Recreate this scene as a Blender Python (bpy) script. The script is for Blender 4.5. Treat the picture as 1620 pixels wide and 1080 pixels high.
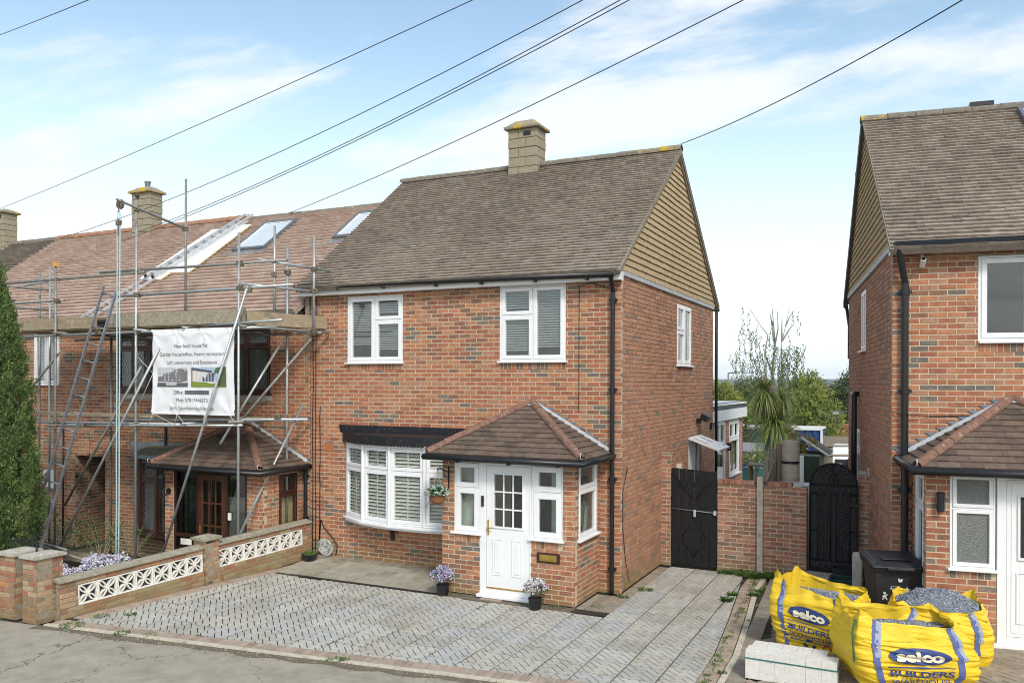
import bpy, bmesh, math, random
from math import sin, cos, pi, radians as R
from mathutils import Matrix, Vector, noise
from bpy_extras.object_utils import world_to_camera_view
random.seed(7)
rnd = random.random
def ru(a, b): return a + (b - a) * rnd()
S = bpy.context.scene
for o in list(bpy.data.objects): bpy.data.objects.remove(o)

# ------------------------------------------------------------------ camera
W0, H0 = 1024, 682
S.render.resolution_x, S.render.resolution_y = W0, H0
cd = bpy.data.cameras.new('camera'); cam = bpy.data.objects.new('camera', cd); S.collection.objects.link(cam)
cd.sensor_width = 36; cd.lens = 1305.417 / 1620 * 36; cd.shift_y = 0.0400; cd.clip_end = 20000; cd.clip_start = 0.05
CAMP = Vector((4.138, -12.579, 3.361))
cam.matrix_world = Matrix.Translation(CAMP) @ Matrix.Rotation(R(25.697), 4, 'Z') @ Matrix.Rotation(R(90), 4, 'X') @ Matrix.Rotation(R(0.206), 4, 'Z')
S.camera = cam
# ------------------------------------------------------------------ world, sun, exposure
SUN_EL, SUN_AZ = 42, 42      # azimuth of the sun, measured from -Y towards +X
wd = bpy.data.worlds.new('World'); S.world = wd; wd.use_nodes = True
nt = wd.node_tree; N = nt.nodes; L = nt.links; N.clear()
def wn(t, **k):
    n = N.new(t)
    for a, b in k.items(): setattr(n, a, b)
    return n
out = wn('ShaderNodeOutputWorld'); bg = wn('ShaderNodeBackground'); L.new(bg.outputs[0], out.inputs[0])
bg.inputs[1].default_value = 0.095
sky = wn('ShaderNodeTexSky', sky_type='NISHITA', sun_disc=False, sun_elevation=R(SUN_EL), sun_rotation=R(180 - SUN_AZ), air_density=1.0, dust_density=1.2, ozone_density=1.5, altitude=50)
tc = wn('ShaderNodeTexCoord'); sep = wn('ShaderNodeSeparateXYZ'); L.new(tc.outputs['Generated'], sep.inputs[0])
def mth(op, a, b=None, clampit=False):
    m = wn('ShaderNodeMath', operation=op, use_clamp=clampit)
    for i, v in enumerate((a, b)):
        if v is None: continue
        if isinstance(v, (int, float)): m.inputs[i].default_value = v
        else: L.new(v, m.inputs[i])
    return m.outputs[0]
# clouds live on a plane high overhead: direction / (z + k)
zz = mth('MAXIMUM', sep.outputs[2], 0.0); den = mth('ADD', zz, 0.22)
comb = wn('ShaderNodeCombineXYZ'); L.new(mth('DIVIDE', sep.outputs[0], den), comb.inputs[0]); L.new(mth('DIVIDE', sep.outputs[1], den), comb.inputs[1])
mp = wn('ShaderNodeMapping'); L.new(comb.outputs[0], mp.inputs[0]); mp.inputs['Rotation'].default_value = (0, 0, R(-35)); mp.inputs['Scale'].default_value = (0.85, 1.7, 1); mp.inputs['Location'].default_value = (0.02, 0.06, 0)
n1 = wn('ShaderNodeTexNoise'); n1.inputs['Scale'].default_value = 1.15; n1.inputs['Detail'].default_value = 9; n1.inputs['Roughness'].default_value = 0.6; n1.inputs['Distortion'].default_value = 0.25
L.new(mp.outputs[0], n1.inputs['Vector'])
cr = wn('ShaderNodeMapRange', interpolation_type='SMOOTHSTEP'); L.new(n1.outputs[0], cr.inputs[0]); cr.inputs[1].default_value = 0.47; cr.inputs[2].default_value = 0.62
# veil towards the horizon
ve = wn('ShaderNodeMapRange', interpolation_type='SMOOTHSTEP'); L.new(sep.outputs[2], ve.inputs[0]); ve.inputs[1].default_value = 0.41; ve.inputs[2].default_value = -0.02
mix0 = wn('ShaderNodeMix', data_type='RGBA'); L.new(mth('MULTIPLY', ve.outputs[0], 0.93), mix0.inputs[0])
tint = wn('ShaderNodeMix', data_type='RGBA', blend_type='MULTIPLY'); tint.inputs[0].default_value = 1
L.new(sky.outputs[0], tint.inputs[6]); tint.inputs[7].default_value = (1.75, 1.68, 1.42, 1)
L.new(tint.outputs[2], mix0.inputs[6]); mix0.inputs[7].default_value = (6.6, 7.3, 7.7, 1)
mix1 = wn('ShaderNodeMix', data_type='RGBA'); L.new(mth('MULTIPLY', cr.outputs[0], 0.85), mix1.inputs[0])
L.new(mix0.outputs[2], mix1.inputs[6]); mix1.inputs[7].default_value = (6.3, 6.5, 6.7, 1)
L.new(mix1.outputs[2], bg.inputs[0])
sl = bpy.data.lights.new('sun', 'SUN'); so = bpy.data.objects.new('sun', sl); S.collection.objects.link(so)
sl.energy = 1.4; sl.angle = R(10); sl.color = (1, 0.95, 0.88)
so.rotation_euler = (R(90 - SUN_EL), 0, R(SUN_AZ))
S.view_settings.view_transform = 'Standard'; S.view_settings.look = 'None'; S.view_settings.gamma = 1; S.view_settings.exposure = 0.80
try: S.view_settings.use_curve_mapping = False
except Exception: pass
S.render.engine = 'CYCLES'
S.cycles.pixel_filter_type = 'BLACKMAN_HARRIS'; S.cycles.filter_width = 1.0
bpy.context.view_layer.update()

# ------------------------------------------------------------------ materials
MATS = {}
def mat(name, col, rough=0.8, var=0.25, scale=6, bump=0.0, bscale=60, metal=0.0, col2=None, var2=0.0, s2=1.2, stain=None, spec=0.4, extra=None, stretch=None, sthr=(0.55,0.7)):
    m = bpy.data.materials.new(name); MATS[name] = m; m.use_nodes = True
    t = m.node_tree; n = t.nodes; l = t.links; b = n['Principled BSDF']
    b.inputs['Roughness'].default_value = rough; b.inputs['Metallic'].default_value = metal
    b.inputs['Specular IOR Level'].default_value = spec
    g = n.new('ShaderNodeNewGeometry'); vec = g.outputs['Position']
    if stretch:
        mp = n.new('ShaderNodeMapping'); mp.inputs['Scale'].default_value = stretch; l.new(vec, mp.inputs[0]); vec = mp.outputs[0]
    c2 = col2 or tuple(c * (1 - var) for c in col); c1 = tuple(min(1, c * (1 + var * 0.6)) for c in col)
    tx = n.new('ShaderNodeTexNoise'); tx.inputs['Scale'].default_value = scale; tx.inputs['Detail'].default_value = 8; tx.inputs['Roughness'].default_value = 0.68; l.new(vec, tx.inputs['Vector'])
    mr = n.new('ShaderNodeMapRange'); l.new(tx.outputs[0], mr.inputs[0]); mr.inputs[1].default_value = 0.3; mr.inputs[2].default_value = 0.7
    mx = n.new('ShaderNodeMix'); mx.data_type = 'RGBA'; l.new(mr.outputs[0], mx.inputs[0]); mx.inputs[6].default_value = (*c2, 1); mx.inputs[7].default_value = (*c1, 1)
    o = mx.outputs[2]
    if stain:   # stain = (colour, amount, scale)
        t2 = n.new('ShaderNodeTexNoise'); t2.inputs['Scale'].default_value = stain[2]; t2.inputs['Detail'].default_value = 6; t2.inputs['Roughness'].default_value = 0.65; l.new(g.outputs['Position'], t2.inputs['Vector'])
        m2 = n.new('ShaderNodeMapRange'); m2.interpolation_type = 'SMOOTHSTEP'; l.new(t2.outputs[0], m2.inputs[0]); m2.inputs[1].default_value = sthr[0]; m2.inputs[2].default_value = sthr[1]; m2.inputs[4].default_value = stain[1]
        x2 = n.new('ShaderNodeMix'); x2.data_type = 'RGBA'; l.new(m2.outputs[0], x2.inputs[0]); l.new(o, x2.inputs[6]); x2.inputs[7].default_value = (*stain[0], 1); o = x2.outputs[2]
    l.new(o, b.inputs['Base Color'])
    if bump > 0:
        t3 = n.new('ShaderNodeTexNoise'); t3.inputs['Scale'].default_value = bscale; t3.inputs['Detail'].default_value = 5; l.new(vec, t3.inputs['Vector'])
        bp = n.new('ShaderNodeBump'); bp.inputs['Strength'].default_value = bump; bp.inputs['Distance'].default_value = 0.01; l.new(t3.outputs[0], bp.inputs['Height']); l.new(bp.outputs[0], b.inputs['Normal'])
    if extra: extra(m, t, n, l, b, g)
    return m
def glass(name, tint=(0.82, 0.86, 0.86), refl=0.12, rough=0.02):
    m = bpy.data.materials.new(name); MATS[name] = m; m.use_nodes = True; t = m.node_tree; n = t.nodes; l = t.links; n.clear()
    o = n.new('ShaderNodeOutputMaterial'); a = n.new('ShaderNodeBsdfTransparent'); a.inputs[0].default_value = (*tint, 1)
    gl = n.new('ShaderNodeBsdfGlossy'); gl.inputs['Roughness'].default_value = rough; fr = n.new('ShaderNodeFresnel'); fr.inputs[0].default_value = 1.5
    ad = n.new('ShaderNodeMath'); ad.operation = 'ADD'; ad.inputs[1].default_value = refl; l.new(fr.outputs[0], ad.inputs[0])
    ge = n.new('ShaderNodeNewGeometry'); iv = n.new('ShaderNodeMath'); iv.operation = 'SUBTRACT'; iv.inputs[0].default_value = 1; l.new(ge.outputs['Backfacing'], iv.inputs[1]); ml = n.new('ShaderNodeMath'); ml.operation = 'MULTIPLY'; l.new(ad.outputs[0], ml.inputs[0]); l.new(iv.outputs[0], ml.inputs[1])
    mx = n.new('ShaderNodeMixShader'); l.new(ml.outputs[0], mx.inputs[0]); l.new(a.outputs[0], mx.inputs[1]); l.new(gl.outputs[0], mx.inputs[2]); l.new(mx.outputs[0], o.inputs[0]); return m
def damp(m, t, n, l, b, g):      # algae stain creeping up from the ground, and grime blotches
    sp = n.new('ShaderNodeSeparateXYZ'); l.new(g.outputs['Position'], sp.inputs[0]); nz = n.new('ShaderNodeTexNoise'); nz.inputs['Scale'].default_value = 1.6; nz.inputs['Detail'].default_value = 5; l.new(g.outputs['Position'], nz.inputs['Vector'])
    ma = n.new('ShaderNodeMath'); ma.operation = 'MULTIPLY_ADD'; l.new(nz.outputs[0], ma.inputs[0]); ma.inputs[1].default_value = -0.9; l.new(sp.outputs[2], ma.inputs[2])
    mr = n.new('ShaderNodeMapRange'); l.new(ma.outputs[0], mr.inputs[0]); mr.inputs[1].default_value = -0.05; mr.inputs[2].default_value = -0.38; mr.inputs[4].default_value = 0.55
    src = b.inputs['Base Color'].links[0].from_socket; mx = n.new('ShaderNodeMix'); mx.data_type = 'RGBA'; l.new(mr.outputs[0], mx.inputs[0]); l.new(src, mx.inputs[6]); mx.inputs[7].default_value = (0.20,0.175,0.075,1); l.new(mx.outputs[2], b.inputs['Base Color'])
def brickpal(pre, cols, gr=0.30):
    return [mat(f'{pre}_{i}', c, 0.9, gr, 9, 0.5, 90, stain=((0.50, 0.37, 0.27), 0.30, 14), extra=damp) for i, c in enumerate(cols)]
RED = brickpal('brick', [(0.385,0.150,0.080),(0.45,0.200,0.104),(0.31,0.122,0.072),(0.39,0.205,0.128),(0.255,0.128,0.082),(0.165,0.145,0.122),(0.215,0.160,0.124)])
SIDE = brickpal('side_brick', [(0.43,0.215,0.130),(0.48,0.25,0.15),(0.375,0.185,0.115),(0.42,0.235,0.158),(0.32,0.17,0.115),(0.22,0.19,0.16),(0.29,0.20,0.15)])
DBR = brickpal('dull_brick', [(0.36,0.165,0.11),(0.42,0.20,0.13),(0.31,0.14,0.095),(0.38,0.22,0.155),(0.26,0.15,0.105),(0.18,0.15,0.12),(0.24,0.175,0.135)])
OLD = brickpal('old_brick', [(0.37,0.20,0.12),(0.45,0.30,0.18),(0.35,0.15,0.09),(0.40,0.31,0.19),(0.27,0.18,0.11),(0.24,0.20,0.13),(0.46,0.22,0.09)])
MORT = mat('mortar', (0.54, 0.46, 0.33), 0.95, 0.25, 12)
MORTD = mat('mortar_grey', (0.30, 0.25, 0.19), 0.95, 0.3, 12)
UPVC = mat('white_upvc', (0.80, 0.81, 0.82), 0.35, 0.04, 3, stain=((0.6,0.6,0.58),0.25,5))
WPAINT = mat('white_paint', (0.74, 0.74, 0.73), 0.5, 0.08, 6)
CREAM = mat('cream_blind', (0.84, 0.81, 0.72), 0.6, 0.06, 6)
mat('grey_slat', (0.42,0.42,0.40), 0.6, 0.1)
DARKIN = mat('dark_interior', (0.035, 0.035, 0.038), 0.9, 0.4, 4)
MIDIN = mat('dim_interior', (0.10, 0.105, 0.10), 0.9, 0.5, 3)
NET = mat('net_curtain', (0.33, 0.36, 0.33), 0.9, 0.25, 9, stretch=(6,6,0.6))
BLK = mat('black_plastic', (0.012, 0.013, 0.016), 0.38, 0.3, 10, spec=0.5)
BLKP = mat('black_paint', (0.012, 0.012, 0.014), 0.62, 0.5, 12, 0.15, 80, stain=((0.12,0.11,0.10),0.5,25), spec=0.3, sthr=(0.6,0.75))
BLKGRP = mat('black_felt', (0.014, 0.014, 0.018), 0.45, 0.5, 8, 0.4, 40, stain=((0.28,0.27,0.25),0.7,18), sthr=(0.58,0.74))
LEAD = mat('lead_grey', (0.19, 0.23, 0.29), 0.5, 0.35, 12, 0.2, 30, stain=((0.5,0.53,0.56),0.6,10))
LEADW = mat('weathered_lead', (0.43, 0.46, 0.48), 0.6, 0.25, 9, stain=((0.33,0.37,0.45),0.5,6))
TILE = [mat(f'roof_tile_{i}', c, 0.92, 0.28, 7, 0.6, 70, stain=((0.36,0.33,0.27),0.5,11)) for i, c in enumerate([(0.285,0.235,0.190),(0.325,0.272,0.222),(0.245,0.202,0.165),(0.305,0.243,0.193),(0.345,0.298,0.246)])]
PINK = [mat(f'new_tile_{i}', c, 0.85, 0.2, 7, 0.3, 70) for i, c in enumerate([(0.50,0.375,0.305),(0.53,0.415,0.345),(0.46,0.34,0.275),(0.56,0.46,0.39),(0.51,0.39,0.325)])]
BRN = [mat(f'brown_tile_{i}', c, 0.92, 0.3, 7, 0.4, 70) for i, c in enumerate([(0.25,0.21,0.17),(0.29,0.245,0.20),(0.22,0.185,0.145),(0.27,0.22,0.17),(0.31,0.265,0.215)])]
PTL = [mat(f'porch_tile_{i}', c, 0.95, 0.35, 9, 0.9, 60, stain=((0.42,0.40,0.36),0.8,22), sthr=(0.64,0.74)) for i, c in enumerate([(0.125,0.088,0.066),(0.15,0.105,0.078),(0.10,0.074,0.058),(0.165,0.12,0.09),(0.13,0.095,0.075)])]
HUNG = mat('ochre_hung_tile', (0.45, 0.345, 0.200), 0.92, 0.22, 9, 0.5, 90, stain=((0.50,0.42,0.26),0.5,20))
VERGE = mat('lichen_verge', (0.26, 0.23, 0.17), 0.95, 0.35, 18, 0.8, 60)
def lichen(name, base, amt=0.9, sc=3.2, thr=(0.5,0.58)): return mat(name, base, 0.95, 0.35, 22, 0.9, 70, stain=((0.50,0.34,0.03), amt, sc), sthr=thr)
RIDGE = mat('ridge_grey', (0.20, 0.175, 0.14), 0.95, 0.4, 16, 0.9, 50, stain=((0.42,0.40,0.34),0.6,9))
RIDGEL = lichen('ridge_lichen', (0.24, 0.21, 0.16), 0.9, 7, (0.50,0.60))
RIDGER = mat('ridge_red', (0.36, 0.19, 0.12), 0.9, 0.35, 9, 0.5, 50, stain=((0.30,0.27,0.16),0.6,5))
HIP = mat('hip_terracotta', (0.22, 0.120, 0.085), 0.92, 0.4, 14, 0.8, 60, stain=((0.42,0.38,0.33),0.8,16))
CHIM = mat('rough_block', (0.36, 0.31, 0.22), 0.97, 0.35, 45, 1.0, 120, stain=((0.20,0.17,0.13),0.7,12))
CHCAP = lichen('lichen_cap', (0.30, 0.27, 0.21), 1.0, 3.4, (0.46,0.56))
CONC = mat('concrete', (0.44, 0.41, 0.35), 0.95, 0.3, 14, 0.6, 80, stain=((0.25,0.24,0.17),0.6,5))
COPE = mat('mossy_coping', (0.33, 0.30, 0.23), 0.95, 0.4, 12, 0.8, 60, stain=((0.16,0.17,0.08),0.7,6))
WCONC = mat('white_concrete', (0.76, 0.74, 0.68), 0.85, 0.12, 12, 0.3, 60)
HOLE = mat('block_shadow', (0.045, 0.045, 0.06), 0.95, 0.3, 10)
SLAB = [mat(f'slab_{i}', c, 0.93, 0.18, 5, 0.6, 55, stain=((0.30,0.28,0.205),0.55,1.1), sthr=(0.46,0.68)) for i, c in enumerate([(0.45,0.435,0.395),(0.49,0.48,0.44),(0.41,0.40,0.365),(0.47,0.45,0.395),(0.44,0.44,0.425)])]
SLABJ = mat('slab_joint', (0.042, 0.038, 0.028), 0.98, 0.4, 9, stain=((0.10,0.13,0.04),0.7,2.0))
APR = [mat(f'apron_{i}', c, 0.95, 0.25, 5, 0.6, 55, stain=((0.12,0.12,0.06),0.5,2.2)) for i, c in enumerate([(0.36,0.335,0.265),(0.33,0.305,0.24),(0.385,0.355,0.285)])]
EDG = [mat(f'edge_brick_{i}', c, 0.95, 0.25, 9, 0.6, 60, stain=((0.16,0.14,0.09),0.5,3)) for i, c in enumerate([(0.40,0.315,0.245),(0.43,0.34,0.265),(0.35,0.27,0.21),(0.39,0.32,0.25)])]
DPV = [mat(f'dark_paver_{i}', c, 0.95, 0.25, 9, 0.6, 60, stain=((0.13,0.13,0.07),0.5,3)) for i, c in enumerate([(0.30,0.26,0.20),(0.33,0.29,0.225),(0.26,0.225,0.18),(0.32,0.265,0.205)])]
KERB = mat('white_kerb', (0.56, 0.51, 0.41), 0.95, 0.3, 12, 0.5, 60, stain=((0.25,0.22,0.15),0.8,4))
DIRT = mat('dirt', (0.17, 0.145, 0.105), 1.0, 0.4, 20, 1.0, 60)
STEEL = mat('galvanised_tube', (0.42, 0.45, 0.45), 0.42, 0.25, 12, metal=0.55, stain=((0.33,0.30,0.22),0.5,6))
STEEL2 = mat('dull_tube', (0.27, 0.27, 0.25), 0.55, 0.35, 12, metal=0.35, stain=((0.22,0.14,0.07),0.6,7))
COUP = mat('coupler_steel', (0.20, 0.17, 0.13), 0.6, 0.4, 30, metal=0.5)
ALU = mat('aluminium', (0.62, 0.63, 0.63), 0.4, 0.12, 12, metal=0.5)
ALUD = mat('weathered_aluminium', (0.26, 0.28, 0.31), 0.5, 0.3, 12, metal=0.4)
BOARD = mat('scaffold_board', (0.36, 0.285, 0.19), 0.95, 0.35, 7, 0.6, 60, stretch=(1,1,6), stain=((0.50,0.47,0.41),0.7,9))
BOARDG = mat('cement_board', (0.33, 0.29, 0.215), 0.95, 0.35, 14, 0.9, 60, stain=((0.55,0.52,0.46),0.8,16))
BROWNF = mat('dark_wood_frame', (0.050, 0.020, 0.014), 0.35, 0.4, 8, spec=0.5, stretch=(4,4,1))
DOORBR = mat('mahogany_door', (0.095, 0.030, 0.015), 0.3, 0.4, 8, spec=0.5, stretch=(4,4,1))
GOLD = mat('brass', (0.62, 0.42, 0.10), 0.3, 0.2, 10, metal=0.8)
GREYM = mat('grey_metal', (0.17, 0.19, 0.215), 0.45, 0.2, 8, metal=0.3)
GLASS = glass('window_glass', (0.90, 0.93, 0.93), 0.10); GLASSD = glass('dark_glass', (0.55, 0.58, 0.58), 0.10, 0.03)
GLFROST = mat('textured_glass', (0.16, 0.17, 0.155), 0.25, 0.5, 60, 0.9, 110, spec=0.8)
SKYGL = mat('skylight_glass', (0.60, 0.64, 0.68), 0.06, 0.05, 2, spec=1.0)
LEADING = mat('leading', (0.13, 0.14, 0.14), 0.5, 0.1)
TIMBER = mat('weathered_timber', (0.30, 0.26, 0.20), 0.95, 0.35, 9, 0.5, 60, stretch=(3,3,0.4))

BRICKS = RED + SIDE + DBR + OLD      # palette offsets 0, 7, 14, 21
# ------------------------------------------------------------------ mesh helpers
COL = S.collection
def tag(o, label=None, cat=None, group=None, kind=None):
    if label: o['label'] = label
    if cat: o['category'] = cat
    if group: o['group'] = group
    if kind: o['kind'] = kind
    return o
def T(x=0, y=0, z=0, rz=0): return Matrix.Translation((x, y, z)) @ Matrix.Rotation(R(rz), 4, 'Z')
def basis(o, e1, e2):
    e1 = Vector(e1).normalized(); e2 = Vector(e2); e2 = (e2 - e1 * e2.dot(e1)).normalized(); n = e1.cross(e2)
    m = Matrix.Identity(4)
    for i, c in enumerate((e1, e2, n)):
        for k in range(3): m[k][i] = c[k]
    for k in range(3): m[k][3] = o[k]
    return m
def link(name, data, parent=None, M=None):
    o = bpy.data.objects.new(name, data); COL.objects.link(o)
    if parent: o.parent = parent
    if M is not None: o.matrix_basis = M
    return o
def empty(name, M=None, parent=None): return link(name, None, parent, M)
def world(o):
    m = o.matrix_basis.copy()
    while o.parent: o = o.parent; m = o.matrix_basis @ m
    return m
class MB:
    def __init__(s): s.v = []; s.f = []; s.mi = []; s.M = None
    def add(s, vs, fs, m=0):
        b = len(s.v)
        if s.M is not None: vs = [tuple(s.M @ Vector(v)) for v in vs]
        s.v += [tuple(v) for v in vs]; s.f += [tuple(i + b for i in f) for f in fs]; s.mi += [m] * len(fs); return s
    def box(s, x0, x1, y0, y1, z0, z1, m=0):
        return s.add([(x0,y0,z0),(x1,y0,z0),(x1,y1,z0),(x0,y1,z0),(x0,y0,z1),(x1,y0,z1),(x1,y1,z1),(x0,y1,z1)],
                     [(0,3,2,1),(4,5,6,7),(0,1,5,4),(1,2,6,5),(2,3,7,6),(3,0,4,7)], m)
    def cbox(s, x0, x1, y0, y1, z0, z1, c=0.004, m=0):      # box with front-edge chamfer (front = -y)
        return s.add([(x0+c,y0,z0+c),(x1-c,y0,z0+c),(x1-c,y0,z1-c),(x0+c,y0,z1-c),(x0,y0+c,z0),(x1,y0+c,z0),(x1,y0+c,z1),(x0,y0+c,z1),(x0,y1,z0),(x1,y1,z0),(x1,y1,z1),(x0,y1,z1)],
                     [(0,1,2,3),(0,4,5,1),(1,5,6,2),(2,6,7,3),(3,7,4,0),(4,8,9,5),(5,9,10,6),(6,10,11,7),(7,11,8,4),(8,11,10,9)], m)
    def prism(s, poly, z0, z1, m=0, bottom=True):
        n = len(poly); vs = [(p[0],p[1],z0) for p in poly] + [(p[0],p[1],z1) for p in poly]
        fs = [tuple(range(n, 2*n))] + [(i,(i+1)%n,n+(i+1)%n,n+i) for i in range(n)]
        if bottom: fs.append(tuple(reversed(range(n))))
        return s.add(vs, fs, m)
    def xprism(s, poly, y0, y1, m=0):    # poly in x,z, extruded along y; poly counter-clockwise seen from -y
        n = len(poly); vs = [(p[0],y0,p[1]) for p in poly] + [(p[0],y1,p[1]) for p in poly]
        return s.add(vs, [tuple(range(n)), tuple(reversed(range(n, 2*n)))] + [(i,n+i,n+(i+1)%n,(i+1)%n) for i in range(n)], m)
    def tube(s, pts, r, n=8, m=0, cap=True):
        pts = [Vector(p) for p in pts]; rr = r if isinstance(r, (list, tuple)) else [r]*len(pts)
        rings = []; up = Vector((0,0,1)); prev = None
        for i, p in enumerate(pts):
            d = (pts[min(i+1,len(pts)-1)] - pts[max(i-1,0)]).normalized()
            a = prev if prev is not None else (up if abs(d.z) < 0.9 else Vector((1,0,0)))
            x = (a - d * a.dot(d)).normalized(); prev = x; y = d.cross(x)
            rings.append([p + (x*cos(2*pi*k/n) + y*sin(2*pi*k/n)) * rr[i] for k in range(n)])
        vs = [v for ring in rings for v in ring]; fs = []
        for i in range(len(pts)-1):
            for k in range(n): fs.append((i*n+k, i*n+(k+1)%n, (i+1)*n+(k+1)%n, (i+1)*n+k))
        if cap: fs.append(tuple(reversed(range(n)))); fs.append(tuple(range((len(pts)-1)*n, len(pts)*n)))
        return s.add(vs, fs, m)
    def lathe(s, prof, c=(0,0,0), n=20, m=0, sx=1, sy=1):
        vs = [(c[0]+r*cos(2*pi*k/n)*sx, c[1]+r*sin(2*pi*k/n)*sy, c[2]+z) for r, z in prof for k in range(n)]; fs = []
        for i in range(len(prof)-1):
            for k in range(n): fs.append((i*n+k, i*n+(k+1)%n, (i+1)*n+(k+1)%n, (i+1)*n+k))
        return s.add(vs, fs, m)
    def grid(s, fn, nu, nv, m=0, closeu=False):
        vs = [fn(i/nu, j/nv) for j in range(nv+1) for i in range(nu + (0 if closeu else 1))]; w = nu if closeu else nu+1
        fs = [(j*w+i, j*w+(i+1)%w, (j+1)*w+(i+1)%w, (j+1)*w+i) for j in range(nv) for i in range(nu)]
        return s.add(vs, fs, m)
    def mesh(s, name, mats, smooth=False):
        me = bpy.data.meshes.new(name); me.from_pydata(s.v, [], s.f)
        for m in (mats if isinstance(mats, (list, tuple)) else [mats]): me.materials.append(m)
        if any(s.mi): me.polygons.foreach_set('material_index', s.mi)
        if smooth: me.polygons.foreach_set('use_smooth', [True]*len(me.polygons))
        me.update(); return me
    def build(s, name, mats, parent=None, M=None, smooth=False, kind=None, bevel=0):
        o = link(name, s.mesh(name, mats, smooth), parent, M)
        if kind: o['kind'] = kind
        if bevel:
            b = o.modifiers.new('bevel', 'BEVEL'); b.width = bevel; b.segments = 2; b.limit_method = 'ANGLE'
        return o
def box(name, m, x0, x1, y0, y1, z0, z1, parent=None, M=None, bevel=0, kind=None): return MB().box(x0,x1,y0,y1,z0,z1).build(name, m, parent, M, bevel=bevel, kind=kind)
def tube(name, m, pts, r, parent=None, n=10, M=None): return MB().tube(pts, r, n).build(name, m, parent, M, smooth=True)
def clip1(poly, a, b, c):   # keep a*x+b*y<=c
    res = []
    for i in range(len(poly)):
        p, q = poly[i], poly[(i+1) % len(poly)]; dp = a*p[0]+b*p[1]-c; dq = a*q[0]+b*q[1]-c
        if dp <= 0: res.append(p)
        if (dp < 0 < dq) or (dq < 0 < dp):
            t = dp/(dp-dq); res.append((p[0]+(q[0]-p[0])*t, p[1]+(q[1]-p[1])*t))
    return res
def area(poly): return 0.5*sum(poly[i][0]*poly[(i+1)%len(poly)][1]-poly[(i+1)%len(poly)][0]*poly[i][1] for i in range(len(poly)))
def clipc(poly, conv):
    for i in range(len(conv)):
        p, q = conv[i], conv[(i+1) % len(conv)]; a, b = (q[1]-p[1]), -(q[0]-p[0])
        poly = clip1(poly, a, b, a*p[0]+b*p[1])
        if len(poly) < 3: return []
    return poly
def pix(p):
    c = world_to_camera_view(S, cam, p); return c.x*1620, (1-c.y)*1080, c.z

class Pieces:      # alike pieces: the largest in view become objects, the rest one joined part
    def __init__(s, root, name, mats, limit=300, thresh=3.0):
        s.root, s.name, s.mats, s.limit, s.items, s.cache, s.th = root, name, mats, limit, [], {}, thresh
    def add(s, parent, loc, key, vs, fs, mi, occl=False):
        s.items.append((parent, loc, (key, mi), vs, fs, mi, occl))
    def finish(s):
        wc = {}; sc = []
        for i, (pa, loc, key, vs, fs, mi, occl) in enumerate(s.items):
            if pa.name not in wc: wc[pa.name] = world(pa)
            M = wc[pa.name]
            xs = [v[0] for v in vs]; ys = [v[1] for v in vs]; zs = [v[2] for v in vs]
            a = M @ (Vector(loc) + Vector((min(xs), min(ys), min(zs)))); b = M @ (Vector(loc) + Vector((max(xs), max(ys), max(zs))))
            pa_, pb = pix(a), pix(b)
            ok = pa_[2] > 0.3 and -5 < pa_[0] < 1625 and -5 < pa_[1] < 1085 and not occl
            sc.append((abs(pa_[0]-pb[0])*abs(pa_[1]-pb[1]) + 1 if ok else -1, i))
        sc.sort(reverse=True)
        top = set(i for v, i in sc[:s.limit] if v > 0)
        rest = MB(); Ri = world(s.root).inverted()
        for i, (pa, loc, key, vs, fs, mi, occl) in enumerate(s.items):
            if i in top:
                me = s.cache.get(key)
                if me is None:
                    b = MB(); b.add(vs, fs); me = b.mesh(s.name, s.mats[mi]); s.cache[key] = me
                link(s.name, me, pa, Matrix.Translation(loc))
            else:
                rest.M = Ri @ wc[pa.name] @ Matrix.Translation(loc); rest.add(vs, fs, mi)
        if rest.v: rest.M = None; rest.build(s.name, s.mats, s.root, kind='stuff')

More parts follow.
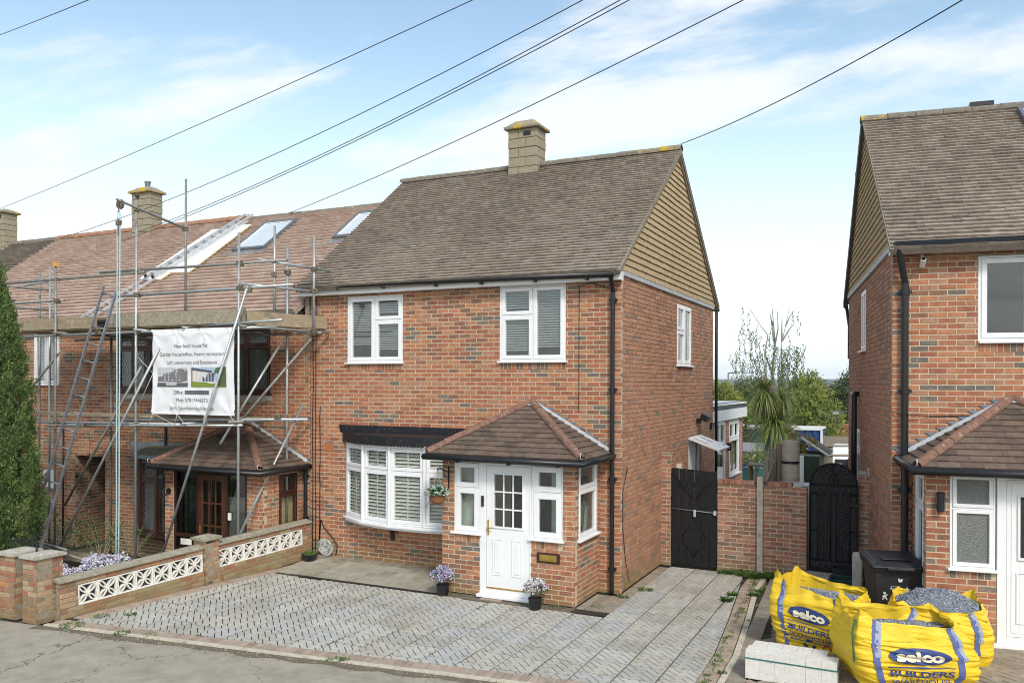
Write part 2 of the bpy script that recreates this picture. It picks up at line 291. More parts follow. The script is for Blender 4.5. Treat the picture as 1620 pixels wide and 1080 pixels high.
def brickgeo(w, h, d=0.02, c=0.0035):
    b = MB().cbox(0, w, 0, d, 0, h, c); return b.v, b.f
BG = {}
def wall(P, root, name, M, Ln, z0, z1, holes=(), moff=0, grey=0.16, ph=0, mort=None, thick=0.1, clus=1.6, occ=None, bholes=()):
    """brick wall in a frame: x along, outside is -y, face at y=0. holes: (x0,x1,z0,z1)"""
    zs = sorted(set([z0, z1] + [min(max(h[2], z0), z1) for h in holes] + [min(max(h[3], z0), z1) for h in holes]))
    b = MB(); fy = 0.0075 if mort is MORTD else 0.0042
    for a, c in zip(zs, zs[1:]):
        if c - a < 1e-4: continue
        mid = (a+c)/2; cuts = sorted((h[0], h[1]) for h in holes if h[2] < mid < h[3]); x = 0
        for h0, h1 in cuts:
            if h0 > x + 1e-4: b.box(x, min(h0, Ln), fy, thick, a, c)
            x = max(x, h1)
        if x < Ln - 1e-4: b.box(x, Ln, fy, thick, a, c)
    wo = b.build(name, mort or MORT, root, M)
    W = world(wo); n = int(round((z1 - z0)/0.075 + 0.49)); holes = list(holes) + list(bholes)
    for r in range(n):
        zb = z0 + r*0.075 + 0.006; h = min(0.0625, z1 - zb)
        if h < 0.02: continue
        off = 0.1125 if (r + ph) % 2 else 0.0
        xs = [0.0]; x = off if off else 0.225
        while x < Ln - 0.02: xs.append(x); x += 0.225
        xs.append(Ln)
        for a, c in zip(xs, xs[1:]):
            a2, c2 = (a + (0.006 if a > 0 else 0)), (c - (0.006 if c < Ln else 0))
            segs = [(a2, c2)]
            for h0, h1, q0, q1 in holes:
                if q0 < zb + h*0.6 and q1 > zb + h*0.4:
                    ns = []
                    for s0, s1 in segs:
                        if h1 <= s0 or h0 >= s1: ns.append((s0, s1)); continue
                        if h0 - s0 > 0.02: ns.append((s0, h0 - 0.001))
                        if s1 - h1 > 0.02: ns.append((h1 + 0.001, s1))
                    segs = ns
            for s0, s1 in segs:
                w = round(s1 - s0, 3); hh = round(h, 3)
                k = (w, hh)
                if k not in BG: BG[k] = brickgeo(w, hh)
                vs, fs = BG[k]
                p = W @ Vector((s0, 0, zb)); g = noise.noise(Vector((p.x*clus, p.y*clus, p.z*clus*2.2)))
                u = rnd()
                if u < grey*0.45 + max(-0.1, g-0.10)*0.60: mi = 5 if rnd() < 0.6 else 6
                else:
                    q = rnd() + noise.noise(p*0.5)*0.5
                    mi = 0 if q < 0.32 else 1 if q < 0.55 else 3 if q < 0.75 else 2 if q < 0.92 else 4
                dy = round(ru(-0.002, 0.002), 4)
                P.add(wo, (s0, dy, zb), k, vs, fs, mi + moff, occ(s0, zb) if occ else False)
    return wo
def soldiers(P, wo, x0, x1, z0, z1, moff=0):      # row of bricks on end
    x = x0
    while x + 0.06 <= x1 + 0.001:
        k = (0.066, round(z1-z0, 3))
        if k not in BG: BG[k] = brickgeo(*k)
        P.add(wo, (x, -0.001, z0), k, *BG[k], random.choice([0,1,2,3,4,4,5]) + moff); x += 0.076

def tiles(P, parent, M, poly, gauge, tw, gap=0.003, hl=0.022, hh=0.008, deck=True, npal=5, deckm=None, name='roof_slope', jit=0.003, bow=0.0, dth=0.06, weave=0.0, ph0=0, row_slip=None):
    """overlapping tiles on a slope: frame x along the eaves, y up the slope, z outwards. poly convex ccw"""
    if deck:
        d = MB(); d.prism(poly, -dth, 0.0); host = d.build(name, deckm or P.mats[2], parent, M)
    else: host = empty(name, M, parent)
    ys = [p[1] for p in poly]; xs = [p[0] for p in poly]; y = min(ys); r = ph0
    while y < max(ys) - 0.01:
        x = min(xs) - (tw*0.5 if r % 2 else 0) - (abs(hash((r*7919) % 97)) % 5)*0.002
        while x < max(xs):
            j = round(ru(-jit, jit), 4)
            q = [(x+gap/2, y), (x+tw-gap/2, y), (x+tw-gap/2, y+gauge+0.004), (x+gap/2, y+gauge+0.004)]
            c = clipc(q, poly)
            if len(c) >= 3 and area(c) > 0.0004:
                full = len(c) == 4 and abs(area(c) - area(q)) < 1e-6
                l = [(p[0]-x, p[1]-y) for p in c]; n = len(l)
                dz = round(ru(-1,1)*jit*0.8, 3)
                vs = [(p[0], p[1], 0) for p in l] + [(p[0], p[1], hl + dz + (hh-hl)*min(1, p[1]/gauge)) for p in l]
                fs = [tuple(range(n, 2*n))] + [(i,(i+1)%n,n+(i+1)%n,n+i) for i in range(n)]
                W = noise.noise(Vector((x*0.6, y*0.6, tw*10)))
                u = rnd() + W*0.55
                mi = [2,0,3,1,4][max(0, min(4, int((u+0.15)*3.9)))]
                P.add(host, (x, y + j, 0), ('f', dz) if full else ('c', round(x,3), round(y,3)), vs, fs, mi % npal)
            x += tw
        y += gauge; r += 1
    return host

def halfround(name, m, p0, p1, r, n, parent, upv=(0,0,1), mats=None, overlap=0.0, seg=8, full=1.05):
    """n half-round ridge or hip tiles between two points, each its own part"""
    p0, p1 = Vector(p0), Vector(p1); d = (p1-p0); ln = d.length/n; d.normalize()
    side = d.cross(Vector(upv)).normalized(); up = side.cross(d).normalized()
    res = []
    for i in range(n):
        b = MB(); a0 = -pi*0.5*full
        r0, r1 = r*ru(0.98,1.03), r*ru(0.93,0.98)
        vs = []
        for t, rr in ((0, r0), (ln-0.006, r1)):
            for k in range(seg+1):
                a = a0 + k*pi*full/seg; vs.append(tuple(d*t + side*sin(a)*rr + up*cos(a)*rr))
            for k in range(seg+1):
                a = a0 + k*pi*full/seg; vs.append(tuple(d*t + side*sin(a)*rr*0.85 + up*cos(a)*rr*0.85))
        q = seg+1; fs = [(k, 2*q+k, 2*q+k+1, k+1) for k in range(seg)]
        fs += [(q+k, q+k+1, k+1, k) for k in range(seg)][:] + [(2*q+k, 3*q+k, 3*q+k+1, 2*q+k+1) for k in range(seg)]
        b.add(vs, fs); mm = mats(i) if mats else m
        res.append(b.build(name, mm, parent, Matrix.Translation(p0 + d*ln*i + up*ru(-0.004,0.004)), smooth=False))
    return res
def at(u, v, ax, val):      # point on a plane of the place seen at a spot of the photograph (1620 x 1080)
    a, b = u - 810, v - 604.818; r = R(0.206); a, b = a*cos(r) + b*sin(r), -a*sin(r) + b*cos(r); y = R(25.697)
    d = Vector((-sin(y)*1305.417 + cos(y)*a, cos(y)*1305.417 + sin(y)*a, -b)); i = 'xyz'.index(ax)
    return CAMP + d * ((val - CAMP[i]) / d[i])

# ------------------------------------------------------------------ joinery
def ring(b, x0, x1, z0, z1, w, y0, y1, c=0.006, m=0):
    b.cbox(x0, x1, y0, y1, z1-w, z1, c, m); b.cbox(x0, x1, y0, y1, z0, z0+w, c, m)
    b.cbox(x0, x0+w, y0, y1, z0+w, z1-w, c, m); b.cbox(x1-w, x1, y0, y1, z0+w, z1-w, c, m)
SLATS = {}
def window(root, M, x0, x1, z0, z1, sashes, fm=UPVC, gl=GLASS, sill=None, slat=0, room=MIDIN, lead=0, sw=0.055, name='window', slatm=None, slat_rng=(0,1), net=None, rd=0.8, rods=0, y=0.012):
    """x0.. z1 in the frame M; sashes are (xa, xb, za, zb) outer rectangles in the same frame"""
    b = MB(); zs = sorted(set([z0, z1] + [s[2] for s in sashes] + [s[3] for s in sashes]))
    for a, c in zip(zs, zs[1:]):
        mid = (a+c)/2; x = x0
        for h0, h1 in sorted((s[0], s[1]) for s in sashes if s[2] < mid < s[3]):
            if h0 > x + 1e-4: b.box(x, h0, y, y+0.06, a, c)
            x = h1
        if x < x1 - 1e-4: b.box(x, x1, y, y+0.06, a, c)
    w = b.build(name, fm, root, M)
    for s in sashes:
        r = MB(); ring(r, s[0]+0.003, s[1]-0.003, s[2]+0.003, s[3]-0.003, sw, y-0.012, y+0.055); r.build('sash', fm, w)
        box('pane', gl, s[0]+sw, s[1]-sw, y+0.018, y+0.024, s[2]+sw, s[3]-sw, w)
        if lead:
            lb = MB(); a0, a1, c0, c1 = s[0]+sw, s[1]-sw, s[2]+sw, s[3]-sw; t = 0.0028
            for sg in (1, -1):
                k = -6
                while k < 14:
                    off = k*lead; pts = []
                    # line z-c0 = sg*1.5*(x-a0) + off
                    for xx in (a0, a1):
                        zz = c0 + off + sg*1.5*(xx-a0)
                        pts.append((xx, zz))
                    q = clipc([(a0,c0),(a1,c0),(a1,c1),(a0,c1)], [(pts[0][0],pts[0][1]-t*1.8),(pts[1][0],pts[1][1]-t*1.8),(pts[1][0],pts[1][1]+t*1.8),(pts[0][0],pts[0][1]+t*1.8)])
                    if len(q) > 2: lb.xprism(q, y+0.013, y+0.0175)
                    k += 1
            if lb.v: lb.build('leading', LEADING, w, kind='stuff')
        if slat:
            a0, a1, c0, c1 = s[0]+sw*0.8, s[1]-sw*0.8, s[2]+sw, s[3]-sw
            c0, c1 = c0 + (c1-c0)*slat_rng[0], c0 + (c1-c0)*slat_rng[1]
            k = (round(a1-a0, 3), slat)
            if k not in SLATS:
                q = MB(); hw = slat*0.42; tz = hw*0.72; q.add([(0,-hw,-tz),(k[0],-hw,-tz),(k[0],hw,tz),(0,hw,tz),(0,-hw,-tz+0.004),(k[0],-hw,-tz+0.004),(k[0],hw,tz+0.004),(0,hw,tz+0.004)],
                    [(0,3,2,1),(4,5,6,7),(0,1,5,4),(1,2,6,5),(2,3,7,6),(3,0,4,7)]); SLATS[k] = q.mesh('slat', slatm or CREAM)
            z = c0 + slat/2
            while z < c1: link('slat', SLATS[k], w, Matrix.Translation((a0, y+0.062, z))); z += slat
            for j in range(rods):
                xr = a0 + (a1-a0)*(j+1)/(rods+1)
                box('tilt_rod', slatm or CREAM, xr-0.011, xr+0.011, y+0.028, y+0.034, c0, c1, w)
    if net: box('net_curtain', net, x0+0.03, x1-0.03, y+0.13, y+0.135, z0, z1, w)
    if sill is not None:
        sb = MB().cbox(x0-sill, x1+sill, -0.055, y+0.06, z0-0.032, z0-0.001, 0.006); sb.build('sill', fm, w)
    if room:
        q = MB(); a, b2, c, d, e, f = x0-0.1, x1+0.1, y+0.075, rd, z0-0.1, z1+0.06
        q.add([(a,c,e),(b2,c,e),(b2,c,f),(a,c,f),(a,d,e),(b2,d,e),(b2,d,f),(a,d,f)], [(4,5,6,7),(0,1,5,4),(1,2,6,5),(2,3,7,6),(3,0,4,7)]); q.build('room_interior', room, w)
    return w
def gutter(root, pts, r=0.055, name='gutter', m=None):
    return MB().tube(pts, r, 10).build(name, m or BLK, root, smooth=True)
def downpipe(root, x, y, z0, z1, neck=None, r=0.036, name='downpipe', m=None):
    pts = [(x, y, z0), (x, y, z1)]
    if neck: pts += [(x, y, z1), neck][1:]
    b = MB().tube(pts, r, 10)
    n = int((z1-z0)/1.9)+1
    for i in range(n+1):
        z = z0 + 0.35 + (z1-z0-0.5)*i/max(1, n); b.tube([(x,y,z),(x,y,z+0.07)], r*1.28, 10); b.box(x-r*1.9, x+r*1.9, y+0.005, y+0.04, z+0.01, z+0.05)
    return b.build(name, m or BLK, root, smooth=False)

# ------------------------------------------------------------------ the chimneys
def chimney(root, x0, x1, y0, y1, z0, z1, capz, pot=False, vent=True):
    c = empty('chimney', T(), root)
    n = max(1, int(round((z1-z0)/0.185))); h = (z1-z0)/n
    box('core', DIRT, x0+0.012, x1-0.012, y0+0.012, y1-0.012, z0, z1, c)
    for i in range(n):
        j = ru(-0.004, 0.006); half = (x1-x0)*(0.35 if i % 2 else 0.62)
        z = z0 + i*h
        for a, b_ in ((x0-j, x0+half-0.006), (x0+half+0.006, x1+j)):
            box('block', CHIM, a, b_, y0-j, y1+j, z+0.007, z+h-0.007, c, bevel=0.008)
    o = 0.075
    box('cap_slab', CHCAP, x0-o, x1+o, y0-o, y1+o, z1, z1+0.055, c, bevel=0.008)
    b = MB(); a = 0.055
    b.add([(x0-a,y0-a,z1+0.055),(x1+a,y0-a,z1+0.055),(x1+a,y1+a,z1+0.055),(x0-a,y1+a,z1+0.055),(x0+0.12,y0+0.1,capz),(x1-0.12,y0+0.1,capz),(x1-0.12,y1-0.1,capz),(x0+0.12,y1-0.1,capz)],
          [(4,5,6,7),(0,1,5,4),(1,2,6,5),(2,3,7,6),(3,0,4,7)]); b.build('flaunching', CHCAP, c)
    if vent: box('vent', BLK, x0+0.16 if pot else x1-0.30, x0+0.30 if pot else x1-0.14, y0-0.014, y0+0.01, z1-0.15, z1-0.06, c)
    if pot: MB().lathe([(0.07,0),(0.075,0.14),(0.085,0.145),(0.085,0.18),(0.06,0.18),(0.055,0)], ((x0+x1)/2+0.02,(y0+y1)/2,capz-0.01), 12).build('pot', GREYM, c)
    return c

def stepflash(root, M, x0, z0, x1, z1, sgn=1, name='step_flashing'):
    """stepped lead on a wall: rises from (x0,z0) to (x1,z1); points away by sgn"""
    fl = empty(name, M, root); n = int((z1-z0)/0.075)
    for k in range(n):
        za, zb = z0+k*(z1-z0)/n, z0+(k+1)*(z1-z0)/n; xa = x0+(x1-x0)*k/n; xb = x0+(x1-x0)*(k+1)/n
        q = [(xa, za), (xb, zb), (xb + sgn*0.235, zb)]
        if sgn > 0: q = [(xa, za), (xb+0.235, zb), (xb, zb)]
        MB().xprism(q, -0.013, -0.004).build('lead_step', LEAD, fl)
    d = Vector((x1-x0, 0, z1-z0)).normalized(); up = Vector((-d.z, 0, d.x)) * (1 if d.x > 0 else -1)
    b = MB(); p = Vector((x0, -0.02, z0)); q = Vector((x1, -0.02, z1)); w = 0.035
    b.add([p-up*0.03+Vector((0,-w,0)), q-up*0.03+Vector((0,-w,0)), q+up*0.05, p+up*0.05, p-up*0.03, q-up*0.03], [(0,1,2,3),(3,2,1,0)][:1]+[(0,3,4),(1,5,2)])
    b.build('lead_edge', LEADW, fl)
    return fl

def porch_roof(root, FL, FR, A, wy, P, hipn=6, lapron=True):
    """half pyramid against the wall y=wy; FL, FR front corners, A the apex"""
    FL, FR, A = Vector(FL), Vector(FR), Vector(A)
    w = FR.x-FL.x; dy = A.y-FL.y; dz = A.z-FL.z; Lf = math.hypot(dy, dz)
    f = tiles(P, root, basis(FL, (1,0,0), (0,dy,dz)), [(0,0),(w,0),(A.x-FL.x,Lf)], 0.128, 0.245, hl=0.026, hh=0.008, name='porch_roof_slope')
    dx = FR.x-A.x; Ls = math.hypot(dx, dz)
    tiles(P, root, basis(FR, (0,1,0), (-dx,0,dz)), [(0,0),(wy-FR.y,0),(A.y-FR.y+0.02,Ls)], 0.128*Ls/Lf, 0.245, hl=0.026, hh=0.008, name='porch_roof_slope')
    dx2 = A.x-FL.x; L2 = math.hypot(dx2, dz); BL = Vector((FL.x, wy, FL.z))
    tiles(P, root, basis(BL, (0,-1,0), (dx2,0,dz)), [(0,0),(wy-FL.y,0),(wy-A.y,L2)], 0.128*L2/Lf, 0.245, hl=0.026, hh=0.008, name='porch_roof_slope')
    for p in (FL, FR):
        d = (A-p).normalized()
        halfround('hip_tile', HIP, p + d*0.02 + Vector((0,0,0.012)), A - d*0.02 + Vector((0,0,0.012)), 0.070, hipn, root)
        e = p + Vector((0,-0.01,0.02)); pts = [e + Vector((0.01,-0.0,0.0)), e+Vector((0,-0.05,0.02)), e+Vector((0,-0.06,0.07)), e+Vector((0,-0.02,0.09)), e+Vector((0,0.0,0.07))]
        tube('hip_iron', LEADW, pts, 0.008, root)
    b = MB(); b.add([(A.x-0.16,A.y-0.13,A.z-0.045),(A.x+0.16,A.y-0.13,A.z-0.045),(A.x,A.y-0.0,A.z+0.035)], [(0,1,2)]); b.build('lead_saddle', LEADW, root)

# ================================================================== THE BRICK HOUSE IN THE MIDDLE
def gable(root, P, w0, D, ez, rz, xo, Mside, mirror=False):
    """tile hanging in a side frame whose x runs 0..D"""
    k = (rz-ez)/(D/2+0.28)
    poly = [(-0.12, 0), (D+0.12, 0), (D/2+0.0, rz-ez-0.10)]
    return poly
house = tag(empty('brick_house', T()), 'red brick end house with white bow window, white front door and tiled gable', 'house')
PB = Pieces(house, 'brick', BRICKS); PT = Pieces(house, 'roof_tile', TILE + PTL)
def occm(s0, z): x = s0 - 6.2; return x > -2.6 and x < -0.4 and z < 2.2 or (x > -5.35 and x < -2.6 and 0.85 < z < 2.4)
fw_holes = [(0.86,2.09,3.722,4.943), (4.05,5.26,3.722,5.0), (0.86,3.56,0.87,2.24)]
fw = wall(PB, house, 'front_wall', T(-6.2,0,0), 6.2, 0.0, 5.1, fw_holes, bholes=[(0.86,2.09,3.57,3.73),(4.05,5.26,3.57,3.73)], occ=occm, grey=0.10)
soldiers(PB, fw, 0.862, 2.09, 3.578, 3.688); soldiers(PB, fw, 4.052, 5.26, 3.578, 3.688)
sw_holes = [(3.53,4.74,3.722,4.943), (4.48,5.5,1.15,2.22)]
sw = wall(PB, house, 'side_wall', T(0,0.0205,0,90), 6.86, 0.0, 5.1, sw_holes, moff=7, ph=1, bholes=[(3.53,4.74,3.60,3.73)], mort=MORTD, grey=0.02)  # the darker mortar carries the shadow lines of the joints in its colour
soldiers(PB, sw, 3.53, 4.74, 3.60, 3.70, 11)
box('rear_wall', MORTD, -6.2, -0.1, 6.88, 6.98, -1, 5.1, house); box('party_wall', MORTD, -6.34, -6.24, 0.0, 6.9, 3.5, 5.1, house)
# upper windows
window(house, T(), -5.335, -4.11, 3.722, 4.943, [(-5.30,-4.735,3.755,4.91),(-4.715,-4.145,4.50,4.91),(-4.715,-4.145,3.755,4.48)], sill=0.03, slat=0.042, slatm=MATS['grey_slat'], slat_rng=(0.22,1), sw=0.062)
window(house, T(), -2.15, -0.94, 3.722, 5.0, [(-1.525,-0.975,3.755,4.96),(-2.115,-1.545,4.50,4.96),(-2.115,-1.545,3.755,4.48)], sill=0.03, slat=0.042, slatm=MATS['grey_slat'], slat_rng=(0.12,1), sw=0.062)
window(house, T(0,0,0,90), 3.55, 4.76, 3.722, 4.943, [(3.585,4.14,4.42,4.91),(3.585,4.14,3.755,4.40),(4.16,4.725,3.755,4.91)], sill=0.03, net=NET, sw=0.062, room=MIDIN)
# side window whose sash hangs open
ow = window(house, T(0,0,0,90), 4.5, 5.52, 1.15, 2.22, [(5.03,5.49,1.18,2.19)], sill=0.03, net=None, room=MIDIN)
sash = empty('open_sash', T(), house); sb = MB(); Ms = basis((0.02,4.46,2.22), (0,1,0), (0.72,0,-0.27)); sb.M = Ms
for a in ((0,1.04,0,0.06),(0,1.04,0.62,0.68),(0,0.06,0.06,0.62),(0.98,1.04,0.06,0.62),(0.49,0.55,0.06,0.62)): sb.box(a[0],a[1],a[2],a[3],-0.02,0.025)
sb.build('sash_frame', UPVC, sash); q = MB(); q.M = Ms; q.box(0.06,0.98,0.06,0.62,0,0.008); q.build('pane', SKYGL, sash)
# roof
E0, RZ, YE, YR = 5.13, 7.95, -0.28, 3.44
dy, dz = YR-YE, RZ-E0; LS = math.hypot(dy, dz)
tiles(PT, house, basis((-6.36,YE,E0), (1,0,0), (0,dy,dz)), [(0,0),(6.41,0),(6.46,LS),(0,LS)], 0.1, 0.165, name='roof_slope', deckm=TILE[2], dth=0.09, hl=0.034, hh=0.002, jit=0.004)
MB().prism([(0,0),(6.42,0),(6.42,LS),(0,LS)], -0.09, 0.01).build('roof_slope', TILE[0], house, basis((0.06,2*YR-YE,E0), (-1,0,0), (0,-dy,dz)))
halfround('ridge_tile', RIDGE, (-6.4,YR,RZ-0.02), (0.115,YR,RZ-0.02), 0.105, 15, house, mats=lambda i: RIDGEL if i >= 13 else RIDGE)
# verge: mortar bedded undercloak and tile hanging
vb = MB(); vb.M = basis((0.03,YE,E0), (0,dy,dz), (1,0,0)); vb.box(-0.03, LS+0.01, 0.0, 0.055, -0.005, 0.05); vb.build('verge', VERGE, house)
vb = MB(); vb.M = basis((0.03,2*YR-YE,E0), (0,-dy,dz), (1,0,0)); vb.box(-0.06, LS+0.01, 0.0, 0.055, -0.05, 0.0); vb.build('verge', VERGE, house)
vb = MB(); vb.M = basis((0.005,2*YR-YE,E0), (0,-dy,dz), (1,0,0)); vb.box(-0.06, LS-0.02, 0.0, 0.06, 0.02, 0.12); vb.build('bargeboard', mat('brown_barge', (0.10,0.085,0.075), 0.7, 0.3, 6), house)
GT = Pieces(house, 'hung_tile', [HUNG], limit=300)
tiles(GT, house, basis((0.006,0,5.155), (0,1,0), (0,0,1)), [(-0.06,0.0),(6.94,0.0),(3.44,2.70)], 0.112, 0.30, gap=0.0012, hl=0.030, hh=0.006, name='tiled_gable', deckm=HUNG, npal=1, jit=0.002, dth=0.05)
fb = MB(); y = 0.0
while y < 6.88: fb.cbox(y+0.002, min(y+0.9,6.88)-0.002, -0.030, 0.03, 5.075, 5.16, 0.004); y += 0.9
fb.build('apron_flashing', LEADW, house, T(0,0,0,90))
# eaves
box('fascia', WPAINT, -6.36, 0.03, -0.165, -0.145, 4.985, 5.13, house, bevel=0.003)
box('soffit', WPAINT, -6.36, 0.03, -0.145, 0.0, 4.99, 5.0, house); box('box_end', WPAINT, 0.0305, 0.045, -0.166, 0.0, 4.985, 5.12, house)
gutter(house, [(-6.4,-0.225,5.145),(-3.0,-0.225,5.115),(-0.05,-0.225,5.07)], 0.05)
for x in (-5.4,-4.4,-3.3,-2.4,-1.4,-0.5): box('gutter_bracket', BLK, x-0.02, x+0.02, -0.25, -0.165, 4.99+0.012*(-x), 5.06+0.012*(-x), house)
downpipe(house, -0.115, -0.055, 0.02, 4.80, (-0.10,-0.215,5.05), 0.036)
tube('downpipe', BLK, [(0.06,6.95,-0.4),(0.06,6.95,4.6),(0.02,7.15,5.0),(0.02,7.15,5.1)], 0.036, house)
tube('gutter_end', BLK, [(0.07,7.16,5.12),(-0.3,7.16,5.12)], 0.055, house)
chimney(house, -3.54, -2.88, 3.15, 3.62, 7.5, 8.70, 8.90)
# cables clipped to the wall, airbrick, vents, flood light
for x, z0 in ((-6.13,0.1),(-6.06,0.1),(-5.96,0.35)):
    pts = [(x+ru(-.01,.01), -0.014, z0 + (5.0-z0 if x < -6 else 2.9-z0)*i/12) for i in range(13)]; tube('wall_cable', BLK, pts, 0.008, house, 5)
tube('wall_cable', BLK, [(-5.96,-0.014,0.36),(-5.93,-0.015,0.75),(-5.85,-0.02,0.6),(-5.62,-0.03,0.42),(-5.52,-0.04,0.3),(-5.55,-0.05,0.1)], 0.009, house, 6)
tube('wall_cable', BLK, [(-0.70,-0.012,4.95),(-0.70,-0.012,2.9)], 0.005, house, 5)
tube('wall_cable', BLK, [(-0.72,-0.012,4.93),(-0.5,-0.014,4.97),(-0.16,-0.014,4.86)], 0.006, house, 5)
tube('wall_cable', BLK, [(0.012,0.35,2.0),(0.012,0.1,1.6),(0.012,0.12,1.0),(0.014,0.25,0.5),(0.03,0.42,0.1)], 0.006, house, 5)
box('air_brick', mat('terracotta_vent', (0.42,0.15,0.06), 0.8, 0.2, 12), -5.86, -5.64, -0.006, 0.01, 2.05, 2.2, house)
box('meter_vent', CREAM, -0.0, 0.025, 3.55, 3.85, 1.3, 1.75, house)
fl = MB(); fl.M = T(0.0,5.25,2.5,90); fl.box(-0.05,0.05,-0.10,-0.0,0,0.1); fl.M = T(0.12,5.25,2.62,90) @ Matrix.Rotation(R(25),4,'X'); fl.box(-0.14,0.14,-0.14,0.02,-0.04,0.09); fl.build('flood_light', BLK, house)
box('flue_vent', BLK, 0.0, 0.05, 6.55, 6.7, 2.3, 2.45, house)
# ---- bow window
def bow(root, pts, zb, zt, ztr, fm, gl, slat=0, lead=0, room=MIDIN, slatm=None, zc=None, canopy=True, trimm=None, topm=None, rods=1, sillm=None):
    bw = empty('bow_window', T(), root)
    for i in range(len(pts)-1):
        a, b = Vector((*pts[i],0)), Vector((*pts[i+1],0)); d = b-a; ang = math.degrees(math.atan2(d.y, d.x)); Ln = d.length
        window(bw, T(a.x,a.y,0,ang), 0.0, Ln, zb, zt, [(0.03,Ln-0.03,ztr+0.012,zt-0.03),(0.03,Ln-0.03,zb+0.03,ztr-0.012)], fm=fm, gl=gl, room=None, slat=slat, slatm=slatm, rods=rods, lead=lead, sw=0.06, name='bow_facet')
        if i: MB().tube([(a.x,a.y-0.004,zb),(a.x,a.y-0.004,zt)], 0.03, 10).build('bow_post', fm, bw)
    P3 = [Vector((*p,0)) for p in pts]
    off = lambda e: [P3[0]+Vector((-e*0.7,0,0))] + [p + Vector((0,-e,0)) + Vector(((p.x-(pts[0][0]+pts[-1][0])/2)*0.05,0,0))*(e/0.1) for p in P3[1:-1]] + [P3[-1]+Vector((0,-e,0))]
    def slab(e, z0, z1, nm, m, par=bw): 
        q = [(p.x,p.y) for p in off(e)]; q += [(q[-1][0],0.05),(q[0][0],0.05)]
        return MB().prism(q, z0, z1).build(nm, m, par, bevel=0.006)
    slab(0.075, zb-0.045, zb-0.004, 'sill', sillm or fm)
    slab(0.02, zb-0.09, zb-0.047, 'sill_base', sillm or fm)
    # inside: a dim room box
    x0, x1 = pts[0][0], pts[-1][0]
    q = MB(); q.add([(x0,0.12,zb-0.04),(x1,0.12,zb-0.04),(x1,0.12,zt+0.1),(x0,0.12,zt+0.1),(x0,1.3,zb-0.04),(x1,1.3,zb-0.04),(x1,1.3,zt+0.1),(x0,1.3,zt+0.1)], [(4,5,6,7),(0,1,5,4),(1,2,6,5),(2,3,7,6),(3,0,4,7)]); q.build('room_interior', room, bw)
    return bw, off, slab
bpts = [(-5.36,-0.01),(-4.72,-0.35),(-4.05,-0.50),(-3.33,-0.50),(-2.64,-0.35)]
bw, off, slab = bow(house, bpts, 0.87, 2.23, 1.80, UPVC, GLASS, slat=0.062, slatm=CREAM)
slab(0.11, 2.285, 2.42, 'canopy_fascia', BLKGRP)
q = MB(); o1 = off(0.11); n = len(o1); vs = [(p.x,p.y,2.421) for p in o1] + [(p.x - (0.06 if i == 0 else 0), 0.0, 2.45 if i else 2.44) for i, p in enumerate(o1)] 
vs += [(v[0], -0.03, 2.56) for v in vs[n:]]
q.add(vs, [(i,i+1,n+i+1,n+i) for i in range(n-1)] + [(n+i,n+i+1,2*n+i+1,2*n+i) for i in range(n-1)]); q.build('canopy_top', BLKGRP, bw)
MB().xprism([(-5.50,2.56),(-5.38,2.42),(-2.6,2.42),(-2.6,2.56)], -0.05, -0.002).build('canopy_upstand', BLKGRP, bw)
o2 = off(0.112); tr = MB()      # scalloped trim under the fascia
for i in range(len(o2)-1):
    a, b = o2[i], o2[i+1]; d = (b-a); m_ = int(d.length/0.075)+1; nrm = Vector((d.y,-d.x,0)).normalized()
    for k in range(m_):
        p, r_ = a + d*(k/m_), a + d*((k+1)/m_); c_ = (p+r_)/2
        tr.add([p+Vector((0,0,2.29)), p+Vector((0,0,2.262)), c_+Vector((0,0,2.238)), r_+Vector((0,0,2.262)), r_+Vector((0,0,2.29)), p+nrm*-0.012+Vector((0,0,2.29)), p+nrm*-0.012+Vector((0,0,2.262)), c_+nrm*-0.012+Vector((0,0,2.238)), r_+nrm*-0.012+Vector((0,0,2.262)), r_+nrm*-0.012+Vector((0,0,2.29))],
               [(0,1,2,3,4),(5,9,8,7,6),(1,6,7,2),(2,7,8,3)])
tr.build('scalloped_trim', BLKGRP, bw); slab(0.055, 2.2305, 2.284, 'bow_head', UPVC)
for x in (-4.30,-3.03):
    b = MB(); b.add([(x-0.03,0,0.83-0.02),(x+0.03,0,0.81),(x+0.03,-0.24,0.79),(x-0.03,-0.24,0.79),(x-0.03,0,0.50),(x+0.03,0,0.50),(x+0.03,-0.05,0.50),(x-0.03,-0.05,0.50),(x-0.03,-0.07,0.66),(x+0.03,-0.07,0.66),(x-0.03,-0.2,0.75),(x+0.03,-0.2,0.75)],
        [(0,1,2,3),(3,2,11,10),(10,11,9,8),(8,9,6,7),(4,7,6,5),(0,3,10,8,7,4),(1,5,6,9,11,2)]); b.build('bracket', BROWNF, bw)
# ---- porch
PX0, PX1, PY = -2.62, -0.34, -1.10
def porch_walls(root, P, x0, x1, y0, zf, zt, segs, side_hole, zs, lside=False, moff=0):
    pass
pw = wall(PB, house, 'porch_wall', T(PX0,PY,0), PX1-PX0, 0.02, 2.17, [(0.22,0.68,0.975,2.2),(0.68,1.56,0.03,2.2),(1.56,2.085,0.975,2.2)], bholes=[(0.22,0.68,0.84,0.98),(1.56,2.085,0.84,0.98)], grey=0.22, clus=2.2)
soldiers(PB, pw, 0.225, 0.68, 0.845, 0.955); soldiers(PB, pw, 1.57, 2.08, 0.845, 0.955)
pws = wall(PB, house, 'porch_wall', T(PX1,PY+0.0205,0,90), 1.08, 0.02, 2.17, [(0.14,0.97,0.985,2.2)], ph=1, bholes=[(0.14,0.97,0.86,0.99)], grey=0.22, clus=2.2)
soldiers(PB, pws, 0.14, 0.97, 0.865, 0.965)
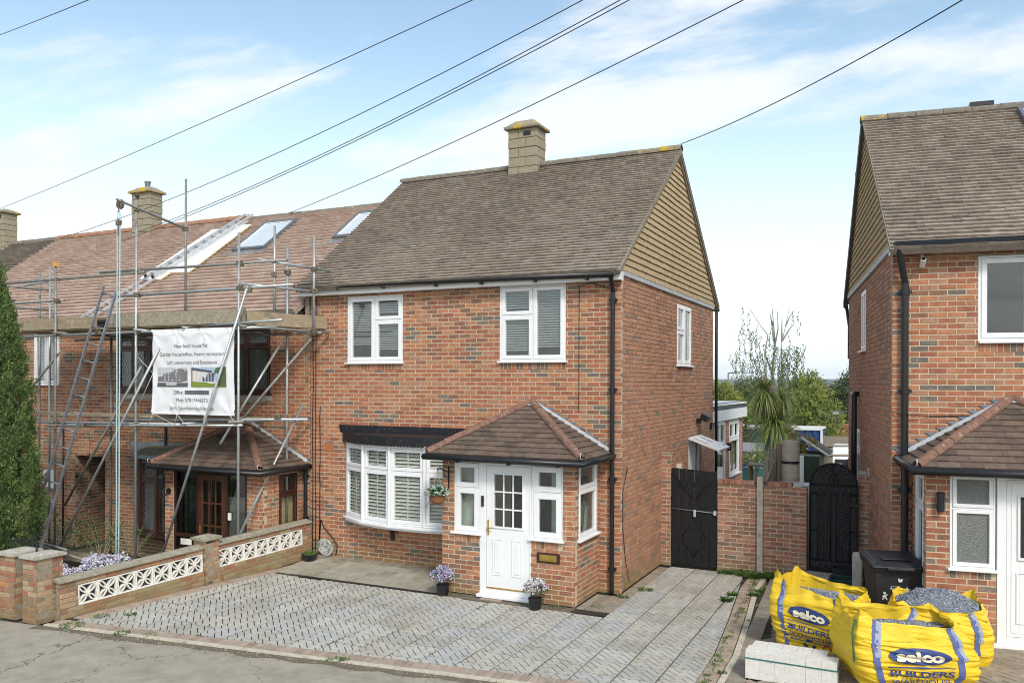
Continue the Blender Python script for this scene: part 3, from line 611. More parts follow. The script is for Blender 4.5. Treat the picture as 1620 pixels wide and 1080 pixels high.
wall(PB, house, 'porch_wall', T(PX0,0,0,-90), 1.08, 0.02, 2.17, grey=0.1)
Mp = T(0,PY,0)
window(house, Mp, -2.40, -1.94, 0.99, 2.11, [(-2.375,-1.965,1.70,2.09),(-2.375,-1.965,1.005,1.68)], sill=0.045, gl=GLASS, net=None, room=None, sw=0.075)
window(house, Mp, -1.055, -0.535, 0.99, 2.11, [(-1.02,-0.56,1.70,2.09),(-1.02,-0.56,1.005,1.68)], sill=0.03, gl=GLASS, room=None, sw=0.085)
window(house, T(PX1,PY,0,90), 0.165, 0.99, 0.99, 2.13, [(0.19,0.965,1.74,2.11),(0.19,0.965,1.005,1.72)], sill=0.045, room=None, sw=0.055)
b = MB()    # fixed door frame
b.cbox(-1.935,-1.825,PY-0.004,PY+0.07,0.06,2.11); b.cbox(-1.075,-1.06,PY-0.004,PY+0.07,0.06,2.11); b.cbox(-1.825,-1.075,PY-0.004,PY+0.07,2.07,2.11); b.cbox(-1.825,-1.075,PY-0.004,PY+0.07,0.06,0.15)
b.cbox(-1.96,-1.03,PY-0.09,PY+0.03,0.015,0.058); b.build('door_frame', UPVC, house)
dr = empty('front_door', T(), house); b = MB(); x0, x1, z0, z1 = -1.82, -1.08, 0.165, 2.065; gx0, gx1, gz0, gz1 = -1.69, -1.205, 1.12, 1.93
b.cbox(x0,x1,PY+0.004,PY+0.05,gz1,z1,0.004); b.cbox(x0,gx0,PY+0.004,PY+0.05,gz0,gz1,0.004); b.cbox(gx1,x1,PY+0.004,PY+0.05,gz0,gz1,0.004); b.cbox(x0,x1,PY+0.004,PY+0.05,z0,gz0,0.004)
ring(b, gx0-0.03, gx1+0.03, gz0-0.03, gz1+0.03, 0.03, PY-0.012, PY+0.01)
for px in ((-1.715,-1.545),(-1.385,-1.215)):
    ring(b, px[0], px[1], 0.36, 0.93, 0.022, PY-0.006, PY+0.01, 0.008); b.cbox(px[0]+0.035,px[1]-0.035,PY-0.008,PY+0.01,0.395,0.895,0.014)
b.build('door_leaf', UPVC, dr); box('pane', GLASS, gx0, gx1, PY+0.024, PY+0.03, gz0, gz1, dr)
g = MB()
for i in (1,2): g.cbox(gx0+(gx1-gx0)*i/3-0.011, gx0+(gx1-gx0)*i/3+0.011, PY+0.005, PY+0.022, gz0, gz1, 0.004)
for i in (1,2): g.cbox(gx0, gx1, PY+0.006, PY+0.0215, gz0+(gz1-gz0)*i/3-0.011, gz0+(gz1-gz0)*i/3+0.011, 0.004)
g.build('glazing_bars', UPVC, dr)
b = MB().cbox(-1.80,-1.775,PY-0.012,PY+0.01,0.98,1.22,0.004); b.tube([(-1.787,PY-0.012,1.10),(-1.787,PY-0.05,1.10),(-1.69,PY-0.055,1.10)],0.010,8); b.build('handle', GOLD, dr)
box('threshold_strip', GOLD, -1.81, -1.085, PY-0.012, PY+0.004, 0.152, 0.172, dr)
b = MB().cbox(-1.905,-1.865,PY-0.03,PY-0.004,1.42,1.585,0.006); b.build('doorbell', BLK, house); b = MB().tube([(-1.885,PY-0.031,1.46),(-1.885,PY-0.034,1.46)],0.011,12); b.build('bell_button', GREYM, house)
b = MB().cbox(-0.945,-0.575,PY-0.03,PY-0.003,0.64,0.79,0.008); b.build('letterbox', BROWNF, house); MB().cbox(-0.90,-0.62,PY-0.042,PY-0.03,0.665,0.765,0.01).build('letter_flap', GOLD, house); MB().cbox(-0.86,-0.66,PY-0.048,PY-0.042,0.69,0.74,0.006).build('letter_flap', GOLD, house)
box('net_curtain', mat('pale_lining', (0.50,0.54,0.46), 0.9, 0.35, 5), -2.36, -1.97, PY+0.16, PY+0.165, 0.99, 2.11, house); box('net_curtain', MATS['pale_lining'], -0.80, -0.62, PY+0.2, PY+0.205, 0.99, 2.11, house)
q = MB(); q.add([(PX0+.1,PY+.1,.03),(PX1-.1,PY+.1,.03),(PX1-.1,-.02,.03),(PX0+.1,-.02,.03)], [(0,1,2,3)]); q.build('porch_floor', MIDIN, house)
box('porch_inner_wall', CREAM, PX0+.1, PX1-.1, -0.04, -0.015, 0.03, 2.15, house)
b = MB(); b.box(-1.9,-1.1,-0.06,-0.045,0.05,2.0); b.build('inner_door', MIDIN, house)
for x, w in ((-0.72,0.10),(-0.60,0.14),(-0.92,0.06)): MB().lathe([(w*0.5,0.9),(w*0.8,1.1),(w,1.5),(w*0.6,1.85)], (x,-0.35,0), 10).build('hanging_coat', mat('coat', (0.25+x*0.1,0.22,0.18), 0.9), house)
box('porch_ceiling', DARKIN, PX0, PX1, PY+0.02, -0.01, 2.175, 2.19, house)
b = MB(); b.box(PX0-0.10,PX1+0.14,PY-0.20,PY-0.18,2.13,2.24); b.box(PX1+0.14,PX1+0.16,PY-0.20,-0.001,2.13,2.24); b.box(PX0-0.12,PX0-0.10,PY-0.20,-0.001,2.13,2.24); b.build('porch_fascia', BLK, house)
b = MB(); b.box(PX0-0.10,PX1+0.139,PY-0.179,-0.002,2.172,2.174); b.build('porch_soffit', BLK, house)
FL, FR, AP = (-2.78,-1.34,2.225), (-0.14,-1.34,2.225), (-1.53,-0.035,3.03)
porch_roof(house, FL, FR, AP, 0.0, PT_ := Pieces(house, 'porch_tile', PTL))
gutter(house, [(-0.105,-0.03,2.20),(-0.105,-1.385,2.175),(-2.80,-1.385,2.185),(-2.80,-0.03,2.21)], 0.05)
for x in (-2.2,-1.3,-0.5): box('gutter_bracket', BLK, x-0.018, x+0.018, -1.44, -1.30, 2.115, 2.15, house)
stepflash(house, T(), -0.19, 2.27, -1.50, 3.02, 1)
tube('basket_bracket', BLKP, [(-2.50,PY-0.01,2.02),(-2.50,PY-0.01,1.66),(-2.50,PY-0.008,1.92),(-2.50,PY-0.30,2.02),(-2.50,PY-0.34,1.99),(-2.50,PY-0.36,2.02)], 0.010, house, 6)
tube('basket_bracket', BLKP, [(-2.50,PY-0.01,1.82),(-2.50,PY-0.12,1.86),(-2.50,PY-0.2,1.99)], 0.008, house, 6)
for p in (PB, PT, GT, PT_): p.finish()
# rear extension
ex = tag(empty('rear_extension', T(-0.15,6.98,-0.4)), 'flat roofed brick extension with white windows behind the end house', 'extension')
PX = Pieces(ex, 'brick', BRICKS, limit=200)
wall(PX, ex, 'wall', T(0,0.02,0,90), 4.55, 0, 2.82, [(0.75,2.15,0.9,2.82-0.0),(2.62,4.05,1.3,2.74)], moff=14, grey=0.1, bholes=[])
we = window(ex, T(0,0,0,90), 0.77, 2.17, 0.9, 2.78, [(0.8,1.46,2.2,2.75),(1.48,2.14,2.2,2.75),(0.8,2.14,0.93,2.18)], sill=0.03, room=MIDIN)
we = window(ex, T(0,0,0,90), 2.64, 4.07, 1.3, 2.74, [(2.67,3.34,2.28,2.71),(3.36,4.04,2.28,2.71),(2.67,4.04,1.33,2.26)], sill=0.05, room=MIDIN)
box('wall', MORTD, -3, -0.12, 0, 4.6, 0, 2.82, ex); box('fascia', WPAINT, -3.1, 0.10, -0.0, 4.75, 2.82, 3.08, ex, bevel=0.004)
b = MB(); b.box(-3,0.06,0.02,4.7,3.082,3.2); b.box(-2.6,0.0,0.3,4.4,3.2,3.26); b.build('roof_lantern', mat('lantern_blue', (0.08,0.10,0.16), 0.2, 0.5, 2), ex)
box('roof_edge', WPAINT, -3.0, 0.09, 0.0, 4.72, 3.2005, 3.235, ex)
b = MB().cbox(-0.05,0.05,-0.11,0,0,0.2); b.build('wall_light', BLK, ex, T(0.0,2.38,2.0,90)); PX.finish()

# ================================================================== THE TERRACE TO THE LEFT (lower by 0.45)
def corner_roof(root, P, x0, x1, nr, deckm, gauge=0.15):
    e0, rz = 4.70, 7.50; dz_ = rz-e0; l = math.hypot(dy, dz_)
    tiles(P, root, basis((x0,YE,e0), (1,0,0), (0,dy,dz_)), [(0,0),(x1-x0,0),(x1-x0,l),(0,l)], gauge, 0.30, name='roof_slope', deckm=deckm, dth=0.09, hl=0.060, hh=0.0, jit=0.002)
    MB().prism([(0,0),(x1-x0,0),(x1-x0,l),(0,l)], -0.09, 0.01).build('roof_slope', deckm, root, basis((x1,2*YR-YE,e0), (-1,0,0), (0,-dy,dz_)))
GZ = -0.42
hb = tag(empty('terraced_house', T()), 'red brick terraced house behind scaffolding with brown windows and new pinkish roof', 'house')
PB2 = Pieces(hb, 'brick', BRICKS)
wall(PB2, hb, 'front_wall', T(-12.42,0,GZ), 6.21, 0, 5.04, [(-12.5+12.42,-11.92+12.42,-0.1,2.10),(0.88,2.32,3.12-GZ,4.42-GZ),(3.95,5.22,3.12-GZ,4.42-GZ),(1.50,3.62,0.62,2.18)], grey=0.10, bholes=[(0.88,2.32,2.97-GZ,3.13-GZ),(3.95,5.22,2.97-GZ,3.13-GZ)], moff=0)
for (x0, x1, n) in ((-11.54,-10.10,3),(-8.47,-7.20,2)):
    w_ = (x1-x0-0.06)/n; sh = []
    for i in range(n): a = x0+0.03+w_*i; sh += [(a,a+w_-0.01,3.16,4.06),(a,a+w_-0.01,4.08,4.38)]
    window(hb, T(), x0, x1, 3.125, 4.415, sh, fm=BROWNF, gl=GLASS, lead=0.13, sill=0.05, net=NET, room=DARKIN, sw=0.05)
    box('stone_sill', CONC, x0-0.05, x1+0.05, -0.03, 0.02, 2.98, 3.09, hb)
wall(PB2, hb, 'passage_wall', T(-12.93,0.02,GZ,90), 5.0, 0, 2.10, [], moff=14, ph=1)
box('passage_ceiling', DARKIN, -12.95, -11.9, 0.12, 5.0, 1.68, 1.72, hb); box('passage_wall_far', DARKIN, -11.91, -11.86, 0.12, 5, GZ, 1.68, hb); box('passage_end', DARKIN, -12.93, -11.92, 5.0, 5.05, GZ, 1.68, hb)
box('rear_wall', MORTD, -12.4, -6.3, 6.88, 6.98, -1, 4.7, hb)
PT2 = Pieces(hb, 'roof_tile', PINK)
corner_roof(hb, PT2, -12.4, -6.37, 1, PINK[2])
halfround('ridge_tile', RIDGE, (-11.0,YR,7.46), (-6.3,YR,7.46), 0.085, 11, hb); halfround('ridge_tile', RIDGER, (-12.4,YR,7.49), (-11.0,YR,7.49), 0.12, 4, hb)
box('fascia', BLK, -12.4, -6.25, -0.165, -0.145, 4.55, 4.70, hb); gutter(hb, [(-12.4,-0.225,4.68),(-6.4,-0.225,4.66)], 0.05)
tube('downpipe', BLK, [(-10.0,-0.05,GZ),(-10.0,-0.05,4.6)], 0.03, hb)
# roof windows
def rooflight(root, x0, x1, ya, yb, e0=4.70, rz=7.50, shut=True):
    k = (rz-e0)/dy; zf = lambda y: e0 + (y-YE)*k; l = math.hypot(yb-ya, (yb-ya)*k)
    s = empty('roof_window', basis((x0,ya,zf(ya)), (1,0,0), (0,1,k)), root)
    w = x1-x0
    b = MB()
    for a in ((0,w,-0.03,0.06),(0,w,l-0.06,l+0.03),(0,0.06,0.06,l-0.06),(w-0.06,w,0.06,l-0.06)): b.box(a[0],a[1],a[2],a[3],0.02,0.10)
    b.build('frame', GREYM, s, bevel=0.004)
    b = MB()
    for a in ((0.062,w-0.062,0.062,0.10),(0.062,w-0.062,l-0.10,l-0.062),(0.062,0.10,0.10,l-0.10),(w-0.10,w-0.062,0.10,l-0.10)): b.box(a[0],a[1],a[2],a[3],0.03,0.085)
    b.build('sash', WPAINT if shut else GREYM, s); box('pane', SKYGL, 0.1, w-0.1, 0.1, l-0.1, 0.06, 0.07, s)
    box('flashing', LEAD, -0.08, w+0.08, -0.18, -0.03, 0.028, 0.036, s); return s
rooflight(hb, -10.05, -9.08, 1.92, 3.02); rooflight(hb, -7.28, -6.45, 2.08, 3.02)
# bow window of the scaffolded house
b2 = [(-10.90,-0.01),(-10.42,-0.34),(-9.78,-0.47),(-9.20,-0.42),(-8.80,-0.25)]
bw2, off, slab = bow(hb, b2, 0.20, 1.74, 1.33, BROWNF, GLASS, lead=0.12, room=DARKIN)
box('net_curtain', NET, -10.8, -8.8, 0.05, 0.055, 0.2, 1.74, bw2)
slab(0.12, 1.75, 1.84, 'canopy_fascia', LEAD); q = MB(); o1 = off(0.12); n = len(o1); vs = [(p.x,p.y,1.841) for p in o1] + [(p.x,-0.0,2.02) for p in o1]; q.add(vs, [(i,i+1,n+i+1,n+i) for i in range(n-1)]); q.build('canopy_top', mat('mossy_felt', (0.23,0.22,0.17), 0.95, 0.5, 18, 1.0, 40, stain=((0.35,0.32,0.18),0.8,14)), bw2)
MB().xprism([(-11.12,2.06),(-11.02,1.72),(-8.8,1.72),(-8.8,2.06)], -0.02, -0.002).build('lead_upstand', LEAD, bw2)
b = MB(); x = -9.75; b.add([(x-0.03,0,0.14),(x+0.03,0,0.14),(x+0.03,-0.3,0.12),(x-0.03,-0.3,0.12),(x-0.03,-0.08,0.0),(x+0.03,-0.08,0.0),(x-0.03,0,-0.16),(x+0.03,0,-0.16)], [(0,1,2,3),(3,2,5,4),(4,5,7,6),(0,3,4,6),(1,7,5,2)]); b.build('bracket', BROWNF, bw2)
# its porch
QX0, QX1 = -8.83, -6.36
p1 = wall(PB2, hb, 'porch_wall', T(QX0,PY,GZ), QX1-QX0, 0, 2.12, [(0.22,2.08,-0.1,2.3)], grey=0.12)
wall(PB2, hb, 'porch_wall', T(QX1,PY+0.0205,GZ,90), 1.08, 0, 2.12, [(0.40,0.92,0.62,2.06)], grey=0.12, ph=1)
window(hb, T(QX1,PY,0,90), 0.42, 0.94, 0.20, 1.66, [(0.44,0.92,1.28,1.63),(0.44,0.92,0.23,1.26)], fm=BROWNF, gl=GLASS, sill=0.04, net=None, room=None, sw=0.045)
box('board_in_window', mat('chipboard', (0.55,0.42,0.22), 0.9, 0.2, 20), QX1-0.10, QX1-0.09, PY+0.45, PY+0.93, 0.2, 1.25, hb)
b = MB()
for x in (-8.60,-7.99,-7.27,-6.78): b.box(x-0.03,x+0.03,PY+0.02,PY+0.10,GZ+0.05,1.68)
b.box(-8.63,-6.75,PY+0.015,PY+0.105,1.66,1.72); b.box(-8.57,-8.02,PY+0.025,PY+0.095,0.40,0.46); b.box(-8.57,-8.02,PY+0.025,PY+0.095,GZ+0.06,GZ+0.12); b.box(-7.24,-6.81,PY+0.025,PY+0.095,GZ+0.06,GZ+0.12)
b.build('porch_frame', BROWNF, hb)
box('pane', GLASSD, -8.57, -8.02, PY+0.05, PY+0.056, GZ+0.1, 1.66, hb); box('pane', GLASSD, -7.24, -6.81, PY+0.05, PY+0.056, GZ+0.1, 1.66, hb)
box('letter_plate', CREAM, -8.42, -8.15, PY+0.01, PY+0.03, 0.25, 0.36, hb)
box('cream_panel', CREAM, -7.24, -6.81, PY+0.07, PY+0.08, GZ+0.1, 1.22, hb)
d2 = empty('front_door', T(), hb); b = MB(); x0, x1, z0, z1 = -7.955, -7.305, GZ+0.08, 1.62; g0, g1, h0, h1 = x0+0.09, x1-0.09, 0.22, 1.50
b.cbox(x0,x1,PY+0.02,PY+0.07,h1,z1); b.cbox(x0,x1,PY+0.02,PY+0.07,z0,h0); b.cbox(x0,g0,PY+0.02,PY+0.07,h0,h1); b.cbox(g1,x1,PY+0.02,PY+0.07,h0,h1)
for i in (1,2): b.cbox(g0+(g1-g0)*i/3-0.015,g0+(g1-g0)*i/3+0.015,PY+0.025,PY+0.06,h0,h1); b.cbox(g0,g1,PY+0.026,PY+0.059,h0+(h1-h0)*i/3-0.015,h0+(h1-h0)*i/3+0.015)
ring(b, x0+0.1, x1-0.1, z0+0.08, h0-0.06, 0.03, PY+0.012, PY+0.03); b.build('door_leaf', DOORBR, d2)
box('pane', GLASSD, g0, g1, PY+0.045, PY+0.05, h0, h1, d2); MB().cbox(x0+0.02,x0+0.05,PY,PY+0.03,0.5,0.65).build('handle', GOLD, d2)
box('alarm_bell', CREAM, -7.20, -7.14, PY-0.01, PY+0.02, 0.80, 0.93, hb)
box('porch_floor', MIDIN, QX0+.1, QX1-.1, PY+.1, -.02, GZ+0.02, GZ+0.04, hb); box('porch_inner_wall', MIDIN, QX0+.1, QX1-.1, -0.04, -0.015, GZ, 1.7, hb)
b = MB(); b.box(QX0-0.1,QX1+0.12,PY-0.20,PY-0.18,1.68,1.79); b.box(QX1+0.12,QX1+0.14,PY-0.20,-0.001,1.68,1.79); b.build('porch_fascia', BLK, hb); b = MB(); b.box(QX0-0.1,QX1+0.119,PY-0.179,-0.002,1.72,1.722); b.build('porch_soffit', BLK, hb)
PTB = Pieces(hb, 'porch_tile', PTL)
porch_roof(hb, (-8.95,-1.34,1.78), (-6.22,-1.34,1.78), (-7.78,-0.035,2.58), 0.0, PTB)
gutter(hb, [(-6.18,-0.03,1.75),(-6.18,-1.385,1.73),(-8.97,-1.385,1.74),(-8.97,-0.03,1.75)], 0.05)
stepflash(hb, T(), -6.26, 1.82, -7.75, 2.57, 1); downpipe(hb, -6.27, -0.05, GZ, 1.68, None, 0.033)
# carriage lamp
b = MB(); lx, lz = -8.72, 1.25; b.tube([(lx,PY,lz),(lx,PY-0.02,lz)],0.06,10); b.tube([(lx,PY-0.02,lz-0.02),(lx,PY-0.12,lz-0.10),(lx,PY-0.20,lz-0.02),(lx,PY-0.20,lz+0.06)],0.012,8)
b.lathe([(0.035,0.06),(0.045,0.08),(0.07,0.26),(0.085,0.265),(0.03,0.33),(0.012,0.37)], (lx,PY-0.20,lz), 6); b.build('carriage_lamp', BLKP, hb); MB().lathe([(0.038,0.09),(0.058,0.25)], (lx,PY-0.20,lz), 6).build('lamp_glass', WPAINT, hb)
for p in (PB2, PT2, PTB): p.finish()

hc = tag(empty('terraced_house', T()), 'brick terraced house with white upstairs window between conifer and covered passage', 'house')
PB3 = Pieces(hc, 'brick', BRICKS, limit=300)
wall(PB3, hc, 'front_wall', T(-18.42,0,GZ), 5.98, 0, 5.04, [(5.49,6.0,-0.1,2.10),(4.05,4.95,3.28-GZ,4.66-GZ)], grey=0.08)
window(hc, T(), -14.36, -13.48, 3.28, 4.64, [(-14.33,-13.93,3.31,4.61),(-13.91,-13.51,3.31,4.61)], sill=0.04, slat=0.05, slatm=WPAINT, room=MIDIN)
b = MB(); b.M = T(-14.33,-0.02,0,-32); b.box(0,0.06,0,0.04,3.35,4.6); b.box(0.36,0.42,0,0.04,3.35,4.6); b.box(0.06,0.36,0,0.04,3.35,3.41); b.box(0.06,0.36,0,0.04,4.54,4.6); b.build('open_sash', UPVC, hc)
tube('downpipe', BLK, [(-13.25,-0.05,GZ),(-13.25,-0.05,2.4)], 0.02, hc); box('meter_box', WPAINT, -13.9, -13.5, -0.08, 0, 0.9, 1.3, hc)
PT3 = Pieces(hc, 'roof_tile', PINK); corner_roof(hc, PT3, -18.3, -12.4, 1, PINK[2])
halfround('ridge_tile', RIDGER, (-18.3,YR,7.49), (-12.4,YR,7.49), 0.12, 15, hc)
box('fascia', BLK, -18.4, -12.4, -0.165, -0.145, 4.55, 4.70, hc); gutter(hc, [(-18.4,-0.225,4.68),(-12.4,-0.225,4.66)], 0.05)
chimney(hc, -14.93, -14.25, 3.15, 3.58, 7.2, 8.45, 8.62, pot=True)
box('tunnel_wall', MORTD, -13.0, -12.95, 0.1, 5.2, GZ, 4.6, hc)
for p in (PB3, PT3): p.finish()
hd = tag(empty('terraced_house', T()), 'far left terraced house with old brown tiled roof and lichen covered chimney', 'house')
PB4 = Pieces(hd, 'brick', BRICKS, limit=60); wall(PB4, hd, 'front_wall', T(-24.4,0,GZ), 5.98, 0, 5.04, [], grey=0.08)
PT4 = Pieces(hd, 'roof_tile', BRN); corner_roof(hd, PT4, -24.4, -18.3, 1, BRN[2]); halfround('ridge_tile', RIDGE, (-24.4,YR,7.48), (-18.3,YR,7.48), 0.11, 15, hd)
chimney(hd, -21.1, -20.42, 3.15, 3.58, 7.2, 8.42, 8.56)
for p in (PB4, PT4): p.finish()

# ================================================================== THE HOUSE TO THE RIGHT (turned by 8 degrees)
RM = T(3.93,-0.18,0,8.1)
hr = tag(empty('brick_house', RM), 'right hand brick house turned slightly away with tiled gable and half hidden white porch door', 'house')
PB5 = Pieces(hr, 'brick', BRICKS); PT5 = Pieces(hr, 'roof_tile', TILE)
f5 = wall(PB5, hr, 'front_wall', T(0,0,0.0), 6.0, 0.05, 5.15, [(1.04,2.29,3.93,5.07)], grey=0.16, bholes=[(1.04,2.29,3.78,3.94)])
soldiers(PB5, f5, 1.045, 2.29, 3.785, 3.90)
s5 = wall(PB5, hr, 'side_wall', T(0,6.88,0,-90), 6.86, 0.05, 5.2, [(2.58,3.46,3.95,5.05),(1.43,2.55,1.3,2.52)], moff=7, ph=1, grey=0.0, mort=MORTD)
window(hr, T(), 1.045, 2.28, 3.93, 5.06, [(1.075,1.66,3.965,5.03),(1.68,2.25,3.965,5.03)], sill=0.0, room=DARKIN, sw=0.07)
window(hr, T(0,6.88,0,-90), 2.60, 3.45, 3.96, 5.04, [(2.63,3.02,3.99,5.01),(3.03,3.42,3.99,5.01)], sill=0.03, room=MIDIN)
window(hr, T(0,6.88,0,-90), 1.45, 2.54, 1.3, 2.5, [(1.48,1.98,2.1,2.47),(2.0,2.51,2.1,2.47),(1.48,2.51,1.33,2.08)], sill=0.03, room=MIDIN)
tiles(PT5, hr, basis((-0.05,YE,5.16), (1,0,0), (0,dy,2.84)), [(0,0),(6.2,0),(6.2,math.hypot(dy,2.84)),(0,math.hypot(dy,2.84))], 0.112, 0.19, name='roof_slope', deckm=TILE[2], dth=0.09, hl=0.036, hh=0.002, jit=0.005)
MB().prism([(0,0),(6.2,0),(6.2,LS),(0,LS)], -0.09, 0.0).build('roof_slope', TILE[0], hr, basis((6.15,2*YR-YE,5.16), (-1,0,0), (0,-dy,2.84)))
halfround('ridge_tile', RIDGE, (-0.10,YR,7.98), (6.0,YR,7.98), 0.105, 14, hr, mats=lambda i: RIDGEL if i == 0 else RIDGE)
b = MB().box(0,0.36,-0.06,0.06,0,0.07); b.build('vent_tile', BLK, hr, T(1.62,YR,8.07))
l5 = math.hypot(dy, 2.84)
vb = MB(); vb.M = basis((-0.04,YE,5.16), (0,dy,2.84), (-1,0,0)); vb.box(-0.03, l5+0.01, -0.02, 0.03, -0.045, 0.01); vb.build('verge', VERGE, hr)
vb = MB(); vb.M = basis((-0.04,2*YR-YE,5.16), (0,-dy,2.84), (-1,0,0)); vb.box(-0.06, l5+0.01, -0.02, 0.05, -0.02, 0.14); vb.build('bargeboard', MATS['brown_barge'], hr)
GT5 = Pieces(hr, 'hung_tile', [HUNG], limit=300)
tiles(GT5, hr, basis((-0.006,6.88,5.26), (0,-1,0), (0,0,1)), [(-0.06,0.0),(6.94,0.0),(3.44,2.62)], 0.112, 0.30, gap=0.0012, hl=0.030, hh=0.006, name='tiled_gable', deckm=HUNG, npal=1, jit=0.002, dth=0.05)
box('apron_flashing', LEADW, -0.035, 0.02, 0.0, 6.88, 5.18, 5.262, hr)
box('fascia', WPAINT, -0.04, 6.0, -0.165, -0.145, 5.10, 5.20, hr); box('soffit', CONC, -0.04, 6.0, -0.145, 0.0, 5.12, 5.13, hr); box('box_end', WPAINT, -0.05, -0.041, -0.166, 0.0, 5.10, 5.2, hr)
gutter(hr, [(0.0,-0.235,5.205),(6.0,-0.235,5.235)], 0.06)
downpipe(hr, 0.15, -0.06, 0.2, 4.72, (0.04,-0.235,5.17), 0.045)
tube('soil_pipe', BLK, [(-0.0,4.62,3.16),(-0.10,4.62,3.17),(-0.11,4.3,3.16),(-0.11,4.28,1.2)], 0.05, hr)
tube('downpipe', BLK, [(-0.04,7.15,5.15),(0.02,6.95,4.6),(0.02,6.95,3.9)], 0.036, hr)
b = MB(); b.M = basis((0.02,4.1,7.53), (1,0,0), (0,1.7,0.05)); b.box(0,0.8,0,1.7,0,0.06); b.M = None; b.tube([(0.06,5.2,6.6),(0.06,5.5,7.55)],0.02,6); b.box(0.0,0.85,4.02,4.12,7.40,7.58); b.build('open_roof_window', GREYM, hr)
b = MB(); b.tube([(0.36,-0.02,5.10),(0.36,-0.06,5.02)],0.02,8); b.M = T(0.36,-0.07,4.97) @ Matrix.Rotation(R(-35),4,'X'); b.tube([(0,0.03,0),(0,-0.10,0)],0.036,12); b.build('security_camera', WPAINT, hr); b = MB(); b.M = T(0.36,-0.07,4.97) @ Matrix.Rotation(R(-35),4,'X'); b.tube([(0,-0.101,0),(0,-0.105,0)],0.026,12); b.build('lens', BLK, hr)
rooflight(hr, 2.28, 3.2, 2.55, 3.25, 5.16, 8.0, shut=True)
tube('wall_cable', BLK, [(0.0,-0.012,2.98),(0.15,-0.11,2.95),(0.5,-0.012,2.93),(1.2,-0.012,2.95)], 0.006, hr, 5)
# porch
r1 = wall(PB5, hr, 'porch_wall', T(0.25,PY,0.18), 2.3, 0, 2.14, [(0.26,0.765,0.95,2.2),(0.765,1.75,0.03,2.2)], grey=0.14, bholes=[(0.26,0.765,0.82,0.96)])
soldiers(PB5, r1, 0.265, 0.76, 0.83, 0.94)
wall(PB5, hr, 'porch_wall', T(0.25,-0.0,0.18,-90), 1.08, 0, 2.14, [(0.25,0.9,0.6,2.08)], grey=0.14, ph=1)
window(hr, T(0.25,0,0,-90), 0.26, 0.9, 0.80, 2.25, [(0.29,0.87,1.83,2.22),(0.29,0.87,0.83,1.81)], sill=0.03, gl=GLASS, room=None)
window(hr, T(0,PY,0), 0.515, 1.005, 1.13, 2.27, [(0.54,0.985,1.86,2.255),(0.54,0.985,1.15,1.84)], sill=0.03, gl=GLFROST, room=None, sw=0.045)
b = MB(); b.cbox(1.02,1.12,PY-0.004,PY+0.07,0.26,2.27); b.cbox(1.98,2.02,PY-0.004,PY+0.07,0.26,2.27); b.cbox(1.12,1.98,PY-0.004,PY+0.07,2.22,2.27); b.cbox(1.12,1.98,PY-0.004,PY+0.07,0.26,0.34); b.cbox(0.97,2.06,PY-0.09,PY+0.03,0.21,0.258); b.build('door_frame', UPVC, hr)
d3 = empty('front_door', T(), hr); b = MB(); b.cbox(1.125,1.26,PY+0.006,PY+0.05,0.345,2.215); b.cbox(1.26,1.97,PY+0.006,PY+0.05,2.03,2.215); b.cbox(1.26,1.97,PY+0.006,PY+0.05,0.345,1.29)
b.cbox(1.7,1.97,PY+0.006,PY+0.05,1.29,2.03)
ring(b, 1.235, 1.72, 1.26, 2.05, 0.03, PY-0.014, PY+0.01); ring(b, 1.22, 1.74, 0.50, 1.12, 0.02, PY-0.006, PY+0.01, 0.008); ring(b, 1.17, 1.93, 0.39, 2.18, 0.012, PY-0.001, PY+0.01, 0.004); b.build('door_leaf', UPVC, d3); box('pane', SKYGL if False else GLASSD, 1.26, 1.7, PY+0.02, PY+0.026, 1.29, 2.03, d3)
box('porch_inner_wall', MIDIN, 0.35, 2.5, -0.04, -0.015, 0.2, 2.3, hr); box('door_backing', DARKIN, 1.25, 1.72, PY+0.2, PY+0.21, 1.2, 2.1, d3)
b = MB().lathe([(0.04,-0.12),(0.045,-0.11),(0.045,0.11),(0.03,0.12),(0.0,0.12)], (0.40,PY-0.06,1.93), 14); b.box(0.37,0.43,PY-0.05,PY,1.9,1.98); b.build('wall_light', BLK, hr)
b = MB(); b.box(0.13,2.7,PY-0.20,PY-0.18,2.26,2.36); b.box(0.11,0.13,PY-0.20,-0.001,2.26,2.36); b.build('porch_fascia', BLK, hr); b = MB(); b.box(0.131,2.7,PY-0.179,-0.002,2.322,2.324); b.build('porch_soffit', BLK, hr)
PTR = Pieces(hr, 'porch_tile', PTL); porch_roof(hr, (0.10,-1.34,2.35), (2.75,-1.34,2.35), (1.43,-0.035,3.17), 0.0, PTR)
gutter(hr, [(0.06,-0.03,2.36),(0.06,-1.385,2.32),(2.75,-1.385,2.30)], 0.05); stepflash(hr, T(), 0.14, 2.40, 1.41, 3.16, -1)
tube('gutter_joint', BLK, [(0.06,-0.03,2.34),(0.14,-0.03,2.25)], 0.04, hr)
for p in (PB5, PT5, GT5, PTR): p.finish()

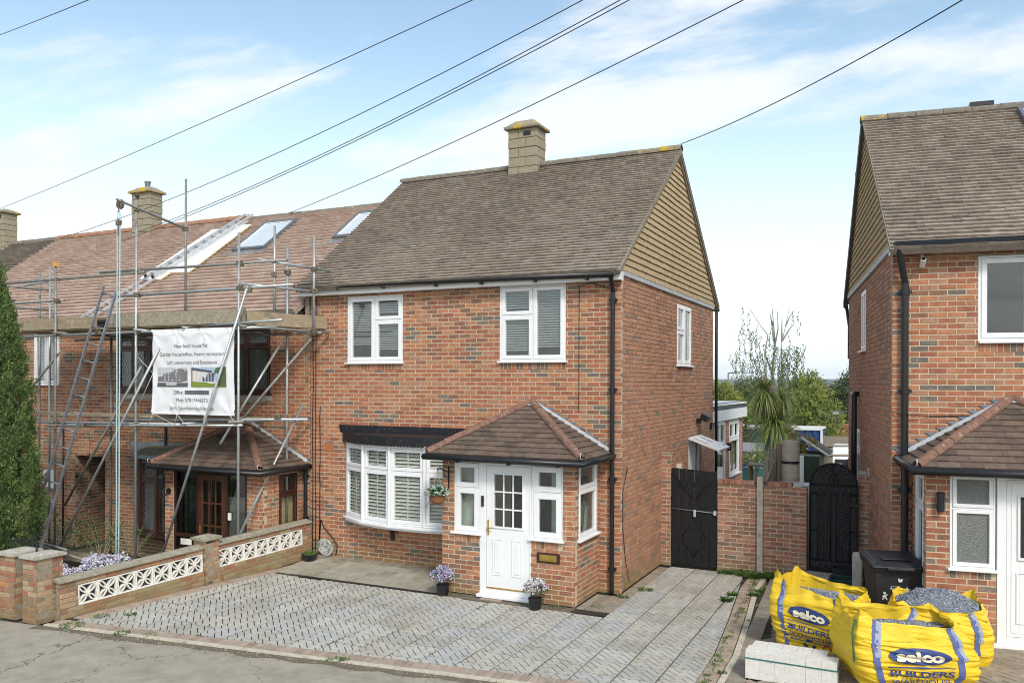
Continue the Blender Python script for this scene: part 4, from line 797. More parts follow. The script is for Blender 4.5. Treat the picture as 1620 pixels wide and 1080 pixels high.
# ================================================================== GROUND
def sm(a, b, x): t = max(0, min(1, (x-a)/(b-a))); return t*t*(3-2*t)
def wx(y): return -6.62 + (y+4.85)*0.127          # face of the garden wall
def zline(x): return -4.16 + (x-0.26)*0.1295          # back of the pavement
def gz(x, y):
    z = -0.05
    if x > 2.2: z += 0.22*sm(2.3, 4.6, x)*sm(-5.5,-2.0,y)
    if x < wx(y) - 0.1: z = -0.05 - 0.42*sm(-4.9, -1.2, y)
    if y > 7: z = min(z, -0.05) - 1.35*sm(7, 24, y)
    if y > 26: z -= 5.5*sm(26, 90, y) + 16*sm(90, 500, y)
    return z
xs = [-4000,-1500,-600,-250,-120,-60,-35,-25,-18,-14,-11,-9,-8,-7,-6.9,-6.75,-6.6,-6.45,-6.3,-6.2,-6.1,-6.0,-5,-3,-1,0,1,2.2,2.5,2.8,3.1,3.4,3.7,4,4.4,4.8,5.5,7,10,15,25,40,80,200,600,1500,4000]
ys = [-400,-100,-40,-20,-10,-7,-5.6,-5.2,-4.9,-4.6,-4.2,-3.8,-3.4,-3,-2.4,-1.8,-1.2,-0.6,0,1.2,2.4,4,6,7,9,12,16,20,24,30,40,55,75,100,160,260,400,700,1200,2000,3200]
MGR = mat('garden_ground', (0.13,0.115,0.075), 1.0, 0.4, 3, 0.6, 30, stain=((0.07,0.10,0.03),0.9,0.6))
MGR.node_tree  # soil with grass patches
b = MB(); b.add([(x,y,gz(x,y)-0.01) for y in ys for x in xs], [(j*len(xs)+i, j*len(xs)+i+1, (j+1)*len(xs)+i+1, (j+1)*len(xs)+i) for j in range(len(ys)-1) for i in range(len(xs)-1)])
b.build('ground', MGR, kind='structure')
# pavement of worn asphalt
def asph(m, t, n, l, b, g):
    v = n.new('ShaderNodeTexVoronoi'); v.feature = 'DISTANCE_TO_EDGE'; v.inputs['Scale'].default_value = 0.42
    nz = n.new('ShaderNodeTexNoise'); nz.inputs['Scale'].default_value = 2.3; nz.inputs['Detail'].default_value = 9; nz.inputs['Roughness'].default_value = 0.62
    ad = n.new('ShaderNodeVectorMath'); ad.operation = 'MULTIPLY_ADD'; l.new(g.outputs['Position'], nz.inputs['Vector']); l.new(nz.outputs['Color'], ad.inputs[0]); ad.inputs[1].default_value = (1.1,1.1,0); l.new(g.outputs['Position'], ad.inputs[2]); l.new(ad.outputs[0], v.inputs['Vector'])
    mr = n.new('ShaderNodeMapRange'); l.new(v.outputs['Distance'], mr.inputs[0]); mr.inputs[1].default_value = 0.0008; mr.inputs[2].default_value = 0.0045; mr.inputs[3].default_value = 0.35; mr.inputs[4].default_value = 1
    src = b.inputs['Base Color'].links[0].from_socket; mx = n.new('ShaderNodeMix'); mx.data_type = 'RGBA'; mx.blend_type = 'MULTIPLY'; mx.inputs[0].default_value = 1; l.new(src, mx.inputs[6]); l.new(mr.outputs[0], mx.inputs[7]); l.new(mx.outputs[2], b.inputs['Base Color'])
ASPH = mat('worn_asphalt', (0.37,0.335,0.27), 0.95, 0.26, 3.2, 0.9, 120, stain=((0.25,0.23,0.19),0.6,1.6), extra=asph)
b = MB(); ln = [-40,-25,-15,-10,-8,-7,-6.5,-6,-5,-4,-3,-2,-1,0,1,2,3,5,10,30]
for x0, x1 in zip(ln, ln[1:]):
    for k in range(6):
        f0, f1 = (k/6)**1.5, ((k+1)/6)**1.5
        q = [(x0,zline(x0)-0.06-f0*14), (x0,zline(x0)-0.06-f1*14), (x1,zline(x1)-0.06-f1*14), (x1,zline(x1)-0.06-f0*14)]
        b.add([(p[0],p[1],-0.022-0.0*(k)) for p in q], [(0,1,2,3)])
b.build('pavement', ASPH, kind='structure')
# crumbling strip where the asphalt meets the edging
b = MB(); pts = []
n = 90
for i in range(n+1):
    x = -6.7 + 8.6*i/n; y = zline(x) - 0.06; w = 0.10 + 0.13*abs(noise.noise(Vector((x*1.4,3,0)))) + 0.16*max(0, noise.noise(Vector((x*0.7,9,0)))) + 0.03*noise.noise(Vector((x*7,1,0)))
    pts += [(x, y+0.005, -0.016), (x, y-w, -0.0175)]
b.add(pts, [(2*i,2*i+1,2*i+3,2*i+2) for i in range(n)]); b.build('crumbled_edge', DIRT, kind='structure')
b = MB()
for i in range(1300):
    x = ru(-6.2,1.8); y = zline(x) - 0.06 - abs(random.gauss(0,0.12)); r_ = ru(0.003,0.010)
    b.lathe([(0.001,r_*0.8),(r_,0),(0.001,-r_*0.5)], (x,y,-0.012), 4, m=random.choice([0,1,2]))
b.build('loose_grit', [CONC, DIRT, COPE], kind='stuff')

# driveway
drive = tag(empty('driveway', T()), kind='structure')
dp = [(-5.98,-4.92),(2.05,-3.93),(2.0,-2.2),(1.88,-0.7),(1.70,1.2),(1.63,2.4),(0.0,2.4),(0.0,-0.0),(-5.98,0)]
MB().prism([(wx(-4.9)-.03,-5.05),(2.02,-3.92),(1.97,-2.2),(1.85,-0.7),(1.68,1.2),(1.62,2.36),(-0.0,2.36),(0,0.0),(-6.06,0.0)], -0.2, -0.0135).build('bedding', SLABJ, drive)
PS = Pieces(drive, 'paving_slab', SLAB, limit=300)
w = 0.088; hp = []; c45 = cos(R(45))
def rot45(p): return (p[0]*c45 - p[1]*c45, p[0]*c45 + p[1]*c45)
for X in range(-8, 12):
    for Y in range(-8, 12):
        d = (X - Y) % 4
        if d == 0: r_ = (X, Y, X+2, Y+1)
        elif d == 3: r_ = (X, Y, X+1, Y+2)
        else: continue
        g_ = 0.078
        a0, b0, a1, b1 = (r_[0]+g_)*w, (r_[1]+g_)*w, (r_[2]-g_)*w, (r_[3]-g_)*w
        hp.append([rot45(p) for p in ((a0,b0),(a1,b0),(a1,b1),(a0,b1))])
def slabgeo(poly, ox, oy, h=0.0085, pat=True):
    vs, fs = [], []
    def pr_(q, z0, z1):
        b0 = len(vs); n = len(q); vs.extend([(p[0],p[1],z0) for p in q] + [(p[0],p[1],z1) for p in q])
        fs.append(tuple(range(b0+n, b0+2*n))); fs.extend([(b0+i,b0+(i+1)%n,b0+n+(i+1)%n,b0+n+i) for i in range(n)])
    if not pat: pr_(poly, -0.01, 0.0); return vs, fs
    for q in hp:
        q2 = clipc([(p[0]+ox, p[1]+oy) for p in q], poly)
        if len(q2) >= 3 and area(q2) > 0.00012: pr_(q2, -0.0135, 0.0)
    return vs, fs
SP = 0.46; offs = [(0.1,0.1),(0.31,0.22),(0.17,0.43),(0.4,0.05)]; geo = {}
right = [((2.0,-4.2),(1.96,-2.23)),((1.96,-2.23),(1.83,-0.7)),((1.83,-0.7),(1.63,1.24)),((1.66,0.6),(1.60,2.5))]
def clip_drive(q, col):
    a = 0.1295; q = clip1(q, a, -1, -(zline(0)+0.225))       # y >= line+0.225
    for p0, p1 in right[:3]:
        if len(q) < 3: return []
        ex, ey = p1[0]-p0[0], p1[1]-p0[1]; q = clip1(q, ey, -ex, ey*p0[0]-ex*p0[1]+0.0)
    if len(q) < 3: return []
    q = clip1(q, -1, 0.127, -(-6.62+4.85*0.127+0.245))
    return q
k = -13
for k in range(-16, 4):
    x0 = 0.20 + SP*k; ytop = -1.325 if k < 0 else 2.34; ph = ru(0, SP) if k not in (0,) else 0.1
    y = ytop
    y -= ph
    rows = [(y, ytop)] if ph > 0.05 else []
    while y > -5.3: rows.append((y-SP, y)); y -= SP
    for ya, yb in rows:
        g_ = 0.0105; poly = [(x0+g_,ya+g_),(x0+SP-g_,ya+g_),(x0+SP-g_,yb-g_),(x0+g_,yb-g_)]
        q = clip_drive(poly, k)
        if len(q) < 3 or area(q) < 0.004: continue
        full = abs(area(q) - (SP-2*g_)**2) < 1e-5; v = random.randrange(4); mi = random.choice([0,0,1,1,2,3,3,4])
        zj = round(ru(-0.0025,0.0025),4)
        if full:
            if v not in geo: geo[v] = slabgeo([(0,0),(SP-2*g_,0),(SP-2*g_,SP-2*g_),(0,SP-2*g_)], *offs[v])
            PS.add(drive, (x0+g_, ya+g_, zj), ('s', v), *geo[v], mi)
        else:
            vs, fs = slabgeo([(p[0]-x0, p[1]-ya) for p in q], *offs[v])
            if vs: PS.add(drive, (x0, ya, zj), ('c', k, round(ya,2)), vs, fs, mi)
PS.finish()
# plainer slabs between the house and the channel
ap = MB().prism([(-5.98,-1.225),(-2.63,-1.225),(-2.63,0.0),(-5.98,0.0)], -0.1, -0.004).build('apron_bed', SLABJ, drive)
PA = Pieces(drive, 'apron_slab', APR, limit=80)
for i in range(8):
    x0 = -5.98 + 0.42*i; 
    for ya, yb in ((-1.22,-0.72),(-0.715,-0.22)) if i % 2 else ((-1.22,-0.95),(-0.945,-0.5),(-0.495,-0.22)):
        x1 = min(x0+0.414, -2.635)
        if x1 - x0 < 0.05: continue
        vs = [(0,0,-.02),(x1-x0,0,-.02),(x1-x0,yb-ya-.006,-.02),(0,yb-ya-.006,-.02)]; zf = lambda y: 0.0 + 0.085*(y+1.22)/1.22
        vs += [(0,0,zf(ya)),(x1-x0,0,zf(ya)),(x1-x0,yb-ya-.006,zf(yb)),(0,yb-ya-.006,zf(yb))]
        PA.add(drive, (x0,ya,0), ('a',i,ya), vs, [(4,5,6,7),(0,1,5,4),(1,2,6,5),(2,3,7,6),(3,0,4,7)], random.randrange(3))
PA.finish()
PD = Pieces(drive, 'edge_brick', DPV + EDG, limit=300)
def edge_row(p0, p1, depth, wd, z, off, mlo, zt=0.0, h=0.06, jit=0.002, host=drive):
    p0, p1 = Vector(p0), Vector(p1); d = p1-p0; ang = math.degrees(math.atan2(d.y, d.x)); hst = empty('edging_row', T(p0.x,p0.y,z,ang), host); n = int(d.length/wd)
    for i in range(n):
        ww = d.length/n; vs, fs = MB().box(0.003, ww-0.003, 0, depth, -h, 0).v, [(4,5,6,7),(0,1,5,4),(1,2,6,5),(2,3,7,6),(3,0,4,7)]
        PD.add(hst, (i*ww, off, round(ru(-jit,jit),4)), ('e', round(ww,3), depth), vs, fs, random.randrange(4)+mlo)
edge_row((-6.58,zline(-6.58)+0.01), (2.25,zline(2.25)+0.01), 0.20, 0.104, 0.002, 0, 4)
edge_row((wx(-0.3)+0.235,-0.3), (wx(-4.72)+0.235,-4.72), -0.215, 0.104, 0.0, 0, 4)
edge_row((-5.95,-0.205), (-2.63,-0.205), 0.20, 0.104, 0.09, 0, 0)
edge_row((0.205,-1.05), (0.205,2.2), 0.18, 0.104, 0.002, 0, 0)
edge_row((-0.33,-1.05), (0.02,-1.05), 0.9, 0.11, 0.0, 0, 0)
rp = [(1.995,-4.1),(1.965,-2.23),(1.835,-0.7),(1.64,1.24),(1.63,2.3)]
for a, c in zip(rp, rp[1:]): edge_row(a, c, -0.20, 0.105, 0.0, -0.01, 4)
kb = MB()
for (a, c) in zip(rp, rp[1:]):
    a, c = Vector((*a,0)), Vector((*c,0)); nrm = Vector(((c-a).y, -(c-a).x, 0)).normalized(); q = [a+nrm*0.225, a+nrm*0.30, c+nrm*0.30, c+nrm*0.225]
    kb.prism([(p.x,p.y) for p in q][::1], -0.05, 0.006)
kb.build('white_kerb_strip', KERB, drive)
for i in range(9):
    x0 = -6.62+i*0.94; x1 = x0+0.93; MB().prism([(x0,zline(x0)-0.062),(x1,zline(x1)-0.062),(x1,zline(x1)+0.004),(x0,zline(x0)+0.004)], -0.05, 0.004+ru(-.003,.003)).build('kerb_strip', KERB, drive)
b = MB(); b.box(-5.35,-2.63,-1.315,-1.235,-0.03,0.0035); b.build('drain_channel', BLK, drive); b = MB(); b.box(-0.3,0.18,-1.315,-1.25,-0.03,0.0035); b.build('drain_channel', BLK, drive)
box('dirt_strip', DIRT, -2.62, -0.34, -1.315, -1.0, -0.03, -0.001, drive); box('step_brick', EDG[0], -1.85, -1.5, -1.26, -1.19, -0.01, 0.012, drive)
# neighbour's drive on the right: dark block paving, rising a little
nd = tag(empty('block_paved_drive', T()), kind='structure')
def nz(x, y): return 0.004 + 0.22*sm(2.3,4.6,x)*sm(-5.5,-2.0,y)
gx = [2.0+0.25*i for i in range(17)]; gy = [-4.5+0.4*i for i in range(20)]
b = MB(); b.add([(x,y,nz(x,y)-0.012) for y in gy for x in gx], [(j*len(gx)+i,j*len(gx)+i+1,(j+1)*len(gx)+i+1,(j+1)*len(gx)+i) for j in range(len(gy)-1) for i in range(len(gx)-1)]); b.build('bedding', SLABJ, nd)
PN = Pieces(nd, 'paving_block', DPV, limit=300)
for r_ in range(70):
    yy = -4.4 + r_*0.104
    xr = 2.29 - 0.055*(yy+3.2)
    PN.add(nd, (xr, yy, nz(xr+0.1,yy)), ('d1',), *(lambda m_: (m_.v, m_.f))(MB().box(0.0,0.2,0.003,0.101,-0.03,0)), random.randrange(4))
hb_ = empty('block_field', T(2.6,-4.6,0,8+45), nd); Wm = world(hb_); Wi = 0.104
for X in range(-10, 75):
    for Y in range(-45, 40):
        d = (X - Y) % 4
        if d == 0: r_ = (X, Y, 2, 1)
        elif d == 3: r_ = (X, Y, 1, 2)
        else: continue
        c_ = Wm @ Vector((r_[0]*Wi+r_[2]*Wi/2, r_[1]*Wi+r_[3]*Wi/2, 0)); lim = 2.29 - 0.055*(c_.y+3.2) + 0.28
        if not (lim < c_.x < 5.95 and -4.3 < c_.y < 2.3): continue
        z = nz(c_.x, c_.y)
        PN.add(hb_, (r_[0]*Wi, r_[1]*Wi, round(z + ru(-0.002,0.002),4)), ('d2', r_[2]), *(lambda m_: (m_.v, m_.f))(MB().box(0.003,r_[2]*Wi-0.003,0.003,r_[3]*Wi-0.003,-0.03,0)), random.randrange(4))
PN.finish(); PD.finish()

# ================================================================== GARDEN WALL WITH PIERCED BLOCKS
gw = tag(empty('garden_wall', T(-6.62,-4.85,0,-7.2) @ Matrix.Rotation(R(2.4),4,'X')), 'low brick garden wall with a row of white pierced blocks and mossy coping', 'wall')
PG = Pieces(gw, 'brick', BRICKS)
def gwall(nm, a, c, z0, z1, off=0.0, th=0.11, hl=[]):
    return wall(PG, gw, nm, T(off,a,z0,90), c-a, 0, z1-z0, hl, moff=21, grey=0.0, mort=MORTD, thick=th)
gwall('wall_base', 0.0, 2.36, -0.168, 0.127); gwall('wall_base', 2.64, 4.74, -0.168, 0.127)
gwall('wall_end', 0.0, 0.255, 0.13, 0.425); gwall('wall_end', 4.52, 4.74, 0.13, 0.425)
gwall('wall_top', 0.0, 2.36, 0.43, 0.505); gwall('wall_top', 2.64, 4.74, 0.43, 0.505)
box('wall_core', MORTD, -0.235, -0.12, 0.0, 4.7, -0.6, 0.12, gw)
blk = MB(); sz = 0.294; t = 0.055     # pierced block: frame, petals and cross ribs
def leafring(b, cx, cz, ang, L_, Wd, rib):
    N_ = 10; po, pi_ = [], []
    for sgn in (1,-1):
        for i in range(N_):
            u_ = -1 + 2*i/N_; s_ = 1 if sgn == 1 else -1; u_ *= s_; wv = Wd*(1-u_*u_)*s_
            po.append((u_*L_, wv)); pi_.append((u_*(L_-rib*2.2), (Wd-rib)*(1-u_*u_)*s_))
    ca, sa = cos(ang), sin(ang); tr_ = lambda p: (cx+p[0]*ca-p[1]*sa, cz+p[0]*sa+p[1]*ca)
    n = len(po); A_ = [tr_(p) for p in po]; B_ = [tr_(p) for p in pi_]
    vs = [(p[0],0.008,p[1]) for p in A_]+[(p[0],0.008,p[1]) for p in B_]+[(p[0],t,p[1]) for p in A_]+[(p[0],t,p[1]) for p in B_]
    fs = []
    for i in range(n):
        j = (i+1) % n; fs += [(i,n+i,n+j,j), (n+i,3*n+i,3*n+j,n+j), (i,j,2*n+j,2*n+i)]
    b.add(vs, fs)
ring(blk, 0, sz, 0, sz, 0.020, 0.0, t, 0.004)
for q in range(4):
    a = R(45+90*q); leafring(blk, sz/2+cos(a)*0.098, sz/2+sin(a)*0.098, a, 0.104, 0.036, 0.018)
blk.add([(sz/2-0.022,0.006,sz/2-0.022),(sz/2+0.022,0.006,sz/2-0.022),(sz/2+0.022,0.006,sz/2+0.022),(sz/2-0.022,0.006,sz/2+0.022)], [(0,1,2,3)])
bme = blk.mesh('screen_block', WCONC)
for i in range(7): link('screen_block', bme, gw, T(-0.006,0.262+0.2985*i,0.13,90)); link('screen_block', bme, gw, T(-0.006,2.645+0.268*i,0.13,90) @ Matrix.Diagonal((0.9,1,1,1)))
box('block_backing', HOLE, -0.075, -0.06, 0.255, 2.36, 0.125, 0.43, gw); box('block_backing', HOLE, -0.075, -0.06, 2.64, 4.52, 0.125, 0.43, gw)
def coping(a, c, z):
    y = a
    while y < c - 0.05:
        e = min(c, y+ru(0.55,0.7)); b = MB(); b.add([(-0.26,y+.002,z),(0.035,y+.002,z),(0.035,e-.002,z),(-0.26,e-.002,z),(-0.26,y+.002,z+.035),(0.035,y+.002,z+.03),(0.035,e-.002,z+.03),(-0.26,e-.002,z+.035),(-0.11,y+.002,z+.065),(-0.11,e-.002,z+.065)],
            [(0,3,2,1),(0,1,5,8,4),(1,2,6,5),(2,3,7,9,6),(3,0,4,7),(5,6,9,8),(8,9,7,4)]); b.build('coping_stone', COPE, gw, bevel=0.006); y = e
coping(-0.02, 2.36, 0.507); coping(2.64, 4.74, 0.507)
def pier(root, P, x0, x1, y0, y1, z0, z1, capm=COPE, moff=21, cap=0.04, flush=None):
    a = wall(P, root, 'pier', T(x0,y0,z0), x1-x0, 0, z1-z0, [], moff=moff, grey=0, mort=MORTD, thick=(y1-y0)*0.6)
    wall(P, root, 'pier', T(x1,y0+0.0205,z0,90), y1-y0-0.02, 0, z1-z0, [], moff=moff, grey=0, mort=MORTD, ph=1, thick=min(0.09,(x1-x0)*0.6))
    wall(P, root, 'pier', T(x0,y1,z0,-90), y1-y0-0.02, 0, z1-z0, [], moff=moff, grey=0, mort=MORTD, ph=1, thick=min(0.09,(x1-x0)*0.6))
    wall(P, root, 'pier', T(x1-0.0205,y1,z0,180), x1-x0-0.041, 0, z1-z0, [], moff=moff, grey=0, mort=MORTD, thick=0.05)
    b = MB(); c = cap; b.box(x0-c,x1+c,y0-c,y1+c,z1+.002,z1+.045); b.add([(x0-c,y0-c,z1+.046),(x1+c,y0-c,z1+.046),(x1+c,y1+c,z1+.046),(x0-c,y1+c,z1+.046),(x0+.08,y0+.08,z1+.075),(x1-.08,y0+.08,z1+.075),(x1-.08,y1-.08,z1+.075),(x0+.08,y1-.08,z1+.075)], [(4,5,6,7),(0,1,5,4),(1,2,6,5),(2,3,7,6),(3,0,4,7)])
    b.build('cap_stone', capm, root, bevel=0.008)
pier(gw, PG, -0.25, 0.045, 2.365, 2.635, -0.25, 0.63)
PG.finish()
gp = tag(empty('gate_pier', T(-7.06,-5.12,0)), 'stout square brick pier with worn concrete cap right of the iron gate', 'pier', 'piers beside the small iron gate')
PP = Pieces(gp, 'brick', BRICKS, limit=150); pier(gp, PP, 0, 0.29, 0, 0.40, -0.03, 0.87, CONC)
PP.finish()
gp2 = tag(empty('gate_pier', T(-7.58,-5.11,0)), 'brick pier with concrete cap at the left edge, left of the iron gate', 'pier', 'piers beside the small iron gate')
PP = Pieces(gp2, 'brick', BRICKS, limit=150); pier(gp2, PP, 0, 0.32, 0, 0.38, -0.03, 0.87, CONC); wall(PP, gp2, 'link_wall', T(0.32,0.2,-0.05), 0.2, 0, 0.55, [], moff=21, grey=0, mort=MORTD); PP.finish()
ig = tag(empty('iron_gate', T(-7.50,-4.7,0.0)), 'small black wrought iron garden gate behind the brick piers', 'gate')
for k, (z, r_) in enumerate(((0.35,0.012),(0.92,0.012))): tube('rail', BLKP, [(-0.7,0.1,z),(-0.35,0.06,z+(0.06 if k else 0)),(0,0,z+(0.10 if k else 0))], r_, ig)
for i in range(8): x = -0.7+0.1*i; tube('bar', BLKP, [(x,0.1*(-x/0.7),0.2),(x,0.1*(-x/0.7),0.96+0.1*(x+0.7)/0.7)], 0.008, ig, 6)
tube('post', BLKP, [(0.04,-0.0,0.0),(0.04,0.0,1.10)], 0.018, ig); tube('post', BLKP, [(0.30,-0.12,0.3),(0.30,-0.12,1.05)], 0.014, ig)

# ================================================================== WALL AND GATES BETWEEN THE HOUSES
aw = tag(empty('alley_wall', T(0,2.4,0)), 'chest high brick wall between the two side gates with a concrete post', 'wall')
PW = Pieces(aw, 'brick', BRICKS)
wall(PW, aw, 'jamb_pier', T(0.0,0.0,0), 0.18, 0, 2.04, [], moff=14, grey=0.05); wall(PW, aw, 'jamb_pier', T(0.18,0.0205,0,90), 0.2, 0, 2.04, [], moff=14, grey=0.05); box('pier_top', MORTD, 0.0, 0.19, -0.01, 0.22, 2.042, 2.07, aw, bevel=0.01)
wall(PW, aw, 'wall', T(1.04,0.0,0), 0.69, 0, 1.56, [], moff=14, grey=0.02); wall(PW, aw, 'wall', T(1.84,0.0,0), 0.48, 0, 1.56, [], moff=14, grey=0.02)
wall(PW, aw, 'end_pier', T(2.32,-0.03,0), 0.24, 0, 1.575, [], moff=14, grey=0.02); wall(PW, aw, 'end_pier', T(2.56,-0.0095,0,90), 0.2, 0, 1.575, [], moff=14, grey=0.02, ph=1)
x = 1.04
while x < 2.30:
    if not (1.66 < x+0.04 < 1.86): box('capping_brick', DBR[int(ru(0,5))], x+.002, min(x+0.105, 2.315), -0.012, 0.2, 1.562, 1.63+ru(-.004,.004), aw, bevel=0.004)
    x += 0.108
box('concrete_post', CONC, 1.735, 1.835, -0.05, 0.06, 0, 1.72, aw, bevel=0.006)
for z in (0.3,0.7,1.1,1.45): tube('post_hole', DIRT, [(1.785,-0.053,z),(1.785,-0.048,z)], 0.008, aw, 8)
wall(PW, aw, 'far_pier', T(3.37,0.15,0.15), 0.26, 0, 1.66, [], moff=14, grey=0.02); wall(PW, aw, 'far_pier', T(3.63,0.17,0.15,90), 0.18, 0, 1.66, [], moff=14, ph=1, grey=0.02)
b = MB(); b.box(3.37,3.50,0.13,0.36,1.815,1.87); b.box(3.50,3.64,0.13,0.36,1.815,1.94); b.build('broken_cap', CONC, aw, bevel=0.015)
PW.finish()
g1 = tag(empty('side_gate', T(0.19,2.42,0)), 'tall black boarded side gate with a cross bar and padlock beside the end house', 'gate')
for i in range(6): box('board', BLKP, 0.005+0.1405*i, 0.1405*(i+1)-0.004, 0.0+0.004*(i%2), 0.03, 0.03, 1.80-0.008*i, g1, bevel=0.003)
b = MB().box(0.0,0.845,0.035,0.06,0.25,0.35); b.box(0,0.845,0.031,0.06,1.45,1.55); b.build('ledge', BLKP, g1)
tube('cross_bar', ALUD, [(0.0,-0.02,1.06),(0.845,-0.02,1.02)], 0.009, g1); box('padlock', ALU, 0.42, 0.465, -0.045, -0.02, 0.93, 1.06, g1, bevel=0.005); box('latch', ALU, 0.78, 0.83, -0.03, 0.0, 0.98, 1.06, g1)
for (a, c) in (((0.05,1.7),(0.40,1.25)),((0.80,1.7),(0.45,1.25)),((0.42,0.9),(0.2,0.55)),((0.42,0.9),(0.64,0.55)),((0.2,0.55),(0.42,0.2)),((0.64,0.55),(0.42,0.2))): tube('iron_strap', BLKP, [(a[0],-0.008,a[1]),(c[0],-0.008,c[1])], 0.008, g1, 6)
g2 = tag(empty('arched_gate', T(2.61,2.45,0.14)), 'round topped black iron side gate covered with scrollwork', 'gate')
W_ = 0.75; hs = 1.50; pts = [(0,0.04)] + [(W_,0.04)] + [(W_/2+W_/2*cos(R(a)), hs+ (0.36)*sin(R(a))) for a in range(0,181,12)]
MB().xprism(pts, 0.02, 0.026).build('backing_sheet', mat('backing_black', (0.030,0.030,0.031), 0.8, 0.3, 20), g2)  # sheet slightly lighter than the gate's black, so the relief reads
tube('frame', BLKP, [(0,0,0.04)] + [(0.0,0,hs)] + [(W_/2-W_/2*cos(R(a)),0,hs+0.36*sin(R(a))) for a in range(12,180,12)] + [(W_,0,hs),(W_,0,0.04),(0,0,0.04)], 0.016, g2)
for z in (0.22,0.72,1.34,1.50): tube('rail', BLKP, [(0,0,z),(W_,0,z)], 0.012, g2)
for x in (0.12,0.33,0.42,0.63): tube('bar', BLKP, [(x,0.005,0.06),(x,0.005,1.5)], 0.009, g2, 6)
sc_ = MB(); pp = [(0.0,0,-0.045)] 
pp = [(0.03*cos(a)+0.0, 0, 0.035+0.03*sin(a)) for a in [R(d) for d in range(-60,230,30)]][::-1] + [(-0.03*cos(a), 0, -0.035-0.03*sin(a)) for a in [R(d) for d in range(-60,230,30)]]
sc_.tube(pp, 0.011, 6); sme = sc_.mesh('scroll', mat('scroll_grey_iron', (0.045,0.045,0.047), 0.5, 0.4, 20), True)  # scrolls greyer than the rest of the gate, to stand out from it
for zi in range(9):
    z = 0.30 + 0.125*zi
    if abs(z-0.72) < 0.04: continue
    for x in (0.17,0.28,0.475,0.585): link('scroll', sme, g2, Matrix.Translation((x,-0.004,z)))
for i in range(7): link('scroll', sme, g2, Matrix.Translation((0.07+0.10*i,-0.004,1.42)) @ Matrix.Rotation(R(90),4,'Y')); link('scroll', sme, g2, Matrix.Translation((0.07+0.10*i,-0.004,0.13)) @ Matrix.Rotation(R(90),4,'Y'))
for a in range(25,156,26): link('scroll', sme, g2, Matrix.Translation((W_/2+0.27*cos(R(a)),-0.004,1.52+0.25*sin(R(a)))) @ Matrix.Rotation(R(90-a),4,'Y'))
tube('centre_bar', BLKP, [(W_/2,0,1.5),(W_/2,0,1.84)], 0.009, g2, 6); tube('ray', BLKP, [(W_/2,0,1.82),(W_/2-0.08,0,1.53)], 0.007, g2, 6); tube('ray', BLKP, [(W_/2,0,1.82),(W_/2+0.08,0,1.53)], 0.007, g2, 6); box('bolt', BLK, 0.63, 0.82, -0.05, -0.02, 1.16, 1.20, g2)

# ================================================================== SCAFFOLDING
sc = tag(empty('scaffolding', T()), 'tube and board scaffolding with two lifts standing against the terraced house', 'scaffolding')
TR = 0.0245
GL = -0.42
def fr(p): return tuple(p) if p[1] > -1.2 else (1.04*p[0]-0.166, 1.04*p[1]+0.503, max(GL, 1.04*p[2]-0.134))      # front row of the scaffold, 0.4 m nearer the house than first paced out
def stube(a, b, m=STEEL, name='tube', r=TR): a, b = fr(a), fr(b); return tube(name, m, [a, b], r, sc, 10)
def coupler(p, s=0.055):
    p = fr(p)
    b = MB(); b.box(-s,s,-s*0.75,s*0.75,-s*0.8,s*0.8); b.tube([(0,-s*1.6,0.02),(0,s*1.6,0.02)], 0.012, 6); b.build('coupler', COUP, sc, T(*p, ru(0,90)), bevel=0.01)
GL = -0.42
for x, y, z0, z1, m in ((-10.78,-2,GL,5.68,STEEL2),(-8.56,-2,GL,6.66,STEEL),(-6.09,-2,GL,5.88,STEEL),(-9.06,-0.4,4.3,7.45,STEEL2),(-6.74,-0.4,4.3,6.32,STEEL),(-6.43,-0.4,GL,5.88,STEEL),
                        (-5.80,-0.4,4.22,6.07,STEEL),(-13.58,-0.4,GL,5.82,STEEL2),(-13.23,-0.4,GL,5.92,STEEL),(-11.23,-0.4,GL,4.3,STEEL2)): stube((x,y,z0),(x,y,z1),m,'standard')
Lg = [((-12.9,-1.95,5.33),(-8.4,-1.95,5.345)),((-9.6,-1.94,5.40),(-5.1,-1.94,5.36)),((-12.9,-1.95,4.9),(-10.6,-1.95,4.92)),((-9.3,-1.95,4.93),(-4.95,-1.95,4.95)),
      ((-12.5,-1.95,4.24),(-5.3,-1.95,4.27)),((-7.0,-1.9,4.33),(-5.1,-2.05,4.37)),((-12.5,-0.3,4.26),(-5.7,-0.3,4.27)),
      ((-12.0,-1.95,2.54),(-7.5,-1.95,2.60)),((-9.4,-1.88,2.63),(-4.65,-1.95,2.75)),((-10.5,-2.02,2.50),(-6.0,-2.0,2.62)),((-12.0,-0.35,2.6),(-6.2,-0.35,2.62))]
for a, b in Lg: stube(a, b, random.choice([STEEL,STEEL,STEEL2]), 'ledger')
Tr = [((-5.87,-1.78,5.44),(-5.70,-0.05,5.45)),((-6.07,-2.02,5.02),(-5.80,-0.3,5.03)),((-6.0,-2.08,4.30),(-5.72,-0.05,4.28)),((-8.50,-2.1,4.29),(-8.5,-0.1,4.29)),((-10.72,-2.1,4.29),(-10.72,-0.1,4.29)),((-7.3,-2.1,4.30),(-7.3,-0.1,4.30)),
      ((-8.50,-2.2,2.56),(-8.5,-0.1,2.56)),((-6.12,-2.2,2.68),(-6.12,-0.1,2.68)),((-10.72,-2.2,2.5),(-10.72,-0.1,2.5)),((-13.6,-2.3,5.4),(-13.3,-0.3,5.4)),((-13.6,-2.3,4.95),(-13.3,-0.3,4.95)),((-11.4,-2.2,5.22),(-13.4,-0.3,5.60)),((-7.3,-2.1,2.62),(-7.3,-0.1,2.62))]
for a, b in Tr: stube(a, b, random.choice([STEEL,STEEL2]), 'transom')
